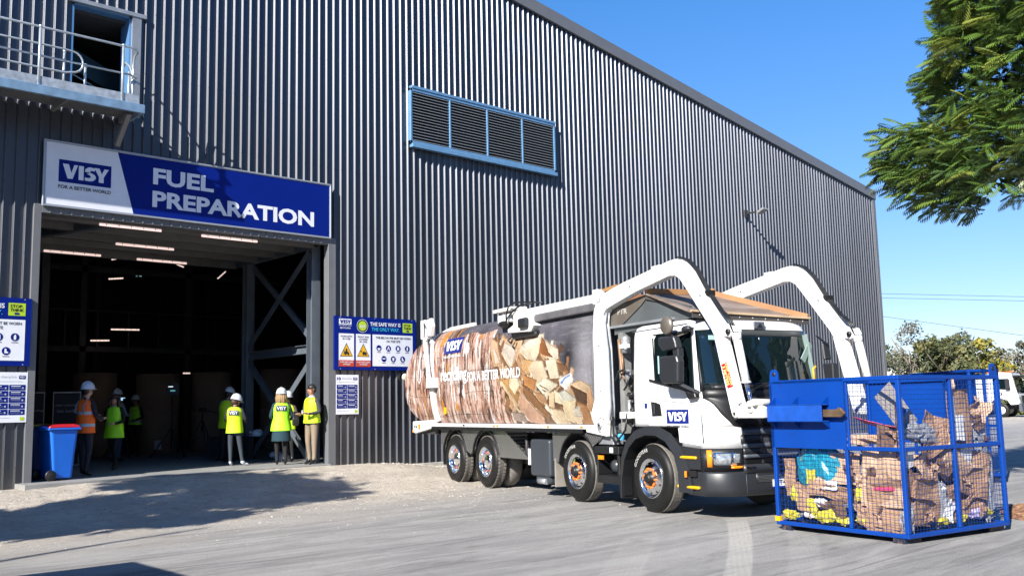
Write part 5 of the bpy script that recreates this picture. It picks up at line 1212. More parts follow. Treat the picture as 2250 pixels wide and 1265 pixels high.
def lift_arm(y0):
    m = MB(); m.prism(ARM, 0, .14); a = m.build('lift_arm', wpaint, TR, bev=.012, seg=2, loc=(0, y0, 0))
    m = MB(); m.lathe([(.0, -.02), (.10, -.02), (.105, 0)], (-1.47, 0, 1.20), 'y', 24); m.lathe([(0, -.045), (.05, -.045), (.055, -.02)], (-1.47, 0, 1.22), 'y', 18, mi=1); m.lathe([(0, -.05), (.022, -.05)], (-1.47, 0, 1.22), 'y', 12, mi=2); m.build('pivot_pin', [wpaint, galv, blk], a)
    m = MB(); m.lathe([(0, -.03), (.035, -.03), (.035, 0)], (1.64, 0, 2.42), 'y', 16); m.build('elbow_pin', blk, a)
    m = MB(); m.prism([(1.30, 2.40), (1.42, 2.42), (1.55, 2.33), (1.76, 1.60), (1.82, 1.42), (1.79, 1.34), (1.69, 1.325), (1.60, 1.345), (1.575, 1.41)], .02, .10); m.build('forearm', wpaint, a, bev=.01)
    m = MB(); m.prism([(1.52, 2.30), (1.57, 2.30), (1.80, 1.52), (1.76, 1.50)], -.02, .02); m.build('forearm_rib', wpaint, a)
    m = MB(); m.tube([(1.745, .03, 2.38), (1.757, .03, 2.30)], .06, 12); m.tube([(1.755, .03, 2.32), (1.885, .03, 1.77)], .052, 16); m.lathe([(0, 0), (.06, 0), (.06, .02), (0, .02)], (1.885, .03, 1.76), 'z', 14); cyl_ = m.build('hydraulic_cylinder', mat('ram_white_worn', (.72, .71, .68), .4, col2=(.25, .22, .18), c2lo=.62, c2hi=.66, c2scale=22), a)
    m = MB(); m.tube([(1.885, .03, 1.77), (1.975, .03, 1.46)], .026, 12); m.build('cylinder_rod', mat('rod_chrome', (.55, .60, .78), .12, 1.0), cyl_)
    m = MB(); m.lathe([(0, -.02), (.055, -.02), (.055, .06)], (1.70, .0, 1.385), 'y', 18); m.lathe([(0, -.03), (.028, -.03), (.028, -.02)], (1.70, .0, 1.385), 'y', 12, mi=1); m.lathe([(0, -.04), (.06, -.04), (.06, .04)], (1.985, .02, 1.45), 'y', 16)
    m.prism([(1.68, 1.33), (2.20, 1.33), (2.22, 1.45), (2.06, 1.50), (1.92, 1.46), (1.76, 1.44)], .0, .08); m.tube([(2.06, .3, 1.51), (2.10, -.06, 1.52)], .045, 12)
    m.build('fork_bracket', [wworn, blk], a, bev=.006)
    m = MB()
    for dy, dz in ((.03, 0), (.06, .006), (.09, 0)):
        m = MB(); m.tube([(.60, dy, 3.535 + dz), (.80, dy, 3.47 + dz), (.98, dy, 3.31 + dz), (1.22, dy, 2.97 + dz), (1.45, dy, 2.70 + dz), (1.56, dy - .05, 2.66), (1.66, dy - .05, 2.56), (1.72, dy - .02, 2.40)], .012, 6); m.build('hose', frost, a)
    m = MB(); m.box(1.18, 1.26, .01, .12, 2.93, 3.0); m.build('hose_clamp', frost, a)
    m = MB(); m.tube([(-1.30, .05, 2.95), (-1.335, .04, 2.8), (-1.275, .04, 2.4), (-1.262, .04, 1.95), (-1.25, .04, 1.5), (-1.28, .04, 1.3)], .014, 6); m.tube([(-1.28, .09, 2.95), (-1.31, .09, 2.8), (-1.25, .09, 2.4), (-1.24, .09, 1.95), (-1.23, .09, 1.5), (-1.24, .09, 1.2)], .014, 6); m.build('arm_pipe', galv, a)
    m = MB(); m.box(-.02, .17, .02, .12, 3.455, 3.49); m.build('arm_patch', wpaint, a)
    m = MB()
    for q in range(16):
        t_ = q * .3927; rr_ = .125 + .02 * (q % 3); m.add([(-1.47 + .115 * math.cos(t_), -.0025, 1.21 + .115 * math.sin(t_)), (-1.47 + .115 * math.cos(t_ + .39), -.0025, 1.21 + .115 * math.sin(t_ + .39)), (-1.47 + rr_ * math.cos(t_ + .2), -.0025, 1.21 + rr_ * math.sin(t_ + .2))], [(0, 1, 2)])
    for xx, zz, ll in ((1.62, 2.36, .10), (1.66, 2.37, .16), (-1.60, 1.9, .12), (-1.5, 2.6, .2), (.6, 3.33, .05), (-.2, 3.25, .05)): m.add([(xx, -.0025, zz), (xx + .012, -.0025, zz), (xx + .006, -.0025, zz - ll)], [(0, 1, 2)])
    m.build('grease_marks', grime, a)
    for xx, zz in ((-1.46, 1.75), (-1.46, 2.45), (-.55, 3.27), (1.1, 2.95)): m = MB(); m.lathe([(0, -.012), (.016, -.012), (.018, 0)], (xx, 0, zz), 'y', 8); m.build('arm_bolt', galv, a)
    return a
a1 = lift_arm(0.0)
m = MB(); fs_ = [(1.44, 2.01), (1.575, 2.04), (1.68, 1.735), (1.545, 1.705)]
m.add([(x, .012, z) for x, z in fs_], [(0, 1, 2, 3)], 0)
def st(X, Z):   # X along the sticker length, Z across
    a = Vector((1.575, 2.04)); b = Vector((1.68, 1.735)); c_ = Vector((1.44, 2.01)); p_ = a + (b - a) * X + (c_ - a) * (1 - Z); return (p_.x, .008, p_.y)
put_text(m, 'KEEP CLEAR', .04, .96, .56, .92, 0, 1, .02, fn=st); put_text(m, '3 METRES', .10, .90, .10, .46, 0, 1, .02, fn=st)
m.build('warning_sticker', [mat('sticker_red', (.55, .015, .02), .4), mat('sticker_yellow', (.85, .72, .25), .5)], a1)
a2 = dup(a1, TR); a2.location = (0, 2.1, 0)
for ch in list(a2.children):
    if ch.name.startswith('warning'): bpy.data.objects.remove(ch)
m = MB(); m.bar((2.05, .085, 1.379), (3.26, .197, 1.379), .03, .085); m.prism([(3.20, 1.334), (3.26, 1.334), (3.32, 1.379), (3.26, 1.434), (3.22, 1.444), (3.20, 1.424)], .18, .21); 
m.build('fork', mat('worn_steel', (.20, .13, .08), .45, .6, var=.3, vscale=9), a1, bev=.004)
m = MB(); m.bar((1.75, .05, 1.385), (2.12, .09, 1.385), .07, .12); m.tube([(2.0, -.06, 1.5), (2.0, .12, 1.5)], .04, 12); m.build('fork_shoe', wworn, a1, bev=.01)
m = MB(); m.tube([(-1.47, .1, 1.2), (-1.47, 2.2, 1.2)], .06, 10); m.build('arm_shaft', darkst, TR)
# ------------------------------------------------------------------ blue mesh cages
blue = mat('cage_blue', (0.001, 0.040, 0.25), .42, var=.08, vscale=2, spec=.3, col2=(.006, .03, .16), c2lo=.60, c2hi=.72, c2scale=6)
bworn = mat('cage_blue_worn', (0.004, 0.06, 0.33), .5, var=.15, vscale=9, col2=(.14, .16, .22), c2lo=.66, c2hi=.74, c2scale=14)
bfoot = mat('cage_foot', (.008, .014, .035), .6, col2=(.12, .07, .05), c2lo=.5, c2hi=.65, c2scale=12)
bmesh_ = mat('cage_wire', (0.002, 0.03, 0.17), .6, spec=.2)
# local frame: origin at the near corner, +x along the right face, +y along the left face (towards the truck)
def cage(name, label, loc, rz, LX=1.77, LY=1.75, pocket=True, detail=True, top=1.765):
    t = thing(name, label, 'cage bin', loc, rz)
    B0 = .12; ft = .045
    def fr(x0, x1, y0, y1, z0, z1, nm='frame_bar', mt=None):
        m = MB(); m.box(min(x0, x1), max(x0, x1), min(y0, y1), max(y0, y1), z0, z1); return m.build(nm, mt or blue, t, bev=.006)
    for x, y in ((0, 0), (LX - ft, 0), (0, LY - ft), (LX - ft, LY - ft)): fr(x, x + ft, y, y + ft, B0 + ft, top - ft)
    for z0 in (B0, top - ft):
        fr(0, LX, 0, ft, z0, z0 + ft); fr(0, LX, LY - ft, LY, z0, z0 + ft); fr(0, ft, ft, LY - ft, z0, z0 + ft); fr(LX - ft, LX, ft, LY - ft, z0, z0 + ft)
    zm = 1.005
    fr(ft, LX - ft, .004, ft - .008, zm - .02, zm + .025); fr(.004, ft - .008, ft, .69, zm - .02, zm + .025)
    fr(ft, LX - ft, LY - ft + .008, LY - .004, zm - .02, zm + .025); fr(LX - ft + .008, LX - .004, ft, .69, zm - .02, zm + .025)
    for y in (.005, LY - ft + .005):
        fr(LX * .49, LX * .49 + .045, y, y + .04, B0 + ft, top - ft)
    for x in (.005, LX - ft + .005):
        fr(x, x + .04, .69, .73, B0 + ft, zm)
    # solid plates that carry the fork pockets
    for x in (0.0, LX - .012):
        m = MB(); m.box(x, x + .012, .69, LY - .002, zm - .01, top - .01); m.build('side_plate', blue, t)
    fr(.0 + .012, ft, .66, .69, zm, top - ft)
    # floor
    m = MB(); m.box(.01, LX - .01, .01, LY - .01, B0 + .01, B0 + .03); m.build('floor_sheet', bfoot, t)
    for x, y in ((.0, .06), (LX - .3, .06), (.0, LY - .2), (LX - .3, LY - .2)):
        m = MB(); m.box(x + .01, x + .28, y, y + .14, .0628 if detail else 0, .118); m.build('foot', bfoot, t, bev=.004)
    # fork pockets
    for sgn in (0, 1):
        m = MB(); q = lambda a: (-a if sgn == 0 else LX + a)
        def bx(a0, a1, y0, y1, z0, z1): m.box(min(q(a0), q(a1)), max(q(a0), q(a1)), y0, y1, z0, z1)
        bx(.12, .13, .89, 1.68, 1.30, 1.485); bx(0.001, .13, .89, 1.68, 1.475, 1.487); bx(0.001, .13, .89, 1.68, 1.295, 1.305)
        pk = m.build('fork_pocket', bworn if detail else blue, t)
        for y in (.895, 1.32, 1.66):
            m = MB(); m.add([(q(0), y, 1.575), (q(.12), y, 1.49), (q(0), y, 1.49), (q(0), y + .008, 1.575), (q(.12), y + .008, 1.49), (q(0), y + .008, 1.49)], [(0, 1, 2), (5, 4, 3), (0, 3, 4, 1), (1, 4, 5, 2), (0, 2, 5, 3)])
            m.build('gusset', blue, pk); m = MB()
            m.add([(q(0), y, 1.215), (q(.12), y, 1.293), (q(0), y, 1.293), (q(0), y + .008, 1.215), (q(.12), y + .008, 1.293), (q(0), y + .008, 1.293)], [(0, 1, 2), (5, 4, 3), (0, 3, 4, 1), (1, 4, 5, 2), (0, 2, 5, 3)])
            m.build('gusset', blue, pk)
    # lifting lugs
    for x, y in (((.02, LY - .10), (LX - .06, .02)) if detail else ()):
        m = MB(); o_ = [(.0, 0), (.13, 0), (.13, .05)] + [(.065 + .062 * math.cos(R(a)), .07 + .062 * math.sin(R(a))) for a in range(-10, 191, 20)] + [(.0, .05)]
        if y > .5: m.prism([(y - .03 + a, top + b) for a, b in o_], x, x + .014, 'yz')
        else: m.prism([(x - .06 + a, top + b) for a, b in o_], y, y + .014, 'xz')
        lg = m.build('lifting_lug', blue, t)
        m = MB()
        if y > .5: m.lathe([(0, -.003), (.026, -.003), (.026, .0)], (x, y + .035, top + .075), 'x', 14)
        else: m.lathe([(0, -.003), (.026, -.003), (.026, .0)], (x + .005, y, top + .075), 'y', 14)
        m.build('lug_hole', blk, lg)
    # welded wire mesh: one wave-free sheet per bay, panels are parts
    def wire(axis, k, a0, a1, z0, z1, p=.0505, r=.0021):
        m = MB(); a = a0 + p * .6; rnd = random.Random(int(a0 * 97 + z0 * 31 + k * 7))
        def P(a_, z_, d=0): return (a_, k + d, z_) if axis == 'x' else (k + d, a_, z_)
        bz = lambda a_, z_: .010 * math.sin((a_ - a0) / (a1 - a0) * math.pi) * math.sin((z_ - z0) / (z1 - z0) * math.pi) * math.sin(a_ * 5 + z_ * 3 + k)
        while a < a1 - .01:
            m.tube([P(a, z0 + (z1 - z0) * i / 6, bz(a, z0 + (z1 - z0) * i / 6)) for i in range(7)], r, 4, caps=False); a += p
        z = z0 + p * .6
        while z < z1 - .01:
            m.tube([P(a0 + (a1 - a0) * i / 6, z, bz(a0 + (a1 - a0) * i / 6, z) + r * 1.6) for i in range(7)], r, 4, caps=False); z += p
        return m.build('wire_panel', bmesh_, t)
    x2 = LX * .49
    for y in (.02, LY - .03):
        for a0, a1 in ((ft, x2), (x2 + .045, LX - ft)):
            for z0, z1 in ((B0 + ft, zm - .02), (zm + .025, top - ft)): wire('x', y, a0, a1, z0, z1)
    for x in (.02, LX - .03):
        wire('y', x, ft, .69, B0 + ft, zm - .02); wire('y', x, .73, LY - ft, B0 + ft, zm - .02); wire('y', x, ft, .66, zm + .025, top - ft)
    return t
CAGE_LOC = (9.997, -14.15, -0.0654); CAGE_S = 1.043; CAGE_RZ = R(-100.286) + math.pi / 2
cg = cage('mesh_cage', 'large blue steel mesh cage full of waste cardboard standing before the garbage truck', CAGE_LOC, CAGE_RZ)
m = MB(); m.box(-.005, .05, 1.69, 1.76, .16, .215); m.build('warning_sticker', yel, cg)
cg.scale = (CAGE_S, CAGE_S, CAGE_S)

# ---- contents of the cage: each sheet and box is a thing
CM = Matrix.Translation(CAGE_LOC) @ Matrix.Rotation(CAGE_RZ, 4, 'Z') @ Matrix.Scale(CAGE_S, 4)
kraft = mat('kraft_board', (.30, .185, .11), .85, var=.16, vscale=6, col2=(.22, .13, .075), c2lo=.45, c2hi=.62, c2scale=2.2, bump=.15, bscale=30)
kraft2 = mat('kraft_pale', (.43, .29, .19), .85, var=.12, vscale=6, col2=(.33, .21, .13), c2lo=.5, c2hi=.65, c2scale=2.5, bump=.15, bscale=30)
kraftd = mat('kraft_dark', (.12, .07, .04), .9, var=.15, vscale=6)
greyb = mat('grey_board', (.27, .245, .225), .85, var=.06)
paperw = mat('waste_white', (.56, .56, .57), .7, var=.06); plasw = mat('plastic_film', (.26, .27, .29), .35, var=.2, vscale=9)
yelw = mat('waste_yellow', (.48, .43, .03), .6, var=.2, vscale=20, col2=(.28, .20, .04), c2lo=.55, c2hi=.65, c2scale=9); pinkw = mat('waste_pink', (.42, .04, .10), .6)
teal = mat('bag_teal', (.01, .20, .30), .4, var=.3, vscale=14, col2=(.30, .26, .10), c2lo=.60, c2hi=.66, c2scale=7); bluew = mat('blue_film', (.02, .10, .35), .4)
def keep_in(o, M):
    """press anything that would poke through the mesh back against it"""
    Mi = M.inverted()
    for v in o.data.vertices:
        p = M @ v.co; d = .004 * noise.noise(p * 9)
        q = Vector((max(.034 + d, min(1.72 - d, p.x)), max(.034 + d, min(1.70 - d, p.y)), max(.155, p.z)))
        if p.x < .034: q.x += min(.03, (.034 - p.x) * .08)
        if p.y < .034: q.y += min(.03, (.034 - p.y) * .08)
        v.co = Mi @ q
def sheet(name, label, cat, mt, size, pos, rot, crumple=.02, n=9, fold=None, group='waste in the blue mesh cage', th=.006, seed=0, ragged=.02):
    """crumpled board: size (w, h); pos and rot in cage coordinates; fold = (position 0..1, angle)"""
    rnd = random.Random(seed); w_, h_ = size; vs = []; N = n + 1
    for s_ in (0, 1):
        for j in range(N):
            for i in range(N):
                u = i / n; v = j / n; x = (u - .5) * w_; y = (v - .5) * h_
                z = crumple * .7 * (noise.noise((u * 2.3 + seed, v * 2.3, seed * .7)) * 1.6 + .6 * noise.noise((u * 6 + seed, v * 6, 3)))
                if i in (0, n) or j in (0, n):
                    x += ragged * noise.noise((u * 9 + seed, v * 9, 5)); y += ragged * noise.noise((u * 9, v * 9 + seed, 8))
                if fold and u > fold[0]:
                    d = (u - fold[0]) * w_; x = (fold[0] - .5) * w_ + d * math.cos(fold[1]); z += d * math.sin(fold[1])
                vs.append((x, y, z + s_ * th))
    fs = []; K = N * N
    for j in range(n):
        for i in range(n):
            a = j * N + i; fs.append((a, a + N, a + N + 1, a + 1)); fs.append((K + a, K + a + 1, K + a + N + 1, K + a + N))
    for i in range(n):
        fs += [(i, i + 1, K + i + 1, K + i), (n * N + i, K + n * N + i, K + n * N + i + 1, n * N + i + 1), (i * N, K + i * N, K + (i + 1) * N, (i + 1) * N), (i * N + n, (i + 1) * N + n, K + (i + 1) * N + n, K + i * N + n)]
    m = MB(); m.add(vs, fs, 0, False)
    o = m.build(name, mt); M = Matrix.Translation(pos) @ Matrix.Rotation(rot[2], 4, 'Z') @ Matrix.Rotation(rot[1], 4, 'Y') @ Matrix.Rotation(rot[0], 4, 'X')
    keep_in(o, M); o.matrix_world = CM @ M; tag(o, label, cat, group); return o
def carton(name, label, mt, size, pos, rot, open_=True, group='waste in the blue mesh cage', seed=0, cat='cardboard box'):
    """dented open carton: four walls and flaps"""
    w_, d_, h_ = size; rnd = random.Random(seed); m = MB(); j = lambda: rnd.uniform(-.02, .02)
    b = [Vector((sx * w_ / 2 + j(), sy * d_ / 2 + j(), 0)) for sx, sy in ((-1, -1), (1, -1), (1, 1), (-1, 1))]
    t_ = [Vector((p.x + j(), p.y + j(), h_ + j())) for p in b]
    def panel(a, b_, c_, d__, n=5):
        vs = []
        nn = (b_ - a).cross(d__ - a).normalized()
        for s_ in (0, .005):
            for jj in range(n + 1):
                for ii in range(n + 1):
                    u, v = ii / n, jj / n; p = a.lerp(b_, u).lerp(d__.lerp(c_, u), v)
                    e = math.sin(u * math.pi) * math.sin(v * math.pi)
                    vs.append(p + nn * (s_ + e * .05 * noise.noise((p.x * 5 + seed, p.y * 5, p.z * 5))))
        N = n + 1; K = N * N; fs = []
        for jj in range(n):
            for ii in range(n):
                a_ = jj * N + ii; fs += [(a_, a_ + N, a_ + N + 1, a_ + 1), (K + a_, K + a_ + 1, K + a_ + N + 1, K + a_ + N)]
        m.add(vs, fs, 0, False)
    for k in range(4): panel(b[k], b[(k + 1) % 4], t_[(k + 1) % 4], t_[k])
    panel(b[0], b[1], b[2], b[3])
    if open_:
        for k in range(4):
            a, c_ = t_[k], t_[(k + 1) % 4]; out = ((a + c_) / 2 - Vector((0, 0, (a.z + c_.z) / 2))); out.z = 0; out = out.normalized()
            an = rnd.uniform(-.6, 1.2); l_ = (d_ if k % 2 == 0 else w_) * .45
            dv = out * math.cos(an) * l_ + Vector((0, 0, math.sin(an) * l_)); panel(a, c_, c_ + dv, a + dv)
    else: panel(t_[0], t_[1], t_[2], t_[3])
    o = m.build(name, mt); M = Matrix.Translation(pos) @ Matrix.Rotation(rot[2], 4, 'Z') @ Matrix.Rotation(rot[1], 4, 'Y') @ Matrix.Rotation(rot[0], 4, 'X')
    keep_in(o, M)
    o.matrix_world = CM @ M; tag(o, label, cat, group); return o
H = math.pi / 2
G = 'waste in the blue mesh cage'
# left face lies at x ~ 0.03 (seen from outside along +x), right face at y ~ 0.03
L = [
 ('cardboard_sheet', 'pale board with a big crease leaning behind the lower middle bay of the blue cage', kraft2, (.62, .50), (.10, .33, .72), (0, -H + .1, .05), .05, None),
 ('cardboard_sheet', 'brown crushed board low against the corner post inside the blue cage left face', kraft, (.52, .46), (.12, .30, .40), (.2, -H + .2, .0), .07, (.6, .5)),
 ('cardboard_sheet', 'plain tan board beside the teal bag behind the blue cage mesh', kraft2, (.34, .42), (.14, .88, .78), (.1, -H + .1, .05), .03, None),
 ('cardboard_sheet', 'long torn brown strip under the teal bag in the blue cage', kraft, (.16, .62), (.09, 1.0, .52), (.25, -H + .5, .1), .06, (.5, .8)),
 ('cardboard_sheet', 'narrow ragged brown scrap standing at the left edge of the blue cage', kraft, (.42, .14), (.09, 1.58, .66), (.2, -H, .1), .06, None),
 ('cardboard_sheet', 'ragged brown piece lying among yellow bags at the lower left of the blue cage', kraft, (.30, .44), (.11, 1.33, .42), (.5, -H + .5, .3), .08, (.5, .6)),
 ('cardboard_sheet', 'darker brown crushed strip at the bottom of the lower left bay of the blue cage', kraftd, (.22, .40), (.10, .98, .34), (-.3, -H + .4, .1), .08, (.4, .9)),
 ('cardboard_sheet', 'big brown flattened panel low in the right face of the blue cage near the corner', kraft, (.62, .52), (.36, .09, .50), (H, 0, .04), .05, None),
 ('cardboard_sheet', 'tall brown ribbed panel high in the far right bay of the blue cage', kraft, (.42, .95), (1.16, .12, 1.14), (H, 0, .02), .025, None),
 ('cardboard_sheet', 'wide brown panel folded across the middle of the far right bay of the blue cage', kraft, (.60, .50), (1.22, .10, .72), (H, .25, .06), .06, (.5, .35)),
 ('cardboard_sheet', 'brown panel lying at the bottom of the far right bay of the blue cage', kraft, (.62, .40), (1.15, .10, .42), (H, -.08, 0), .05, None),
 ('cardboard_sheet', 'brown bent panel rising behind the middle post of the blue cage right face', kraft, (.42, .60), (.72, .15, 1.05), (H, .35, .1), .05, (.55, .7)),
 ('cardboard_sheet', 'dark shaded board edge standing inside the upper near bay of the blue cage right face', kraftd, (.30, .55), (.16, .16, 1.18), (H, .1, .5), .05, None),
 ('cardboard_sheet', 'flat grey board leaning high in the upper near bay of the blue cage', greyb, (.34, .50), (.40, .34, 1.42), (H - .35, -.5, .1), .008, None),
 ('cardboard_sheet', 'brown curled board in the middle of the blue cage right face', kraft2, (.50, .42), (.60, .12, .80), (H, -.5, .1), .07, (.5, -.6)),
 ('cardboard_sheet', 'tan board lying flat on top behind the pink board in the blue cage', kraft2, (.50, .40), (.24, .62, 1.08), (.2, .1, .4), .03, None),
 ('cardboard_sheet', 'tan board standing edge-on in the upper left bay of the blue cage', kraft2, (.10, .40), (.10, .52, 1.10), (.3, -H, .3), .03, None),
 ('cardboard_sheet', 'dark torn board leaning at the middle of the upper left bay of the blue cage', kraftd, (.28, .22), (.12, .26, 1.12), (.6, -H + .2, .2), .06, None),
 ('cardboard_sheet', 'brown torn board by the corner post in the upper left bay of the blue cage', kraft, (.24, .26), (.12, .13, 1.10), (-.5, -H + .1, .1), .06, (.5, .7)),
 ('cardboard_sheet', 'small ragged pale board tip poking up in the far right bay of the blue cage', kraft2, (.12, .30), (1.22, .22, 1.58), (H, .2, .2), .04, None),
 ('cardboard_sheet', 'crumpled board at the top far right inside the blue cage', kraft2, (.24, .26), (1.55, .16, 1.38), (H, .6, .2), .07, (.5, 1.)),
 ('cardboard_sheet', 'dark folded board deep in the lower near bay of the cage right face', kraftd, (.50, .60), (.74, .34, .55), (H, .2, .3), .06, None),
 ('cardboard_sheet', 'brown board slumped in the centre of the blue cage', kraft, (.9, .8), (.9, .9, .80), (.3, .2, .2), .09, (.5, -.4)),
 ('cardboard_sheet', 'brown board heaped at the rear of the blue cage', kraft, (.8, .8), (1.2, 1.2, .60), (-.3, .3, .9), .09, None),
]
for i, (nm, lb, mt, sz, ps, rt_, cr, fo) in enumerate(L): sheet(nm, lb, 'cardboard', mt, sz, ps, rt_, cr, 9, fo, G, seed=i + 3)
carton('cardboard_box', 'brown open carton crushed low near the corner post on the blue cage left face', kraft, (.42, .34, .36), (.26, .38, .18), (.1, .1, .2), seed=4)
carton('cardboard_box', 'brown carton wedged upright low in the blue cage right face beside the corner post', kraft, (.34, .26, .48), (.36, .22, .22), (.05, .12, .1), seed=9)
carton('cardboard_box', 'tan carton tipped over in the middle of the right face of the blue cage', kraft2, (.40, .30, .36), (.86, .26, .70), (.5, .6, .2), seed=14)
carton('cardboard_box', 'tan carton deep in the centre of the blue cage', kraft2, (.5, .5, .5), (.9, .8, .2), (.1, .2, .5), seed=17)
carton('cardboard_box', 'brown carton at the back of the blue cage behind the solid plate', kraft, (.5, .5, .6), (1.2, 1.2, .2), (.2, .1, .3), seed=19)
sheet('pink_board', 'bright pink flat board lying on the heap in the upper left cage bay', 'board', pinkw, (.34, .50), (.24, .42, 1.24), (.25, .25, .3), .01, 6, None, G, seed=31)
sheet('pink_strip', 'thin dark pink strip low in the middle of the blue cage left face', 'board', pinkw, (.04, .36), (.07, .34, .60), (.1, -H, 0), .01, 6, None, G, seed=33)
sheet('white_box_panel', 'white carton panel in the middle of the far right bay of the blue cage', 'board', paperw, (.27, .27), (1.05, .075, 1.20), (H, .05, .0), .006, 5, None, G, seed=35)
sheet('white_box_panel', 'white carton panel just below the cross bar in the far right cage bay', 'board', paperw, (.26, .24), (1.13, .07, .88), (H, .2, .05), .01, 5, None, G, seed=36)
sheet('white_label', 'narrow white label on the tall brown panel in the far right cage bay', 'label', paperw, (.10, .24), (1.0, .085, 1.42), (H, .02, .0), .004, 4, None, G, seed=37)
sheet('white_card', 'small white card on the torn strip under the teal bag', 'card', paperw, (.10, .17), (.07, 1.00, .60), (.15, -H + .3, 0), .006, 4, None, G, seed=38)
sheet('white_card', 'white box end showing just inside the corner post of the blue cage right face', 'card', paperw, (.20, .18), (.20, .10, .90), (H, -.2, .05), .01, 4, None, G, seed=39)
sheet('white_card', 'white torn sheet low between post and corner in the cage right face', 'card', paperw, (.14, .22), (.80, .07, .34), (H, .5, .05), .03, 5, None, G, seed=42)
sheet('white_card', 'small white packet lying on the yellow bags in the lower left bay', 'card', paperw, (.08, .12), (.06, 1.30, .27), (.3, -H + .3, 0), .02, 4, None, G, seed=43)
sheet('blue_film', 'scrap of blue film caught under the grey board in the blue cage', 'film', bluew, (.05, .22), (.24, .16, 1.34), (H, .8, .1), .03, 5, None, G, seed=41)
def lump(name, label, cat, mt, r, pos, seed, amp=.35, n=22):
    m = MB(); vs = []; mm = n // 2
    for i in range(mm + 1):
        ph = math.pi * i / mm
        for j in range(n):
            t_ = 2 * math.pi * j / n; d = Vector((math.sin(ph) * math.cos(t_), math.sin(ph) * math.sin(t_), math.cos(ph)))
            k = 1 + amp * (abs(noise.noise(d * 1.8 + Vector((seed, 0, 0)))) * 1.5 + .5 * noise.noise(d * 5 + Vector((0, seed, 0))) - .3)
            vs.append(Vector((d.x * r[0] * k, d.y * r[1] * k, d.z * r[2] * k)))
    m.add(vs, [(i * n + j, (i + 1) * n + j, (i + 1) * n + (j + 1) % n, i * n + (j + 1) % n) for i in range(mm) for j in range(n)], 0, False)
    o = m.build(name, mt); keep_in(o, Matrix.Translation(pos)); o.matrix_world = CM @ Matrix.Translation(pos); tag(o, label, cat, G); return o
bag = lump('shopping_bag', 'bright teal patterned bag with a yellow flower behind the lower left cage mesh', 'bag', teal, (.10, .33, .29), (.17, 1.20, .74), 5, .25)
m = MB(); m.add([(.10 * 0 + -.002, .05 + .10 * math.cos(a * .7854) * (1 if a % 2 else .6), -.06 + .12 * math.sin(a * .7854) * (1 if a % 2 else .6)) for a in range(8)], [tuple(range(8))]); o = m.build('bag_flower', yelw, bag); o.location = (-.112, 0, 0)
YB = [((.08, 1.50, .47), (.05, .10, .10), 'yellow crumpled bag on the ragged scrap at the left edge of the blue cage'), ((.08, 1.60, .24), (.05, .14, .06), 'yellow crumpled bag on the cage floor at the far left corner'), ((.07, 1.28, .35), (.04, .10, .10), 'yellow bag tucked beside the ragged brown piece in the blue cage'),
 ((.08, 1.10, .25), (.05, .20, .08), 'long yellow bag on the cage floor under the dark strip'), ((.08, .85, .23), (.05, .12, .06), 'yellow bag on the cage floor left of the middle post'), ((.08, .56, .25), (.05, .14, .05), 'yellow bag on the cage floor right of the middle post'),
 ((.08, .62, .52), (.04, .07, .09), 'small yellow bag beside the crushed brown carton in the blue cage'), ((.75, .10, .24), (.16, .05, .05), 'yellow bag on the cage floor left of the post in the right face'), ((1.0, .08, .25), (.10, .05, .04), 'yellow bag on the cage floor just right of the post in the right face'), ((1.50, .12, .27), (.16, .05, .04), 'olive yellow bag on the cage floor at the far right')]
for i, (p_, r_, lb) in enumerate(YB): lump('yellow_bag', lb, 'bag', yelw, tuple(a * .8 for a in r_), p_, 20 + i, .7, 16)
lump('plastic_bundle', 'pale crumpled plastic low beside the post in the right face of the blue cage', 'plastic film', plasw, (.09, .06, .22), (.74, .13, .42), 51, .8, 18)
lump('plastic_bundle', 'pale crumpled plastic at the bottom corner of the right face of the blue cage', 'plastic film', plasw, (.09, .06, .16), (.16, .12, .30), 53, .8, 18)
lump('plastic_bundle', 'lilac crumpled plastic on the floor of the far right bay of the blue cage', 'plastic film', mat('lilac_film', (.35, .32, .50), .4, var=.2), (.14, .06, .06), (1.25, .10, .28), 57, .8, 18)
lump('plastic_bundle', 'clear stretched plastic filling the far right edge of the blue cage', 'plastic film', plasw, (.11, .05, .40), (1.60, .14, .55), 59, .6, 18)
lump('plastic_bundle', 'grey stretched plastic wrap trailing below the grey board in the blue cage', 'plastic film', plasw, (.24, .06, .09), (.50, .14, 1.16), 61, .9, 18)
lump('plastic_bundle', 'clear plastic hanging high at the far right of the blue cage', 'plastic film', plasw, (.10, .05, .18), (1.58, .16, 1.12), 63, .8, 18)
lump('plastic_bundle', 'small white plastic knot on the floor of the lower left bay of the blue cage', 'plastic film', paperw, (.04, .08, .05), (.08, 1.15, .40), 65, .6, 14)
rs_ = random.Random(99)
for i in range(18):
    left = i % 2 == 0; s_ = rs_.uniform(.10, .24); zz = rs_.uniform(.2, .9) if i % 3 else rs_.uniform(.2, .4)
    if left: ps = (rs_.uniform(.05, .09), rs_.uniform(.12, 1.6), zz); rt_ = (rs_.uniform(-1.2, 1.2), -H + rs_.uniform(-.5, .5), rs_.uniform(-.4, .4))
    else: ps = (rs_.uniform(.12, 1.65), rs_.uniform(.05, .09), zz * 1.5); rt_ = (H + rs_.uniform(-.5, .5), rs_.uniform(-1.2, 1.2), rs_.uniform(-.4, .4))
    sheet('cardboard_scrap', 'small torn brown cardboard scrap among the waste pressed against the cage mesh', 'cardboard', (kraft, kraftd, kraft2)[i % 3], (s_, s_ * rs_.uniform(.5, .9)), ps, rt_, .05, 5, (.5, rs_.uniform(-1, 1)), 'torn scraps pressed against the cage mesh', seed=200 + i, ragged=.05)
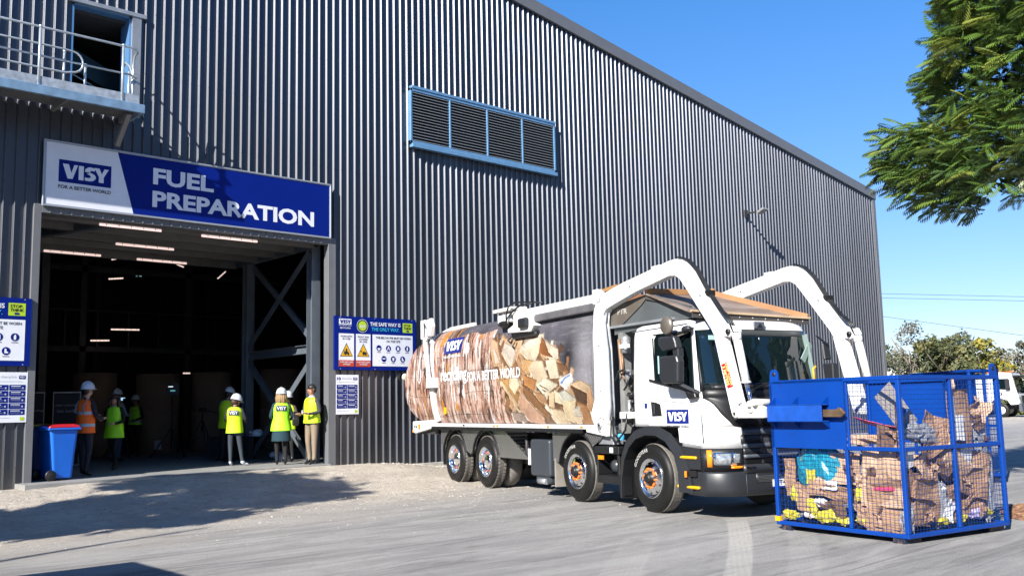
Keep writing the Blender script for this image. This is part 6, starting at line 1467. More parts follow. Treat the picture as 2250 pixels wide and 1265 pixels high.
# second, empty cage farther back
cg2 = cage('mesh_cage', 'second blue mesh cage partly hidden behind the large full cage', (17.75, -11.7, 0), R(-34), LX=.6, LY=1.9, detail=False, top=2.02)
# ------------------------------------------------------------------ background: tree line, lorry, wires, big feathery tree
def leafy(name, label, x, y, h, r, seed, cols, n=1500, leaf=.16, base=.05, group='trees along the far edge of the yard', sparse=False, zlo=.12):
    rnd = random.Random(seed); t = thing(name, label, 'tree', (x, y, 0), 0, group)
    m = MB(); m.tube([(0, 0, 0), (.1, .1, h * .35), (.2, 0, h * .7)], [r * .07, r * .05, r * .015], 6)
    for k in range(7):
        a = rnd.uniform(0, 6.28); z0 = h * rnd.uniform(.2, .6); m.tube([(0.1, 0, z0), (math.cos(a) * r * .35, math.sin(a) * r * .35, z0 + h * .18), (math.cos(a) * r * .6, math.sin(a) * r * .6, z0 + h * .32)], [r * .03, r * .018, r * .006], 5)
    m.build('trunk', mat('bark_grey', (.16, .13, .10), .9, var=.3), t)
    m = MB(); cl = []
    for _ in range(26 if not sparse else 16):
        a = rnd.uniform(0, 6.283); q = rnd.random() ** .6; zz = rnd.uniform(zlo, .95); cl.append((Vector((math.cos(a) * q * r * (1 - .35 * zz), math.sin(a) * q * r * (1 - .35 * zz), h * zz)), rnd.uniform(.16, .34) * r, rnd.randrange(3)))
    for i in range(n):
        c_, cr, cc = rnd.choice(cl); d = Vector((rnd.gauss(0, 1), rnd.gauss(0, 1), rnd.gauss(0, .85))).normalized() * cr * rnd.uniform(.45, 1.08)
        p = c_ + d
        if p.z < .1: continue
        s_ = leaf * rnd.uniform(.5, 1.3); nrm = (d.normalized() + Vector((rnd.gauss(0, .6), rnd.gauss(0, .6), rnd.gauss(0, .6)))).normalized()
        u_ = nrm.orthogonal().normalized(); v_ = nrm.cross(u_); u_, v_ = u_ * math.cos(i) + v_ * math.sin(i), v_ * math.cos(i) - u_ * math.sin(i)
        m.add([p + u_ * s_, p + v_ * s_ * .55, p - u_ * s_, p - v_ * s_ * .55], [(0, 1, 2, 3)], cc if rnd.random() < .75 else rnd.randrange(3))
    m.build('crown', cols, t); return t
DK = [mat('tl_a', (.035, .05, .018), .7), mat('tl_b', (.06, .075, .025), .7), mat('tl_c', (.09, .10, .035), .7)]
OL = [mat('tl_d', (.10, .105, .03), .7), mat('tl_e', (.15, .14, .05), .7), mat('tl_f', (.06, .07, .025), .7)]
YE = [mat('tl_g', (.24, .20, .02), .7), mat('tl_h', (.16, .15, .025), .7), mat('tl_i', (.08, .09, .02), .7)]
GY = [mat('tl_j', (.11, .105, .07), .7), mat('tl_k', (.16, .15, .11), .7), mat('tl_l', (.07, .075, .04), .7)]
TL = [('tall loose grey green gum tree right beside the far building corner', 76.2, 18.9, 7.6, 3.0, GY, True), ('dark round tree behind the gum tree at the far edge of the yard', 77.5, 17.9, 5.9, 2.6, DK, False), ('pale olive bushy tree left of centre in the far tree line', 76.9, 16.6, 6.2, 2.6, OL, False),
      ('wispy topped olive tree in the far tree line', 79.0, 16.2, 6.9, 2.0, GY, True), ('green rounded tree before the yellow tree in the far tree line', 76.5, 14.9, 5.2, 2.4, DK, False), ('dark tree standing behind the yellow tree in the far tree line', 80.5, 15.2, 6.2, 2.6, DK, False),
      ('bright yellow green tree at the middle of the far tree line', 77.5, 13.6, 5.9, 2.5, YE, False), ('yellow leaved bush low beside the yellow green tree', 76.6, 12.7, 4.6, 2.0, YE, False), ('grey thin tree just right of the yellow tree', 79.5, 12.0, 5.8, 2.2, GY, True),
      ('grey bushy tree behind the parked white lorry', 79.2, 10.6, 4.9, 2.6, GY, False), ('dark bush tree to the right behind the parked white lorry', 80.2, 9.0, 5.4, 2.4, DK, False), ('small twiggy tree rising at the far right of the tree line', 82.0, 8.6, 6.0, 1.8, GY, True),
      ('dense green tree past the right edge of the tree line', 80.0, 6.0, 5.6, 3.0, DK, False), ('olive tree farther right past the tree line edge', 81.0, 1.5, 6.2, 3.2, OL, False), ('dense dark tree behind the pale gum tree at the building corner', 80.5, 19.6, 6.0, 2.8, DK, False), ('big dark tree beyond the building corner', 80.0, 23.5, 7.5, 3.8, DK, False)]
for i, (lb, x, y, h, r, cols, sp) in enumerate(TL): leafy('far_tree', lb, x + 9, y * 1.12 + (.0), h * 1.1, r * 1.12, 200 + i, cols, 3000 if not sp else 1900, .20 if not sp else .14, sparse=sp, zlo=.08)
m = MB(); rnd = random.Random(5)
for i in range(9000):
    x = 86 + rnd.gauss(0, 1.0); y = rnd.uniform(-14, 30); z = abs(rnd.gauss(0, 1)) * 1.9 * (.7 + .5 * noise.noise((y * .5, 3, 0))) + .05
    s_ = rnd.uniform(.14, .3); nrm = Vector((rnd.gauss(-.6, .5), rnd.gauss(0, .5), rnd.gauss(.4, .5))).normalized(); u_ = nrm.orthogonal().normalized(); v_ = nrm.cross(u_); p = Vector((x, y, z))
    m.add([p + u_ * s_, p + v_ * s_ * .6, p - u_ * s_, p - v_ * s_ * .6], [(0, 1, 2, 3)], rnd.randrange(5))
o = m.build('undergrowth', DK + [OL[0], YE[2]]); tag(o, 'low scrub along the foot of the far tree line', 'bushes', kind='stuff')
# wires
def wire_line(label, a, b, sag, r=.012):
    a, b = Vector(a), Vector(b); d = b - a; a2_ = a - d * 5.0; b2_ = b + d * 3.0; pts = []
    for i in range(41):
        t_ = i / 40; p = a2_.lerp(b2_, t_); q = (t_ - .55) ; p.z += sag * (q * q * 4) ; pts.append(p)
    m = MB(); m.tube(pts, r, 5); o = m.build('power_line', mat('wire_black', (.03, .03, .035), .6)); tag(o, label, 'power line')
wire_line('topmost thin power line crossing the sky right of the building', (53.8, 7.6, 7.65), (56.6, .9, 6.97), .0)
wire_line('middle power line just under the topmost one', (53.8, 7.6, 7.40), (56.6, .9, 6.74), .0)
wire_line('lowest power line sloping down to the right', (53.7, 7.7, 6.32), (56.5, 1.1, 4.84), .0)
# parked lorry far behind
LT = thing('parked_lorry', 'white cab-over lorry parked far behind at the right edge before the trees', 'lorry', (75.4, 9.9, 0), R(-84))
m = MB(); sec = [(-.9, .75), (-.9, 3.2), (.1, 3.35), (.95, 3.25), (1.12, 2.3), (1.3, 1.6), (1.4, .95), (.75, .9), (.55, 1.25), (.0, 1.42), (-.5, 1.2), (-.62, .75)]
m.prism(sec, 0, 2.5); lc = m.build('cab', wpaint, LT, bev=.07, seg=2)
m = MB(); m.add([(1.045 + .03, .15, 2.95), (1.075, 2.35, 2.95), (1.27, 2.38, 1.75), (1.27, .12, 1.75)], [(0, 1, 2, 3)]); m.build('windscreen', glass, lc)
m = MB(); m.prism([(-.2, 2.85), (.75, 2.85), (.85, 2.0), (-.2, 2.1)], -.015, -.004); m.build('window', glass, lc)
m = MB(); m.box(1.0, 1.3, .1, 2.4, 2.98, 3.08); m.build('sun_visor', dgp, lc, bev=.02)
m = MB(); m.box(.55, .85, -.3, -.12, 2.05, 2.8); m.build('mirror', dgp, lc, bev=.04)
m = MB(); m.prism([(1.30, .4), (1.55, .45), (1.5, 1.0), (1.36, 1.05), (1.3, .95)], -.02, 2.52); m.build('bumper', mgp, LT, bev=.03)
m = MB(); m.box(1.38, 1.44, .6, 1.9, .95, 1.6); m.build('grille', dgp, LT)
for y in (.05, 2.1): m = MB(); m.prism([(1.36, 1.0), (1.5, 1.0), (1.38, 1.5), (1.3, 1.5)], y, y + .35); m.build('headlight', mat('lens_clear', (.62, .66, .68), .08), LT, bev=.02)
m = MB(); m.box(-.25, .25, -.006, .002, 1.62, 1.85, 0); put_text(m, 'VISY', -.2, .2, 1.66, 1.81, -.012, 1, .03); m.build('door_badge', [dgp, white], lc)
m = MB()
for k, x in enumerate((-.6, .1, .8)): m.ball((x, .5, 3.42), (.08, .08, .06), 8)
m.box(-.8, 1.0, .3, .5, 3.3, 3.38); m.build('roof_lights', mat('roof_lamp', (.5, .12, .03), .4), LT)
for x in (.1, -3.6, -4.9):
    for y in (0.02, 2.2):
        m = MB(); m.lathe([(0, .02), (.28, .02), (.33, .0), (.50, .0), (.53, .06), (.53, .25), (.3, .27)], (x, y, .53), 'y', 28); wt = m.build('wheel', rubber, LT)
        m = MB(); m.lathe([(0, -.01), (.14, -.02), (.2, .01), (.28, .01)], (x, y, .53), 'y', 20); m.build('rim', mat('rim_white', (.6, .6, .58), .4, .3), wt)
m = MB(); m.box(-6.4, -1.1, .1, 2.45, .95, 3.1); m.build('body', mat('lorry_body', (.62, .63, .62), .5, var=.1), LT, bev=.04)
m = MB(); m.box(-6.2, 1.0, .7, 1.8, .6, .95); m.build('chassis', darkst, LT)

# big feathery tree hanging in from the right
JT = thing('feathery_tree', 'large tree with feathery drooping green fronds hanging over the right side', 'tree', (18.3, -15.4, 0))
JA = Vector((.38, -.925, 0)); JB = Vector((.925, .38, 0)); JO = Vector((15.07, -13.48, 5.95))
bark = mat('bark_brown', (.10, .075, .055), .9, var=.3, bump=.4, bscale=20)
tp_ = Vector((18.3, -15.4, 0)); loc0 = tp_
m = MB()
def br(pts, r0, r1, n=8): m.tube([Vector(p) - loc0 for p in pts], [r0 + (r1 - r0) * i / (len(pts) - 1) for i in range(len(pts))], n)
br([tp_, tp_ + Vector((.1, .1, 1.5)), tp_ + Vector((-.1, .1, 3.2)), tp_ + Vector((.1, 0, 5.5)), tp_ + Vector((0, .2, 9))], .34, .10, 12)
def W_(a, z, b=0): return JO + JA * a + JB * b + Vector((0, 0, z - 5.9))
TIPS = []
def limb(pts, r0):
    br(pts, r0, .02, 6)
for (s0, mid, tip, r0) in (((.0, .1, 3.2), (1.2, 5.0, 1.2), (-1.2, 4.95, .2), .12), ((0, 0, 4.2), (.9, 5.6, 1.3), (-1.4, 5.45, .5), .10), ((0, 0, 5.0), (1.0, 6.4, 1.4), (-.7, 6.7, .6), .10), ((0, 0, 6.0), (1.2, 7.4, 1.4), (-.3, 7.8, .7), .09), ((0, .0, 3.6), (1.8, 4.9, .8), (.3, 4.65, -.2), .09), ((0, 0, 5.2), (2.2, 6.0, .5), (.6, 6.0, -.5), .08), ((0, 0, 6.5), (2.6, 8.0, 1.0), (1.2, 8.8, .0), .08),
    ((0, 0, 5), (4.4, 6.5, 1.5), (5.8, 6.3, 1.8), .1), ((0, 0, 6), (3.6, 7.6, 3), (4.2, 7.6, 5.0), .1), ((0, 0, 4.5), (2.6, 5.6, 3.2), (1.8, 5.5, 4.8), .1)):
    limb([tp_ + Vector(s0), W_(*mid[:2], mid[2]), W_(*tip[:2], tip[2])], r0)
m.build('trunk', bark, JT)
OUTL = [(-.45, 8.6), (-.30, 8.0), (-.52, 7.35), (-.60, 6.9), (-.78, 6.55), (-1.0, 6.40), (-.72, 6.08), (-.55, 5.92), (-1.0, 5.72), (-1.62, 5.62), (-1.5, 5.3), (-1.55, 5.05), (-1.1, 4.62), (-.75, 4.45), (-.3, 4.42), (.1, 4.62), (.45, 4.85), (1.0, 4.9), (2.0, 4.7), (3.4, 4.8), (5.2, 5.2), (5.8, 6.4), (5.2, 8.2), (3.8, 9.6), (1.6, 10.0), (.2, 9.4)]
def inside(a, z):
    c_ = False; n_ = len(OUTL)
    for i in range(n_):
        (x1, y1), (x2, y2) = OUTL[i], OUTL[(i + 1) % n_]
        if (y1 > z) != (y2 > z) and a < (x2 - x1) * (z - y1) / (y2 - y1) + x1: c_ = not c_
    return c_
JM = [mat('frond_a', (.075, .135, .022), .42), mat('frond_b', (.115, .175, .03), .42), mat('frond_c', (.035, .075, .014), .5), mat('frond_d', (.16, .19, .03), .45)]
for q in JM:
    q.node_tree.nodes['Principled BSDF'].inputs['Subsurface Weight'].default_value = 0.0
def frond(m, base, direction, L_, rnd, mi):
    """two-times feathered leaf: rachis with drooping pairs of narrow leaflet rows"""
    d = direction.normalized(); side = d.cross(Vector((0, 0, 1)))
    if side.length < .1: side = Vector((1, 0, 0))
    side.normalize(); up = side.cross(d).normalized(); npair = 10
    roll = rnd.uniform(-.5, .5); side, up = side * math.cos(roll) + up * math.sin(roll), up * math.cos(roll) - side * math.sin(roll)
    vs = []; fs = []
    p = base.copy(); dd = d.copy(); step = L_ / npair
    for k in range(npair):
        p = p + dd * step; dd = (dd + Vector((0, 0, -.055))).normalized()
        w_ = L_ * .42 * math.sin(math.pi * (k + 1.2) / (npair + 1.6)) ** .8
        for s_ in (-1, 1):
            o_ = (side * s_ + dd * .75 - up * .22).normalized(); b = len(vs); hw = step * .44
            tip = p + o_ * w_; tip.z -= w_ * .18
            mid = p + o_ * w_ * .55
            vs += [p, mid + dd * hw, tip, mid - dd * hw]; fs.append((b, b + 1, b + 2, b + 3))
    m.add(vs, fs, mi)
rnd = random.Random(11); m = MB(); cnt = 0
while cnt < 1250:
    a = rnd.uniform(-1.7, 2.3) if cnt < 1050 else rnd.uniform(1.5, 5.9); z = rnd.uniform(4.4, 9.8)
    if not inside(a, z): continue
    edge = min(1, (a + 1.7) / 2.5)
    b = rnd.uniform(-.5 - .6 * edge, .5 + 1.6 * edge) if rnd.random() < .7 else rnd.uniform(0, 3.5) * edge
    # leave darker hollows between the foliage tiers
    if noise.noise((a * 1.1 + 4, z * 1.5, b * .8)) < -.30: continue
    P0 = W_(a, z, b) - loc0; out = (JA * -1.0 + JB * rnd.gauss(-.15, .5) + Vector((0, 0, .12)))
    if a > 1.6: out = JA * rnd.gauss(0, 1) + JB * rnd.gauss(0, 1)
    mi = 0 if rnd.random() < .45 else rnd.choice((1, 1, 2, 3))
    for k in range(rnd.choice((4, 5, 6))):
        dr = (out.normalized() + Vector((rnd.gauss(0, .55), rnd.gauss(0, .55), rnd.gauss(.05, .38)))).normalized()
        frond(m, P0 + Vector((rnd.gauss(0, .05), rnd.gauss(0, .05), rnd.gauss(0, .04))), dr, rnd.uniform(.26, .46), rnd, mi if rnd.random() < .75 else rnd.randrange(4))
    cnt += 1
for i in range(3200):
    a = rnd.uniform(-1.5, 2.3); z = rnd.uniform(4.5, 9.8)
    if not inside(a - .15, z) or not inside(a, z - .12): continue
    p = W_(a, z, rnd.uniform(.35, 1.6)) - loc0; nrm = Vector((rnd.gauss(0, 1), rnd.gauss(0, 1), rnd.gauss(0, 1))).normalized(); u_ = nrm.orthogonal().normalized(); v_ = nrm.cross(u_); s_ = rnd.uniform(.06, .13)
    m.add([p + u_ * s_, p + v_ * s_ * .5, p - u_ * s_, p - v_ * s_ * .5], [(0, 1, 2, 3)], 2)
m.build('crown', JM, JT)
# off-frame tree to the left whose trunk and crown throw the long shadows over the apron
def shadow_tree(name, label, x, y, h, r, seed, n, zlo, leaf, cl_n=14, trunk_r=.16):
    rnd = random.Random(seed); t = thing(name, label, 'tree', (x, y, 0))
    m = MB(); m.tube([(0, 0, 0), (.1, .05, h * .3), (-.1, .1, h * .6), (0, 0, h * .92)], [trunk_r, trunk_r * .8, trunk_r * .6, .05], 9)
    for k in range(7):
        a = rnd.uniform(0, 6.28); z0 = h * rnd.uniform(.4, .8); m.tube([(0, 0, z0), (math.cos(a) * r * .4, math.sin(a) * r * .4, z0 + h * .08), (math.cos(a) * r * .8, math.sin(a) * r * .8, z0 + h * .12)], [.06, .04, .015], 5)
    m.build('trunk', bark, t); m = MB()
    cl = [(Vector((rnd.uniform(-1, 1) * r * .7, rnd.uniform(-1, 1) * r * .7, h * rnd.uniform(zlo, .95))), rnd.uniform(.3, .5) * r) for _ in range(cl_n)]
    for i in range(n):
        c_, cr = rnd.choice(cl); d = Vector((rnd.gauss(0, 1), rnd.gauss(0, 1), rnd.gauss(0, 1))).normalized() * cr * rnd.uniform(.3, 1.0); p = c_ + d; s_ = leaf * rnd.uniform(.6, 1.2)
        nrm = Vector((rnd.gauss(0, 1), rnd.gauss(0, 1), rnd.gauss(0, 1))).normalized(); u_ = nrm.orthogonal().normalized(); v_ = nrm.cross(u_)
        m.add([p + u_ * s_, p + v_ * s_ * .6, p - u_ * s_, p - v_ * s_ * .6], [(0, 1, 2, 3)], rnd.randrange(3))
    m.build('crown', LEAF, t); return t

shadow_tree('yard_tree', 'tree left of the frame that throws the broad shadow over the dusty apron', -6.3, -7.7, 11.2, 2.3, 3, 7000, .22, .22, 24)
pole = thing('lamp_pole', 'thin pole left of the frame that throws a narrow shadow line', 'pole', (-5.8, -10.5, 0))
m = MB(); m.tube([(0, 0, 0), (0, 0, 7.4)], [.07, .045], 10); m.build('shaft', galv, pole); m = MB(); m.bar((0, 0, 7.4), (.3, .1, 7.5), .06, .05); m.build('lamp_head', galv, pole)
cnt_ = thing('shadow_box', 'unseen grey box added left of the frame to shade the near ground', 'box', (-3.0, -12.6, 0))  # unseen box, added to cast the wedge of shadow on the near ground
m = MB(); m.box(-3.1, 3.1, -2.6, 2.6, .02, 2.6)
for k in range(24): m.box(-3.0 + k * .25, -2.88 + k * .25, 2.6, 2.63, .15, 2.45)
m.build('box_body', mat('shadow_box_grey', (.2, .22, .24), .6, var=.1), cnt_, bev=.01)
# ------------------------------------------------------------------ things inside the doorway
lampm = mat('tube_glow', (.9, .8, .78), .5, emit=(1.0, .74, .67), estr=.40)
casem = mat('lamp_case', (.35, .33, .32), .5)
def batten(label, a, b, r=.026, e=None):
    a, b = Vector(a), Vector(b); t = thing('batten_light', label, 'strip light', a, 0, 'strip lights inside the doorway')
    m = MB(); m.tube([(0, 0, 0), b - a], r, 8); m.build('diffuser', e or lampm, t)
    m = MB(); m.bar((0, 0, r + .012), b - a + Vector((0, 0, r + .012)), r * 1.6, .02)
    d = (b - a)
    for k in range(5): m.bar(d * ((k + .5) / 5) + Vector((0, -r * 1.05, -.01)), d * ((k + .5) / 5) + Vector((0, -r * 1.05, .05)), .012, .01)
    m.build('case', casem, t)
batten('longest front strip light at the left under the doorway head', (6.58, .12, 5.26), (7.80, .10, 5.26))
batten('front strip light at the right under the doorway head', (8.69, .15, 5.26), (9.96, .14, 5.26))
batten('middle strip light behind the front two under the soffit', (7.63, 2.12, 5.26), (8.93, 2.14, 5.26))
batten('rear strip light at the left end of the soffit', (6.68, 3.9, 5.26), (7.93, 3.9, 5.26))
batten('rear strip light at the right along the back of the soffit', (8.8, 3.95, 5.26), (10.03, 3.95, 5.26))
lamp2 = mat('tube_glow_far', (.9, .8, .7), .5, emit=(1.0, .76, .66), estr=.55)
far = [('distant strip light hanging level high above the brown rolls', (11.34, 12.6, 4.31), (12.25, 12.6, 4.33)), ('distant strip light lower left of the level one', (10.71, 12.6, 3.93), (11.29, 12.6, 3.95)), ('small tilted far strip light just below the soffit lights', (11.44, 13.02, 6.65), (11.92, 12.84, 6.77)),
 ('short steep far strip light right of centre', (14.54, 11.73, 6.10), (14.78, 11.63, 6.36)), ('tiny far strip light between two brown rolls', (13.58, 12.17, 2.9), (13.79, 12.08, 2.9)), ('short far strip light just under the rear right soffit light', (13.30, 12.2, 6.55), (13.54, 12.19, 6.47)),
 ('tiny far strip light at the left edge of the doorway', (9.49, 13.65, 3.54), (9.6, 13.62, 3.64)), ('short far strip light in the upper centre of the dark hall', (11.29, 12.8, 5.97), (11.75, 12.8, 6.03))]
for lb, a, b in far: batten(lb, a, b, .022, lamp2)
# exit sign
m = MB(); m.box(0, .30, 0, .03, 0, .14, 0); m.prism([(.19, .05), (.24, .05), (.24, .03), (.28, .07), (.24, .11), (.24, .09), (.19, .09)], -.004, 0, mi=1); m.prism([(.05, .02), (.10, .06), (.08, .10), (.12, .12), (.14, .09), (.11, .06), (.13, .02), (.10, .05)], -.004, 0, mi=1)
o = m.build('exit_sign', [mat('exit_dark', (.01, .02, .02), .5), mat('exit_glow', (.3, .5, .5), .5, emit=(.35, .6, .6), estr=.35)]); o.location = (12.4, 13.6, 6.2); tag(o, 'small dim running man exit sign high in the dark hall', 'exit sign')
# big brown paper rolls
rollm = mat('kraft_roll', (.30, .19, .135), .8, var=.08, vscale=3)
rolls = [('paper roll partly hidden behind the helmeted people at the left', 10.3, 10.9, .62, 2.45), ('broad paper roll in the centre with a white label', 12.35, 11.2, .66, 2.45), ('paper roll right of the centre roll with a white label', 14.0, 10.9, .62, 2.5), ('paper roll seen through the steel frame left of its brace', 16.1, 10.2, .66, 2.6), ('paper roll seen through the steel frame behind the standing man', 17.6, 9.4, .66, 2.6)]
for k, (lb, x, y, r, h) in enumerate(rolls):
    t = thing('paper_roll', 'large brown ' + lb, 'paper roll', (x, y, .365), 0, 'brown paper rolls in the hall')
    m = MB(); m.lathe([(0, 0), (r, 0), (r, h * .5 - .005), (r - .008, h * .5), (r, h * .5 + .005), (r, h), (.08, h), (.08, h - .1), (0, h - .1)], n=40); m.build('roll', rollm, t)
    if k in (1, 2):
        m = MB(); a0 = math.atan2(-19 - y, -x); 
        for j in range(6):
            a_, b_ = a0 + .05 * j - .1, a0 + .05 * (j + 1) - .1; m.add([((r + .005) * math.cos(a_), (r + .005) * math.sin(a_), .12), ((r + .005) * math.cos(b_), (r + .005) * math.sin(b_), .12), ((r + .005) * math.cos(b_), (r + .005) * math.sin(b_), .40), ((r + .005) * math.cos(a_), (r + .005) * math.sin(a_), .40)], [(0, 1, 2, 3)])
        m.build('roll_label', mat('label_grey', (.5, .5, .55), .6), t)
# dark pull-up banners behind the bins
def pullup(label, x, y, w_, lines, rz=R(-20)):
    t = thing('pull_up_banner', label, 'banner', (x, y, .365), rz); m = MB(); m.box(0, w_, 0, .015, .35, 1.75, 0)
    for s_, a, b, z, hh in lines: put_text(m, s_, a, b, z, z + hh, -.006, 1, .01)
    m.build('banner_cloth', [mat('banner_dark', (.012, .012, .022), .6), mat('banner_text', (.30, .30, .34), .6)], t); m = MB(); m.box(0, w_, -.01, .03, 1.75, 1.78); m.box(0, .02, -.01, .02, .02, 1.75); m.box(w_ - .02, w_, -.01, .02, .02, 1.75); m.box(0, w_, -.1, .12, 0, .03); m.build('banner_frame', galv, t)
pullup('dark banner with pale words standing left of the man in orange', 7.6, 5.9, .62, [('clean solution,', .06, .56, 1.42, .07), ('less landfill', .10, .56, 1.28, .08)])
pullup('dark banner cut by the doorway edge behind the blue bin', 6.9, 6.1, .55, [('recycling', .2, .52, 1.30, .07)])
# wheelie bins
def wheelie(label, x, y, rz, bodym_, lidm):
    t = thing('wheelie_bin', label, 'bin', (x, y, .365), rz); m = MB(); rr = []
    for z, a, b, in ((.04, .20, .25), (.5, .235, .27), (.9, .27, .29), (.93, .275, .295)):
        c_ = .05; rr.append([(sx * (a - (c_ if k == 0 else 0)), sy * (b - (0 if k == 0 else c_)), z) for sx, sy, k in ((-1, -1, 0), (1, -1, 0), (1, -1, 1), (1, 1, 1), (1, 1, 0), (-1, 1, 0), (-1, 1, 1), (-1, -1, 1))])
    m.loft(rr, smooth=False); m.box(-.30, .30, -.32, .32, .925, .965); m.box(-.33, -.27, -.25, .25, .93, 1.0); m.build('bin_body', bodym_, t, bev=.012)
    m = MB(); m.loft([[(a * .29, b * .31, .966) for a, b in ((-1, -1), (1, -1), (1, 1), (-1, 1))], [(a * .28, b * .30, 1.0) for a, b in ((-1, -1), (1, -1), (1, 1), (-1, 1))], [(a * .2, b * .22, 1.035) for a, b in ((-1, -1), (1, -1), (1, 1), (-1, 1))]], smooth=False); m.build('lid', lidm, t, bev=.01)
    for sy in (-1, 1):
        m = MB(); m.lathe([(0, -.02), (.05, -.025), (.06, -.01), (.085, -.012), (.10, 0), (.10, .035), (0, .035)], (-.23, sy * .29 - .01, .10), 'y', 20); m.build('wheel', blk, t)
    m = MB(); m.tube([(-.34, -.22, .99), (-.34, .22, .99)], .016, 8); m.build('handle', bodym_, t); return t
bbm = mat('bin_blue', (.006, .13, .62), .45, var=.05)
wheelie('blue wheelie bin with a red lid standing at the left doorway jamb', 6.02, .36, R(6), bbm, mat('lid_red', (.40, .012, .02), .4))
wheelie('darker wheelie bin with a yellow lid tucked behind the blue bin', 5.93, 1.15, R(4), mat('bin_dark', (.01, .05, .22), .5), mat('lid_yellow', (.6, .4, .03), .5))
# table with spare helmets
TB = thing('folding_table', 'low black folding table with spare white helmets behind the two women', 'table', (11.85, 3.35, .365), R(-58))
m = MB(); m.box(-1.35, 1.35, -.36, .36, .56, .59); m.build('table_top', blk, TB, bev=.006)
for x in (-1.0, .9):
    m = MB(); m.tube([(x - .1, -.28, 0), (x + .1, -.28, .56)], .014, 6); m.tube([(x + .1, .28, 0), (x - .1, .28, .56)], .014, 6); m.tube([(x, -.28, .25), (x, .28, .25)], .010, 6); m.build('leg', mat('leg_grey', (.15, .15, .16), .4, .5), TB)
m = MB()
for i in range(26):
    x0, x1 = -1.36 + i * .05, -1.36 + (i + 1) * .05; y_ = lambda x: -.37 - .02 * math.sin(x * 26)
    m.add([(x0, y_(x0), .6), (x1, y_(x1), .6), (x1, y_(x1) - .01, .08), (x0, y_(x0) - .01, .08)], [(0, 1, 2, 3)], 0, True)
m.build('table_cloth', mat('cloth_black', (.010, .010, .012), .9), TB)
helm = mat('helmet_white', (.55, .58, .63), .35, coat=.3)
def helmet_geo(m, c, r=.125, yaw=0.0, pitch=0.0, brim=True):
    M = Matrix.Translation(c) @ Matrix.Rotation(yaw, 4, 'Z') @ Matrix.Rotation(pitch, 4, 'Y'); n = 20; rings_ = []
    for i in range(8):
        a = math.pi / 2 * i / 7; rings_.append([M @ Vector((r * 1.12 * math.cos(a) * math.cos(2 * math.pi * j / n), r * .92 * math.cos(a) * math.sin(2 * math.pi * j / n), r * 1.08 * math.sin(a) ** .9)) for j in range(n)])
    o_ = m.M; m.M = None; m.loft(rings_, caps=False)
    rim = [M @ Vector((r * (1.18 + (.38 * max(0, math.cos(2 * math.pi * j / n)) ** 2)) * math.cos(2 * math.pi * j / n), r * .99 * math.sin(2 * math.pi * j / n), -.012)) for j in range(n)]
    m.loft([rings_[0], rim, [p - Vector((0, 0, .006)) for p in rim]], caps=False)
    ridge = [M @ Vector((r * 1.14 * math.cos(a), 0, r * 1.10 * math.sin(a))) for a in [math.pi * k / 12 for k in range(2, 11)]]; m.tube(ridge, .012, 6); m.M = o_
def spare(label, x, y, z, yaw, grp='spare helmets on and under the table'):
    m = MB(); helmet_geo(m, Vector((0, 0, .01)), .13, yaw); o = m.build('safety_helmet', helm); o.location = (x, y, z); tag(o, label, 'helmet', grp)
spare('white helmet on the table nearest the woman in the green vest', 11.45, 3.92, .965, 2.2); spare('white helmet in the middle of the table beside a small red box', 11.72, 3.38, .965, 2.6); spare('white helmet on the table half hidden by the blonde woman', 12.05, 2.82, .965, 2.9)
spare('white helmet lying on the floor behind the black shoes', 11.7, 2.0, .38, 2.4)
m = MB(); m.box(-.03, .03, -.02, .02, 0, .12); m.box(-.031, .031, -.022, .022, .03, .07, 1); o = m.build('carton', [white, mat('carton_red', (.5, .05, .05), .5)]); o.location = (11.62, 3.56, .957); tag(o, 'small white and red carton standing on the table between helmets', 'carton')
m = MB(); m.lathe([(.03, 0), (.04, .10), (.042, .10), (.042, .11), (0, .11)], n=14); o = m.build('paper_cup', mat('cup_tan', (.35, .25, .18), .7)); o.location = (11.42, 3.72, .957); tag(o, 'small tan paper cup on the table beside the nearest helmet', 'cup')
m = MB(); m.ball((0, 0, .1), (.2, .14, .1), 10); m.ball((.18, .05, .08), (.1, .1, .08), 8, 1); o = m.build('bag', [white, mat('bag_blue', (.03, .2, .55), .5)]); o.location = (12.2, 3.3, .37); tag(o, 'white and blue bag on the floor under the table', 'bag')
# camera tripod, light stand with screen, video tripod
def tripod(name, label, cat, x, y, h, sp, head):
    t = thing(name, label, cat, (x, y, .365)); 
    for k in range(3):
        a = k * 2.094 + .4; m = MB(); m.tube([(.03 * math.cos(a), .03 * math.sin(a), h * (.8 if head == 'cam' else .45)), (sp * math.cos(a), sp * math.sin(a), .01)], .018, 6); m.build('leg', blk, t)
    m = MB(); m.tube([(0, 0, .25 if head != 'cam' else h * .55), (0, 0, h)], .02, 8); m.build('column', blk, t); return t
tv = tripod('video_tripod', 'black video tripod with a pan handle standing empty left of the steel frame', 'tripod', 11.5, 6.1, 1.25, .5, 'cam'); m = MB(); m.box(-.08, .08, -.06, .06, 1.22, 1.34); m.tube([(0, 0, 1.28), (.3, -.25, 1.2), (.5, -.45, 1.16)], .012, 6); m.build('head', blk, tv)
ls = tripod('monitor_stand', 'black stand carrying a small dark monitor in the middle of the hall', 'stand', 10.95, 6.8, 1.75, .55, 'mon'); m = MB(); m.box(-.17, .17, -.03, .03, 1.70, 2.02, 0); m.box(-.1, .02, -.034, -.03, 1.92, 1.94, 1); m.box(-.05, .08, -.034, -.03, 1.80, 1.84, 2); mo = m.build('monitor', [blk, mat('mon_glow', (.5, .5, .5), .5, emit=(.7, .75, .8), estr=.8), mat('mon_glow2', (.1, .3, .35), .5, emit=(.1, .3, .35), estr=.4)], ls); mo.rotation_euler = (0, 0, R(-32))

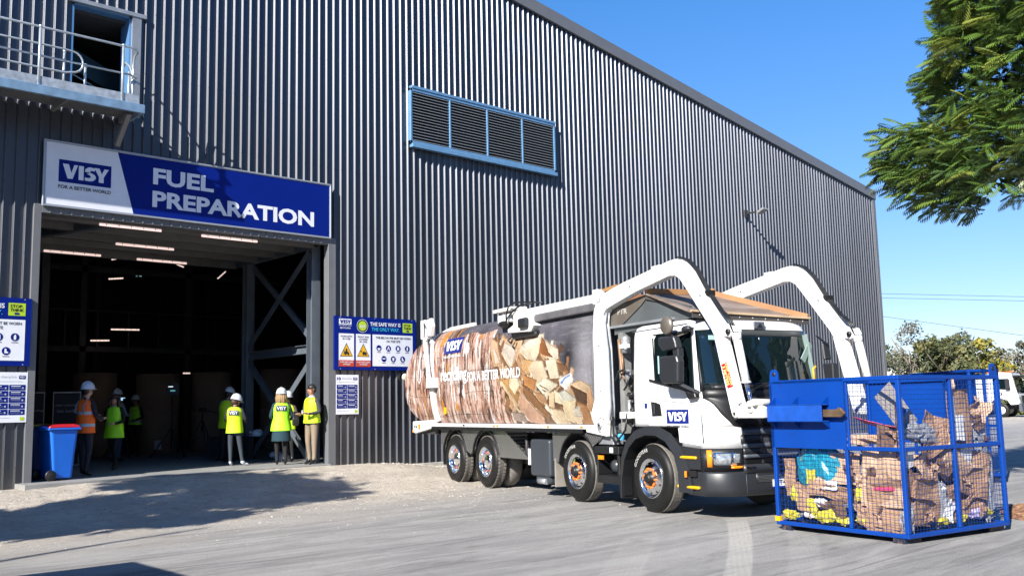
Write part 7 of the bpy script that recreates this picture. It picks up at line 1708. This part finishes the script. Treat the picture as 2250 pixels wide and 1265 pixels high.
# ------------------------------------------------------------------ people
def segdist(p, a, b):
    ab = b - a; t_ = max(0, min(1, (p - a).dot(ab) / max(1e-9, ab.dot(ab)))); return (p - (a + ab * t_)).length
hivis = mat('hivis_green', (.38, .92, .02), .6); hivy = mat('hivis_yellow', (.52, .80, .01), .6); hivo = mat('hivis_orange', (1.0, .145, .006), .6); refl = mat('reflective_tape', (.42, .47, .52), .4, .2)
skin_ = mat('skin_light', (.50, .28, .20), .55)
def body(par, J, Hs, mats, rs):
    """J: joints in metres for a 1.75 m figure facing +x, left = +y; one skinned surface, coloured by region"""
    vs = []; es = []; rad = []; reg = []
    def V(p, r, parent=None, region='top'):
        vs.append(Vector(p) * Hs); rad.append(r * Hs); i = len(vs) - 1
        if parent is not None: es.append((parent, i)); reg.append((parent, i, region))
        return i
    pel = V(J['pelvis'], .125); sp = V(J['spine'], .12, pel, 'top'); ch = V(J['chest'], .135, sp); nb = V(J['neck'], .062, ch)
    nk = V(Vector(J['neck']) + (Vector(J['head']) - Vector(J['neck'])) * .38, .050, nb, 'skin'); h1 = V(Vector(J['head']) + Vector((.0, 0, -.04)), .075, nk, 'skin'); h2 = V(Vector(J['head']) + Vector((0, 0, .045)), .086, h1, 'skin'); V(Vector(J['head']) + Vector((-.01, 0, .10)), .06, h2, 'skin')
    fd = Vector((math.cos(J.get('hyaw', 0)), math.sin(J.get('hyaw', 0)), 0)); V(Vector(J['head']) + fd * .10 + Vector((0, 0, -.015)), .014, h1, 'skin'); V(Vector(J['head']) + fd * .075 + Vector((0, 0, -.085)), .03, h1, 'skin')
    lf = Vector((-fd.y, fd.x, 0))
    for s_ in (1, -1): V(Vector(J['head']) + lf * s_ * .086, .016, h2, 'skin')
    for s_ in 'LR':
        sh = V(J['sh' + s_], .062, ch); el = V(J['el' + s_], .046, sh); wr = V(J['wr' + s_], .030, el)
        hv = (Vector(J['ha' + s_]) - Vector(J['wr' + s_])).normalized(); pm_ = V(Vector(J['wr' + s_]) + hv * .05, .030, wr, 'skin')
        sd = hv.cross(Vector((0, 0, 1))); sd = sd.normalized() if sd.length > .1 else Vector((0, 1, 0)); pa = V(Vector(J['wr' + s_]) + hv * .085, .028, pm_, 'skin')
        for k, (o_, l_) in enumerate(((-.030, .065), (-.010, .078), (.010, .072), (.028, .055))):
            k1 = V(Vector(J['wr' + s_]) + hv * (.095 + l_ * .4) + sd * o_, .0095, pa, 'skin'); V(Vector(J['wr' + s_]) + hv * (.09 + l_ * .85) + sd * o_ * 1.1 + Vector((0, 0, -.02)), .008, k1, 'skin')
        k1 = V(Vector(J['wr' + s_]) + hv * .07 + sd * -.045 + Vector((0, 0, .012)), .011, pm_, 'skin'); V(Vector(J['wr' + s_]) + hv * .11 + sd * -.055 + Vector((0, 0, .01)), .009, k1, 'skin')
        hp_ = V(J['hi' + s_], .10 if not J.get('slim') else .088, pel, 'leg'); kn = V(J['kn' + s_], .066, hp_, 'leg'); cf = V(Vector(J['kn' + s_]).lerp(Vector(J['an' + s_]), .35), .056, kn, 'leg'); an = V(J['an' + s_], .040, cf, 'leg')
        V(Vector(J['an' + s_]) + Vector((-.03, 0, -.045)), .034, an, 'shoe'); tdir = Vector(J.get('toe' + s_, (1, 0, 0))).normalized(); t1 = V(Vector(J['an' + s_]) + tdir * .09 + Vector((0, 0, -.05)), .036, an, 'shoe'); V(Vector(J['an' + s_]) + tdir * .165 + Vector((0, 0, -.06)), .028, t1, 'shoe')
    me = bpy.data.meshes.new('sk'); me.from_pydata([tuple(v) for v in vs], es, []); o = bpy.data.objects.new('sk', me); COL.objects.link(o)
    md = o.modifiers.new('s', 'SKIN'); md.use_smooth_shade = True
    for i, r in enumerate(rad): me.skin_vertices[0].data[i].radius = (r, r)
    me.skin_vertices[0].data[pel].use_root = True; me.skin_vertices[0].data[pel].radius = (.105 * Hs, .15 * Hs); me.skin_vertices[0].data[sp].radius = (.10 * Hs, .135 * Hs); me.skin_vertices[0].data[ch].radius = (.10 * Hs, .155 * Hs)
    o.modifiers.new('u', 'SUBSURF').levels = 1
    dg = bpy.context.evaluated_depsgraph_get(); m2 = bpy.data.meshes.new_from_object(o.evaluated_get(dg)); bpy.data.objects.remove(o)
    keys = ['skin', 'top', 'leg', 'shoe']; m2.materials.clear()
    for k in keys: m2.materials.append(mats[k])
    for p in m2.polygons:
        c_ = Vector(p.center); best = min(reg, key=lambda e: segdist(c_, vs[e[0]], vs[e[1]]) / (.4 + rad[e[1]] * 0 + .6)); p.material_index = keys.index(best[2]); p.use_smooth = True
    # eyes and mouth on the same surface
    bo = bpy.data.objects.new('body', m2); COL.objects.link(bo); bo.parent = par
    m = MB(); hd_ = Vector(J['head']) * Hs
    for s_ in (1, -1): m.ball(hd_ + (fd * .079 + lf * s_ * .032 + Vector((0, 0, .012))) * Hs, .011 * Hs, 6, 0)
    m.bar(hd_ + (fd * .088 + lf * .022 + Vector((0, 0, -.055))) * Hs, hd_ + (fd * .088 - lf * .022 + Vector((0, 0, -.055))) * Hs, .012, .008, 1); m.build('face', [blk, mat('lips', (.40, .12, .10), .5)], bo)
    return bo
STD = dict(pelvis=(0, 0, .94), spine=(.01, 0, 1.12), chest=(0, 0, 1.32), neck=(0, 0, 1.47), head=(.02, 0, 1.63), shL=(0, .17, 1.40), shR=(0, -.17, 1.40), elL=(-.02, .25, 1.12), elR=(-.02, -.25, 1.12), wrL=(.10, .24, .90), wrR=(.10, -.24, .90), haL=(.14, .23, .82), haR=(.14, -.23, .82),
           hiL=(0, .09, .90), hiR=(0, -.09, .90), knL=(.02, .10, .50), knR=(.02, -.10, .50), anL=(-.02, .11, .09), anR=(-.02, -.11, .09))
def ell(c, a, b, z, n=24, fx=0): return [(c[0] + a * math.cos(2 * math.pi * j / n) + fx, c[1] + b * math.sin(2 * math.pi * j / n), z) for j in range(n)]
def vest(bo, Hs, mt, z0=.84, bands=None, J=STD, loose=1.0, split=False):
    m = MB(); cx = lambda z: float(np.interp(z, [.8, 1.12, 1.32, 1.47], [J['pelvis'][0], J['spine'][0], J['chest'][0], J['neck'][0]]))
    prof = [(z0, .165 * loose, .215 * loose), (z0 + .12, .158 * loose, .205 * loose), (1.10, .148 * loose, .190), (1.22, .148, .192), (1.32, .146, .190), (1.39, .132, .178), (1.435, .11, .15), (1.462, .085, .11)]
    def ring(z, a, b): return [tuple(Vector((cx(z) + a * math.cos(t_) * (1 + .05 * math.sin(t_ * 5 + z * 9)), b * math.sin(t_) * (1 + .03 * math.sin(t_ * 7 + z * 5)), z)) * Hs) for t_ in [2 * math.pi * j / 28 for j in range(28)]]
    m.loft([ring(*p) for p in prof], caps=False); v = m.build('vest', mt, bo); v.data.materials.append(mt)
    if bands:
        for zc_ in bands:
            m = MB(); pr = [(zc_ - .028,), (zc_ + .028,)]
            def ab(z): return float(np.interp(z, [p[0] for p in prof], [p[1] for p in prof])) + .004, float(np.interp(z, [p[0] for p in prof], [p[2] for p in prof])) + .004
            m.loft([ring(z[0], *ab(z[0])) for z in pr], caps=False); m.build('reflective_band', refl, v)
        for s_ in (1, -1):
            m = MB(); m.loft([[tuple(Vector((cx(1.3) + (.150 if f_ else -.150) * 1 + 0, s_ * .10 + dy, 1.20)) * Hs) for dy in (-.025, .025)] for f_ in (0,)] + [[tuple(Vector((cx(1.4) - .135, s_ * .10 + dy, 1.36)) * Hs) for dy in (-.025, .025)], [tuple(Vector((cx(1.45) - .06, s_ * .10 + dy, 1.452)) * Hs) for dy in (-.025, .025)], [tuple(Vector((cx(1.45) + .06, s_ * .10 + dy, 1.452)) * Hs) for dy in (-.025, .025)], [tuple(Vector((cx(1.3) + .150, s_ * .10 + dy, 1.30)) * Hs) for dy in (-.025, .025)]], closed=False, caps=False); m.build('shoulder_band', refl, v)
    return v
def back_logo(v, Hs, J=STD):
    m = MB(); x = (J['chest'][0] - .152) * Hs
    def fb(Y, Z, k=0): return (x - k * .6 + .9 * (Y * Y) / Hs, -Y, Z)
    m2_ = MB()
    for i in range(6):
        a = -.126 + .042 * i; m2_.add([fb(a * Hs, 1.262 * Hs), fb((a + .042) * Hs, 1.262 * Hs), fb((a + .042) * Hs, 1.388 * Hs), fb(a * Hs, 1.388 * Hs)], [(0, 1, 2, 3)], 0)
    put_text(m2_, 'VISY', -.108 * Hs, .108 * Hs, 1.285 * Hs, 1.367 * Hs, 0, 1, .012, fn=lambda X, Z: fb(X, Z, .006)); put_text(m2_, 'FOR A BETTER WORLD', -.10 * Hs, .10 * Hs, 1.245 * Hs, 1.258 * Hs, 0, 0, .02, fn=lambda X, Z: fb(X, Z, .006))
    m2_.build('vest_logo', [mat('logo_dark', (.01, .014, .04), .5), white], v)
def hat(bo, J, Hs, pitch=0.0, r=.125):
    m = MB(); helmet_geo(m, Vector(J['head']) * Hs + Vector((0, 0, .045)), r, J.get('hyaw', 0), pitch); m.build('safety_helmet', helm, bo)
def hair(bo, J, Hs, mt, long=False, cap=True):
    m = MB(); h_ = Vector(J['head']) * Hs; fd = Vector((math.cos(J.get('hyaw', 0)), math.sin(J.get('hyaw', 0)), 0))
    if cap: m.ball(h_ - fd * .02 + Vector((0, 0, .045)), (.10, .098, .085), 14); m.ball(h_ - fd * .05 + Vector((0, 0, .0)), (.075, .09, .09), 12)
    if long:
        for k in range(11):
            a = -1.9 + .38 * k; d = Matrix.Rotation(a, 3, 'Z') @ (-fd); m.tube([h_ + d * .085 + Vector((0, 0, .03)), h_ + d * .105 + Vector((0, 0, -.06)), h_ + d * (.10 + .012 * math.sin(k * 3)) + Vector((0, 0, -.15)), h_ + d * .085 + Vector((0, 0, -.20 - .02 * (k % 3)))], [.03, .036, .034, .012], 6)
    m.build('hair', mt, bo)
def P(label, x, y, deg, height, J2, mats, z=.365):
    t = thing('person', label, 'person', (x, y, z), R(deg)); J = dict(STD); J.update(J2); Hs = height / 1.75; return t, J, Hs, body(t, J, Hs, mats, None)
navyc = mat('cloth_navy', (.016, .017, .028), .85); blackc = mat('cloth_black2', (.008, .008, .009), .85); jeans = mat('cloth_jeans', (.035, .09, .20), .85); djeans = mat('cloth_dark_jeans', (.03, .04, .055), .85); khaki = mat('cloth_khaki', (.22, .17, .12), .85); greyj = mat('cloth_charcoal', (.035, .037, .045), .85); lblue = mat('cloth_light_blue', (.20, .27, .36), .85); tealc = mat('cloth_teal', (.008, .035, .05), .85)
shoeb = mat('shoe_black', (.008, .008, .009), .35); shoew = mat('shoe_white', (.60, .64, .68), .5)
brownh = mat('hair_brown', (.045, .02, .012), .6); blondh = mat('hair_blonde', (.26, .17, .08), .6); darkh = mat('hair_dark', (.012, .009, .008), .5)
# 1 man in orange, seen from his right side
t, J, Hs, bo = P('man in an orange reflective vest, white helmet and dark suit talking beside the blue bin', 6.72, .98, 22, 1.80, dict(elR=(.03, -.26, 1.13), wrR=(.26, -.17, 1.08), haR=(.34, -.13, 1.10), elL=(.05, .24, 1.13), wrL=(.28, .12, 1.12), haL=(.35, .09, 1.15), head=(.035, 0, 1.63), anL=(.06, .11, .09), anR=(-.05, -.10, .09), hyaw=-.1), dict(skin=skin_, top=navyc, leg=navyc, shoe=shoeb))
v = vest(bo, Hs, hivo, .82, bands=(.97, 1.20), J=J); hat(bo, J, Hs, .0); hair(bo, J, Hs, darkh)
m = MB(); h_ = Vector(J['head']) * Hs; m.tube([h_ + Vector((.02, -.088, .02)), h_ + Vector((.085, -.06, .015)), h_ + Vector((.095, .0, .012))], .006, 5); m.build('glasses', blk, bo)
# 2 smiling woman
t, J, Hs, bo = P('smiling brown haired woman without helmet in a green vest over black clothes', 7.92, 2.70, 222, 1.64, dict(elR=(.04, -.25, 1.12), wrR=(.26, -.20, 1.14), haR=(.33, -.2, 1.18), elL=(.05, .26, 1.12), wrL=(.28, .14, 1.06), haL=(.35, .10, 1.06), knL=(.16, .10, .50), anL=(.10, .11, .09), knR=(-.06, -.09, .50), anR=(-.30, -.09, .14), slim=1, hyaw=.15), dict(skin=skin_, top=blackc, leg=blackc, shoe=shoeb))
vest(bo, Hs, hivis, .74, J=J, loose=1.12); hair(bo, J, Hs, brownh, True)
m = MB(); m.box(.30, .38, -.05, .02, 1.03, 1.045); m.build('phone', mat('phone_red', (.25, .02, .02), .4), bo)
# 3 helmeted man behind her
t, J, Hs, bo = P('helmeted man with pale grey sleeves and jeans behind the smiling woman, seen from the back', 9.35, 6.5, 28, 1.82, dict(elR=(.02, -.28, 1.14), wrR=(.24, -.20, 1.12), haR=(.32, -.15, 1.16), elL=(.05, .26, 1.14), wrL=(.26, .12, 1.12), haL=(.33, .1, 1.16), hyaw=.1), dict(skin=skin_, top=lblue, leg=jeans, shoe=shoeb))
vest(bo, Hs, hivis, .80, J=J); hat(bo, J, Hs); hair(bo, J, Hs, darkh)
# 4 cameraman
t, J, Hs, bo = P('man in a white helmet and banded vest over black clothes standing at the video camera', 11.0, 9.5, 215, 1.72, dict(elR=(.05, -.28, 1.14), wrR=(.26, -.12, 1.26), haR=(.33, -.08, 1.3), elL=(.05, .27, 1.12), wrL=(.24, .16, 1.06), haL=(.3, .14, 1.06)), dict(skin=mat('skin_dim', (.28, .15, .11), .6), top=blackc, leg=blackc, shoe=shoeb))
vest(bo, Hs, hivis, .92, bands=(1.02,), J=J); hat(bo, J, Hs); hair(bo, J, Hs, darkh)
vc = tripod('video_camera', 'black video camera on a tripod between the helmeted man and the cameraman', 'video camera', 10.35, 8.6, 1.35, .55, 'cam')
m = MB(); m.box(-.18, .14, -.06, .06, 1.42, 1.56); m.tube([(.14, 0, 1.5), (.26, 0, 1.5)], .05, 12); m.box(-.1, .06, -.02, .02, 1.58, 1.66, 0); m.box(-.05, .07, -.09, -.06, 1.60, 1.68, 1); co = m.build('camera_body', [blk, mat('cam_glow', (.3, .5, .7), .5, emit=(.3, .5, .7), estr=.7)], vc); co.rotation_euler = (0, 0, R(200))
# 5 man behind woman at the steel frame
t, J, Hs, bo = P('helmeted person in light blue sleeves and yellow vest looking down behind the woman in jeans', 10.75, 3.1, 25, 1.78, dict(head=(.10, 0, 1.60), neck=(.03, 0, 1.46), elR=(.06, -.26, 1.14), wrR=(.28, -.16, 1.06), haR=(.36, -.13, 1.06), elL=(.06, .25, 1.14), wrL=(.28, .12, 1.06), haL=(.35, .1, 1.06), hyaw=-.2), dict(skin=mat('skin_tan', (.30, .16, .11), .6), top=lblue, leg=blackc, shoe=shoeb))
vest(bo, Hs, hivy, .80, J=J); hat(bo, J, Hs, .35); hair(bo, J, Hs, darkh)
# 6 woman with the logo vest
t, J, Hs, bo = P('short woman in a white helmet, logo vest, jeans and white sneakers seen from behind', 10.12, 1.42, 52, 1.56, dict(head=(.06, -.03, 1.60), elR=(.02, -.27, 1.14), wrR=(.24, -.24, 1.06), haR=(.32, -.22, 1.08), elL=(.05, .24, 1.14), wrL=(.25, .12, 1.08), haL=(.32, .1, 1.08), anR=(.02, -.20, .09), knR=(.03, -.14, .50), anL=(-.04, .08, .09), toeR=(.6, -.8, 0), slim=1, hyaw=-.75), dict(skin=mat('skin_tan', (.30, .16, .11), .6), top=navyc, leg=djeans, shoe=shoew))
v = vest(bo, Hs, hivy, .82, J=J); back_logo(v, Hs, J); hat(bo, J, Hs, .3); hair(bo, J, Hs, brownh); m = MB(); m.box(.36, .44, -.26, -.18, 1.0, 1.012); m.build('phone', blk, bo)
# 7 blonde woman
t, J, Hs, bo = P('blonde woman in a white helmet, logo vest, teal skirt and black tights seen from behind', 10.85, .62, 62, 1.66, dict(anR=(.0, -.10, .09), anL=(.02, .09, .09), elR=(0, -.25, 1.13), wrR=(.20, -.22, 1.05), haR=(.28, -.2, 1.06), wrL=(.22, .15, 1.05), haL=(.3, .12, 1.06), slim=1, hyaw=-.35), dict(skin=skin_, top=tealc, leg=blackc, shoe=shoeb))
v = vest(bo, Hs, hivis, .80, J=J, loose=1.14); back_logo(v, Hs, J); hat(bo, J, Hs, .05); hair(bo, J, Hs, blondh, True)
m = MB(); m.loft([[tuple(Vector(p) * Hs) for p in ell((0, 0), a, b, z)] for z, a, b in ((.56, .19, .225), (.7, .18, .215), (.9, .15, .19))], caps=False); m.build('skirt', tealc, bo)
hb_ = thing('handbag', 'black shoulder bag hanging on the right side of the blonde woman', 'handbag', (10.85, .62, .365), R(62)); m = MB(); m.prism([(-.22, .86), (.16, .86), (.20, 1.0), (.12, 1.16), (-.12, 1.18), (-.24, 1.02)], -.38, -.24); m.build('bag_body', mat('leather_black', (.012, .012, .014), .35), hb_, bev=.03, seg=2)
m = MB(); m.tube([(-.04, -.24, 1.16), (-.07, -.19, 1.34), (-.02, -.15, 1.40), (.06, -.18, 1.34), (.12, -.24, 1.16)], .010, 6); m.build('strap', blk, hb_); m = MB(); m.ball((.04, -.345, 1.03), .014, 8); m.build('clasp', chrome, hb_)
# 8 person half hidden behind her
t, J, Hs, bo = P('person in a white helmet and yellow vest mostly hidden behind the blonde woman', 11.55, 1.55, 220, 1.60, dict(elL=(.05, .26, 1.14), wrL=(.22, .3, 1.2), haL=(.3, .32, 1.22)), dict(skin=mat('skin_tan', (.30, .16, .11), .6), top=mat('cloth_brown', (.07, .05, .04), .85), leg=blackc, shoe=shoeb))
vest(bo, Hs, hivy, .84, J=J); hat(bo, J, Hs); hair(bo, J, Hs, darkh)
# 9 man at the right jamb
t, J, Hs, bo = P('dark haired man without helmet in a yellow vest and khaki trousers at the right jamb', 11.36, .16, 192, 1.78, dict(elL=(.00, .25, 1.13), wrL=(.25, .16, 1.10), haL=(.33, .12, 1.12), elR=(.0, -.25, 1.13), wrR=(.22, -.15, 1.08), haR=(.3, -.12, 1.1), anL=(.03, .11, .09), anR=(-.04, -.10, .09), hyaw=.05), dict(skin=mat('skin_warm', (.42, .21, .13), .55), top=greyj, leg=khaki, shoe=shoeb))
vest(bo, Hs, hivy, .90, J=J); hair(bo, J, Hs, darkh); m = MB(); m.lathe([(.026, 0), (.034, .08), (.036, .08), (0, .085)], (.36, .10, 1.12), n=12); m.build('cup', white, bo)
m = MB(); m.loft([[tuple(Vector(p) * Hs) for p in ell((0, 0), a, b, z)] for z, a, b in ((1.44, .075, .08), (1.50, .062, .066))], caps=False); m.build('collar', mat('collar_blue', (.35, .42, .55), .7), bo)
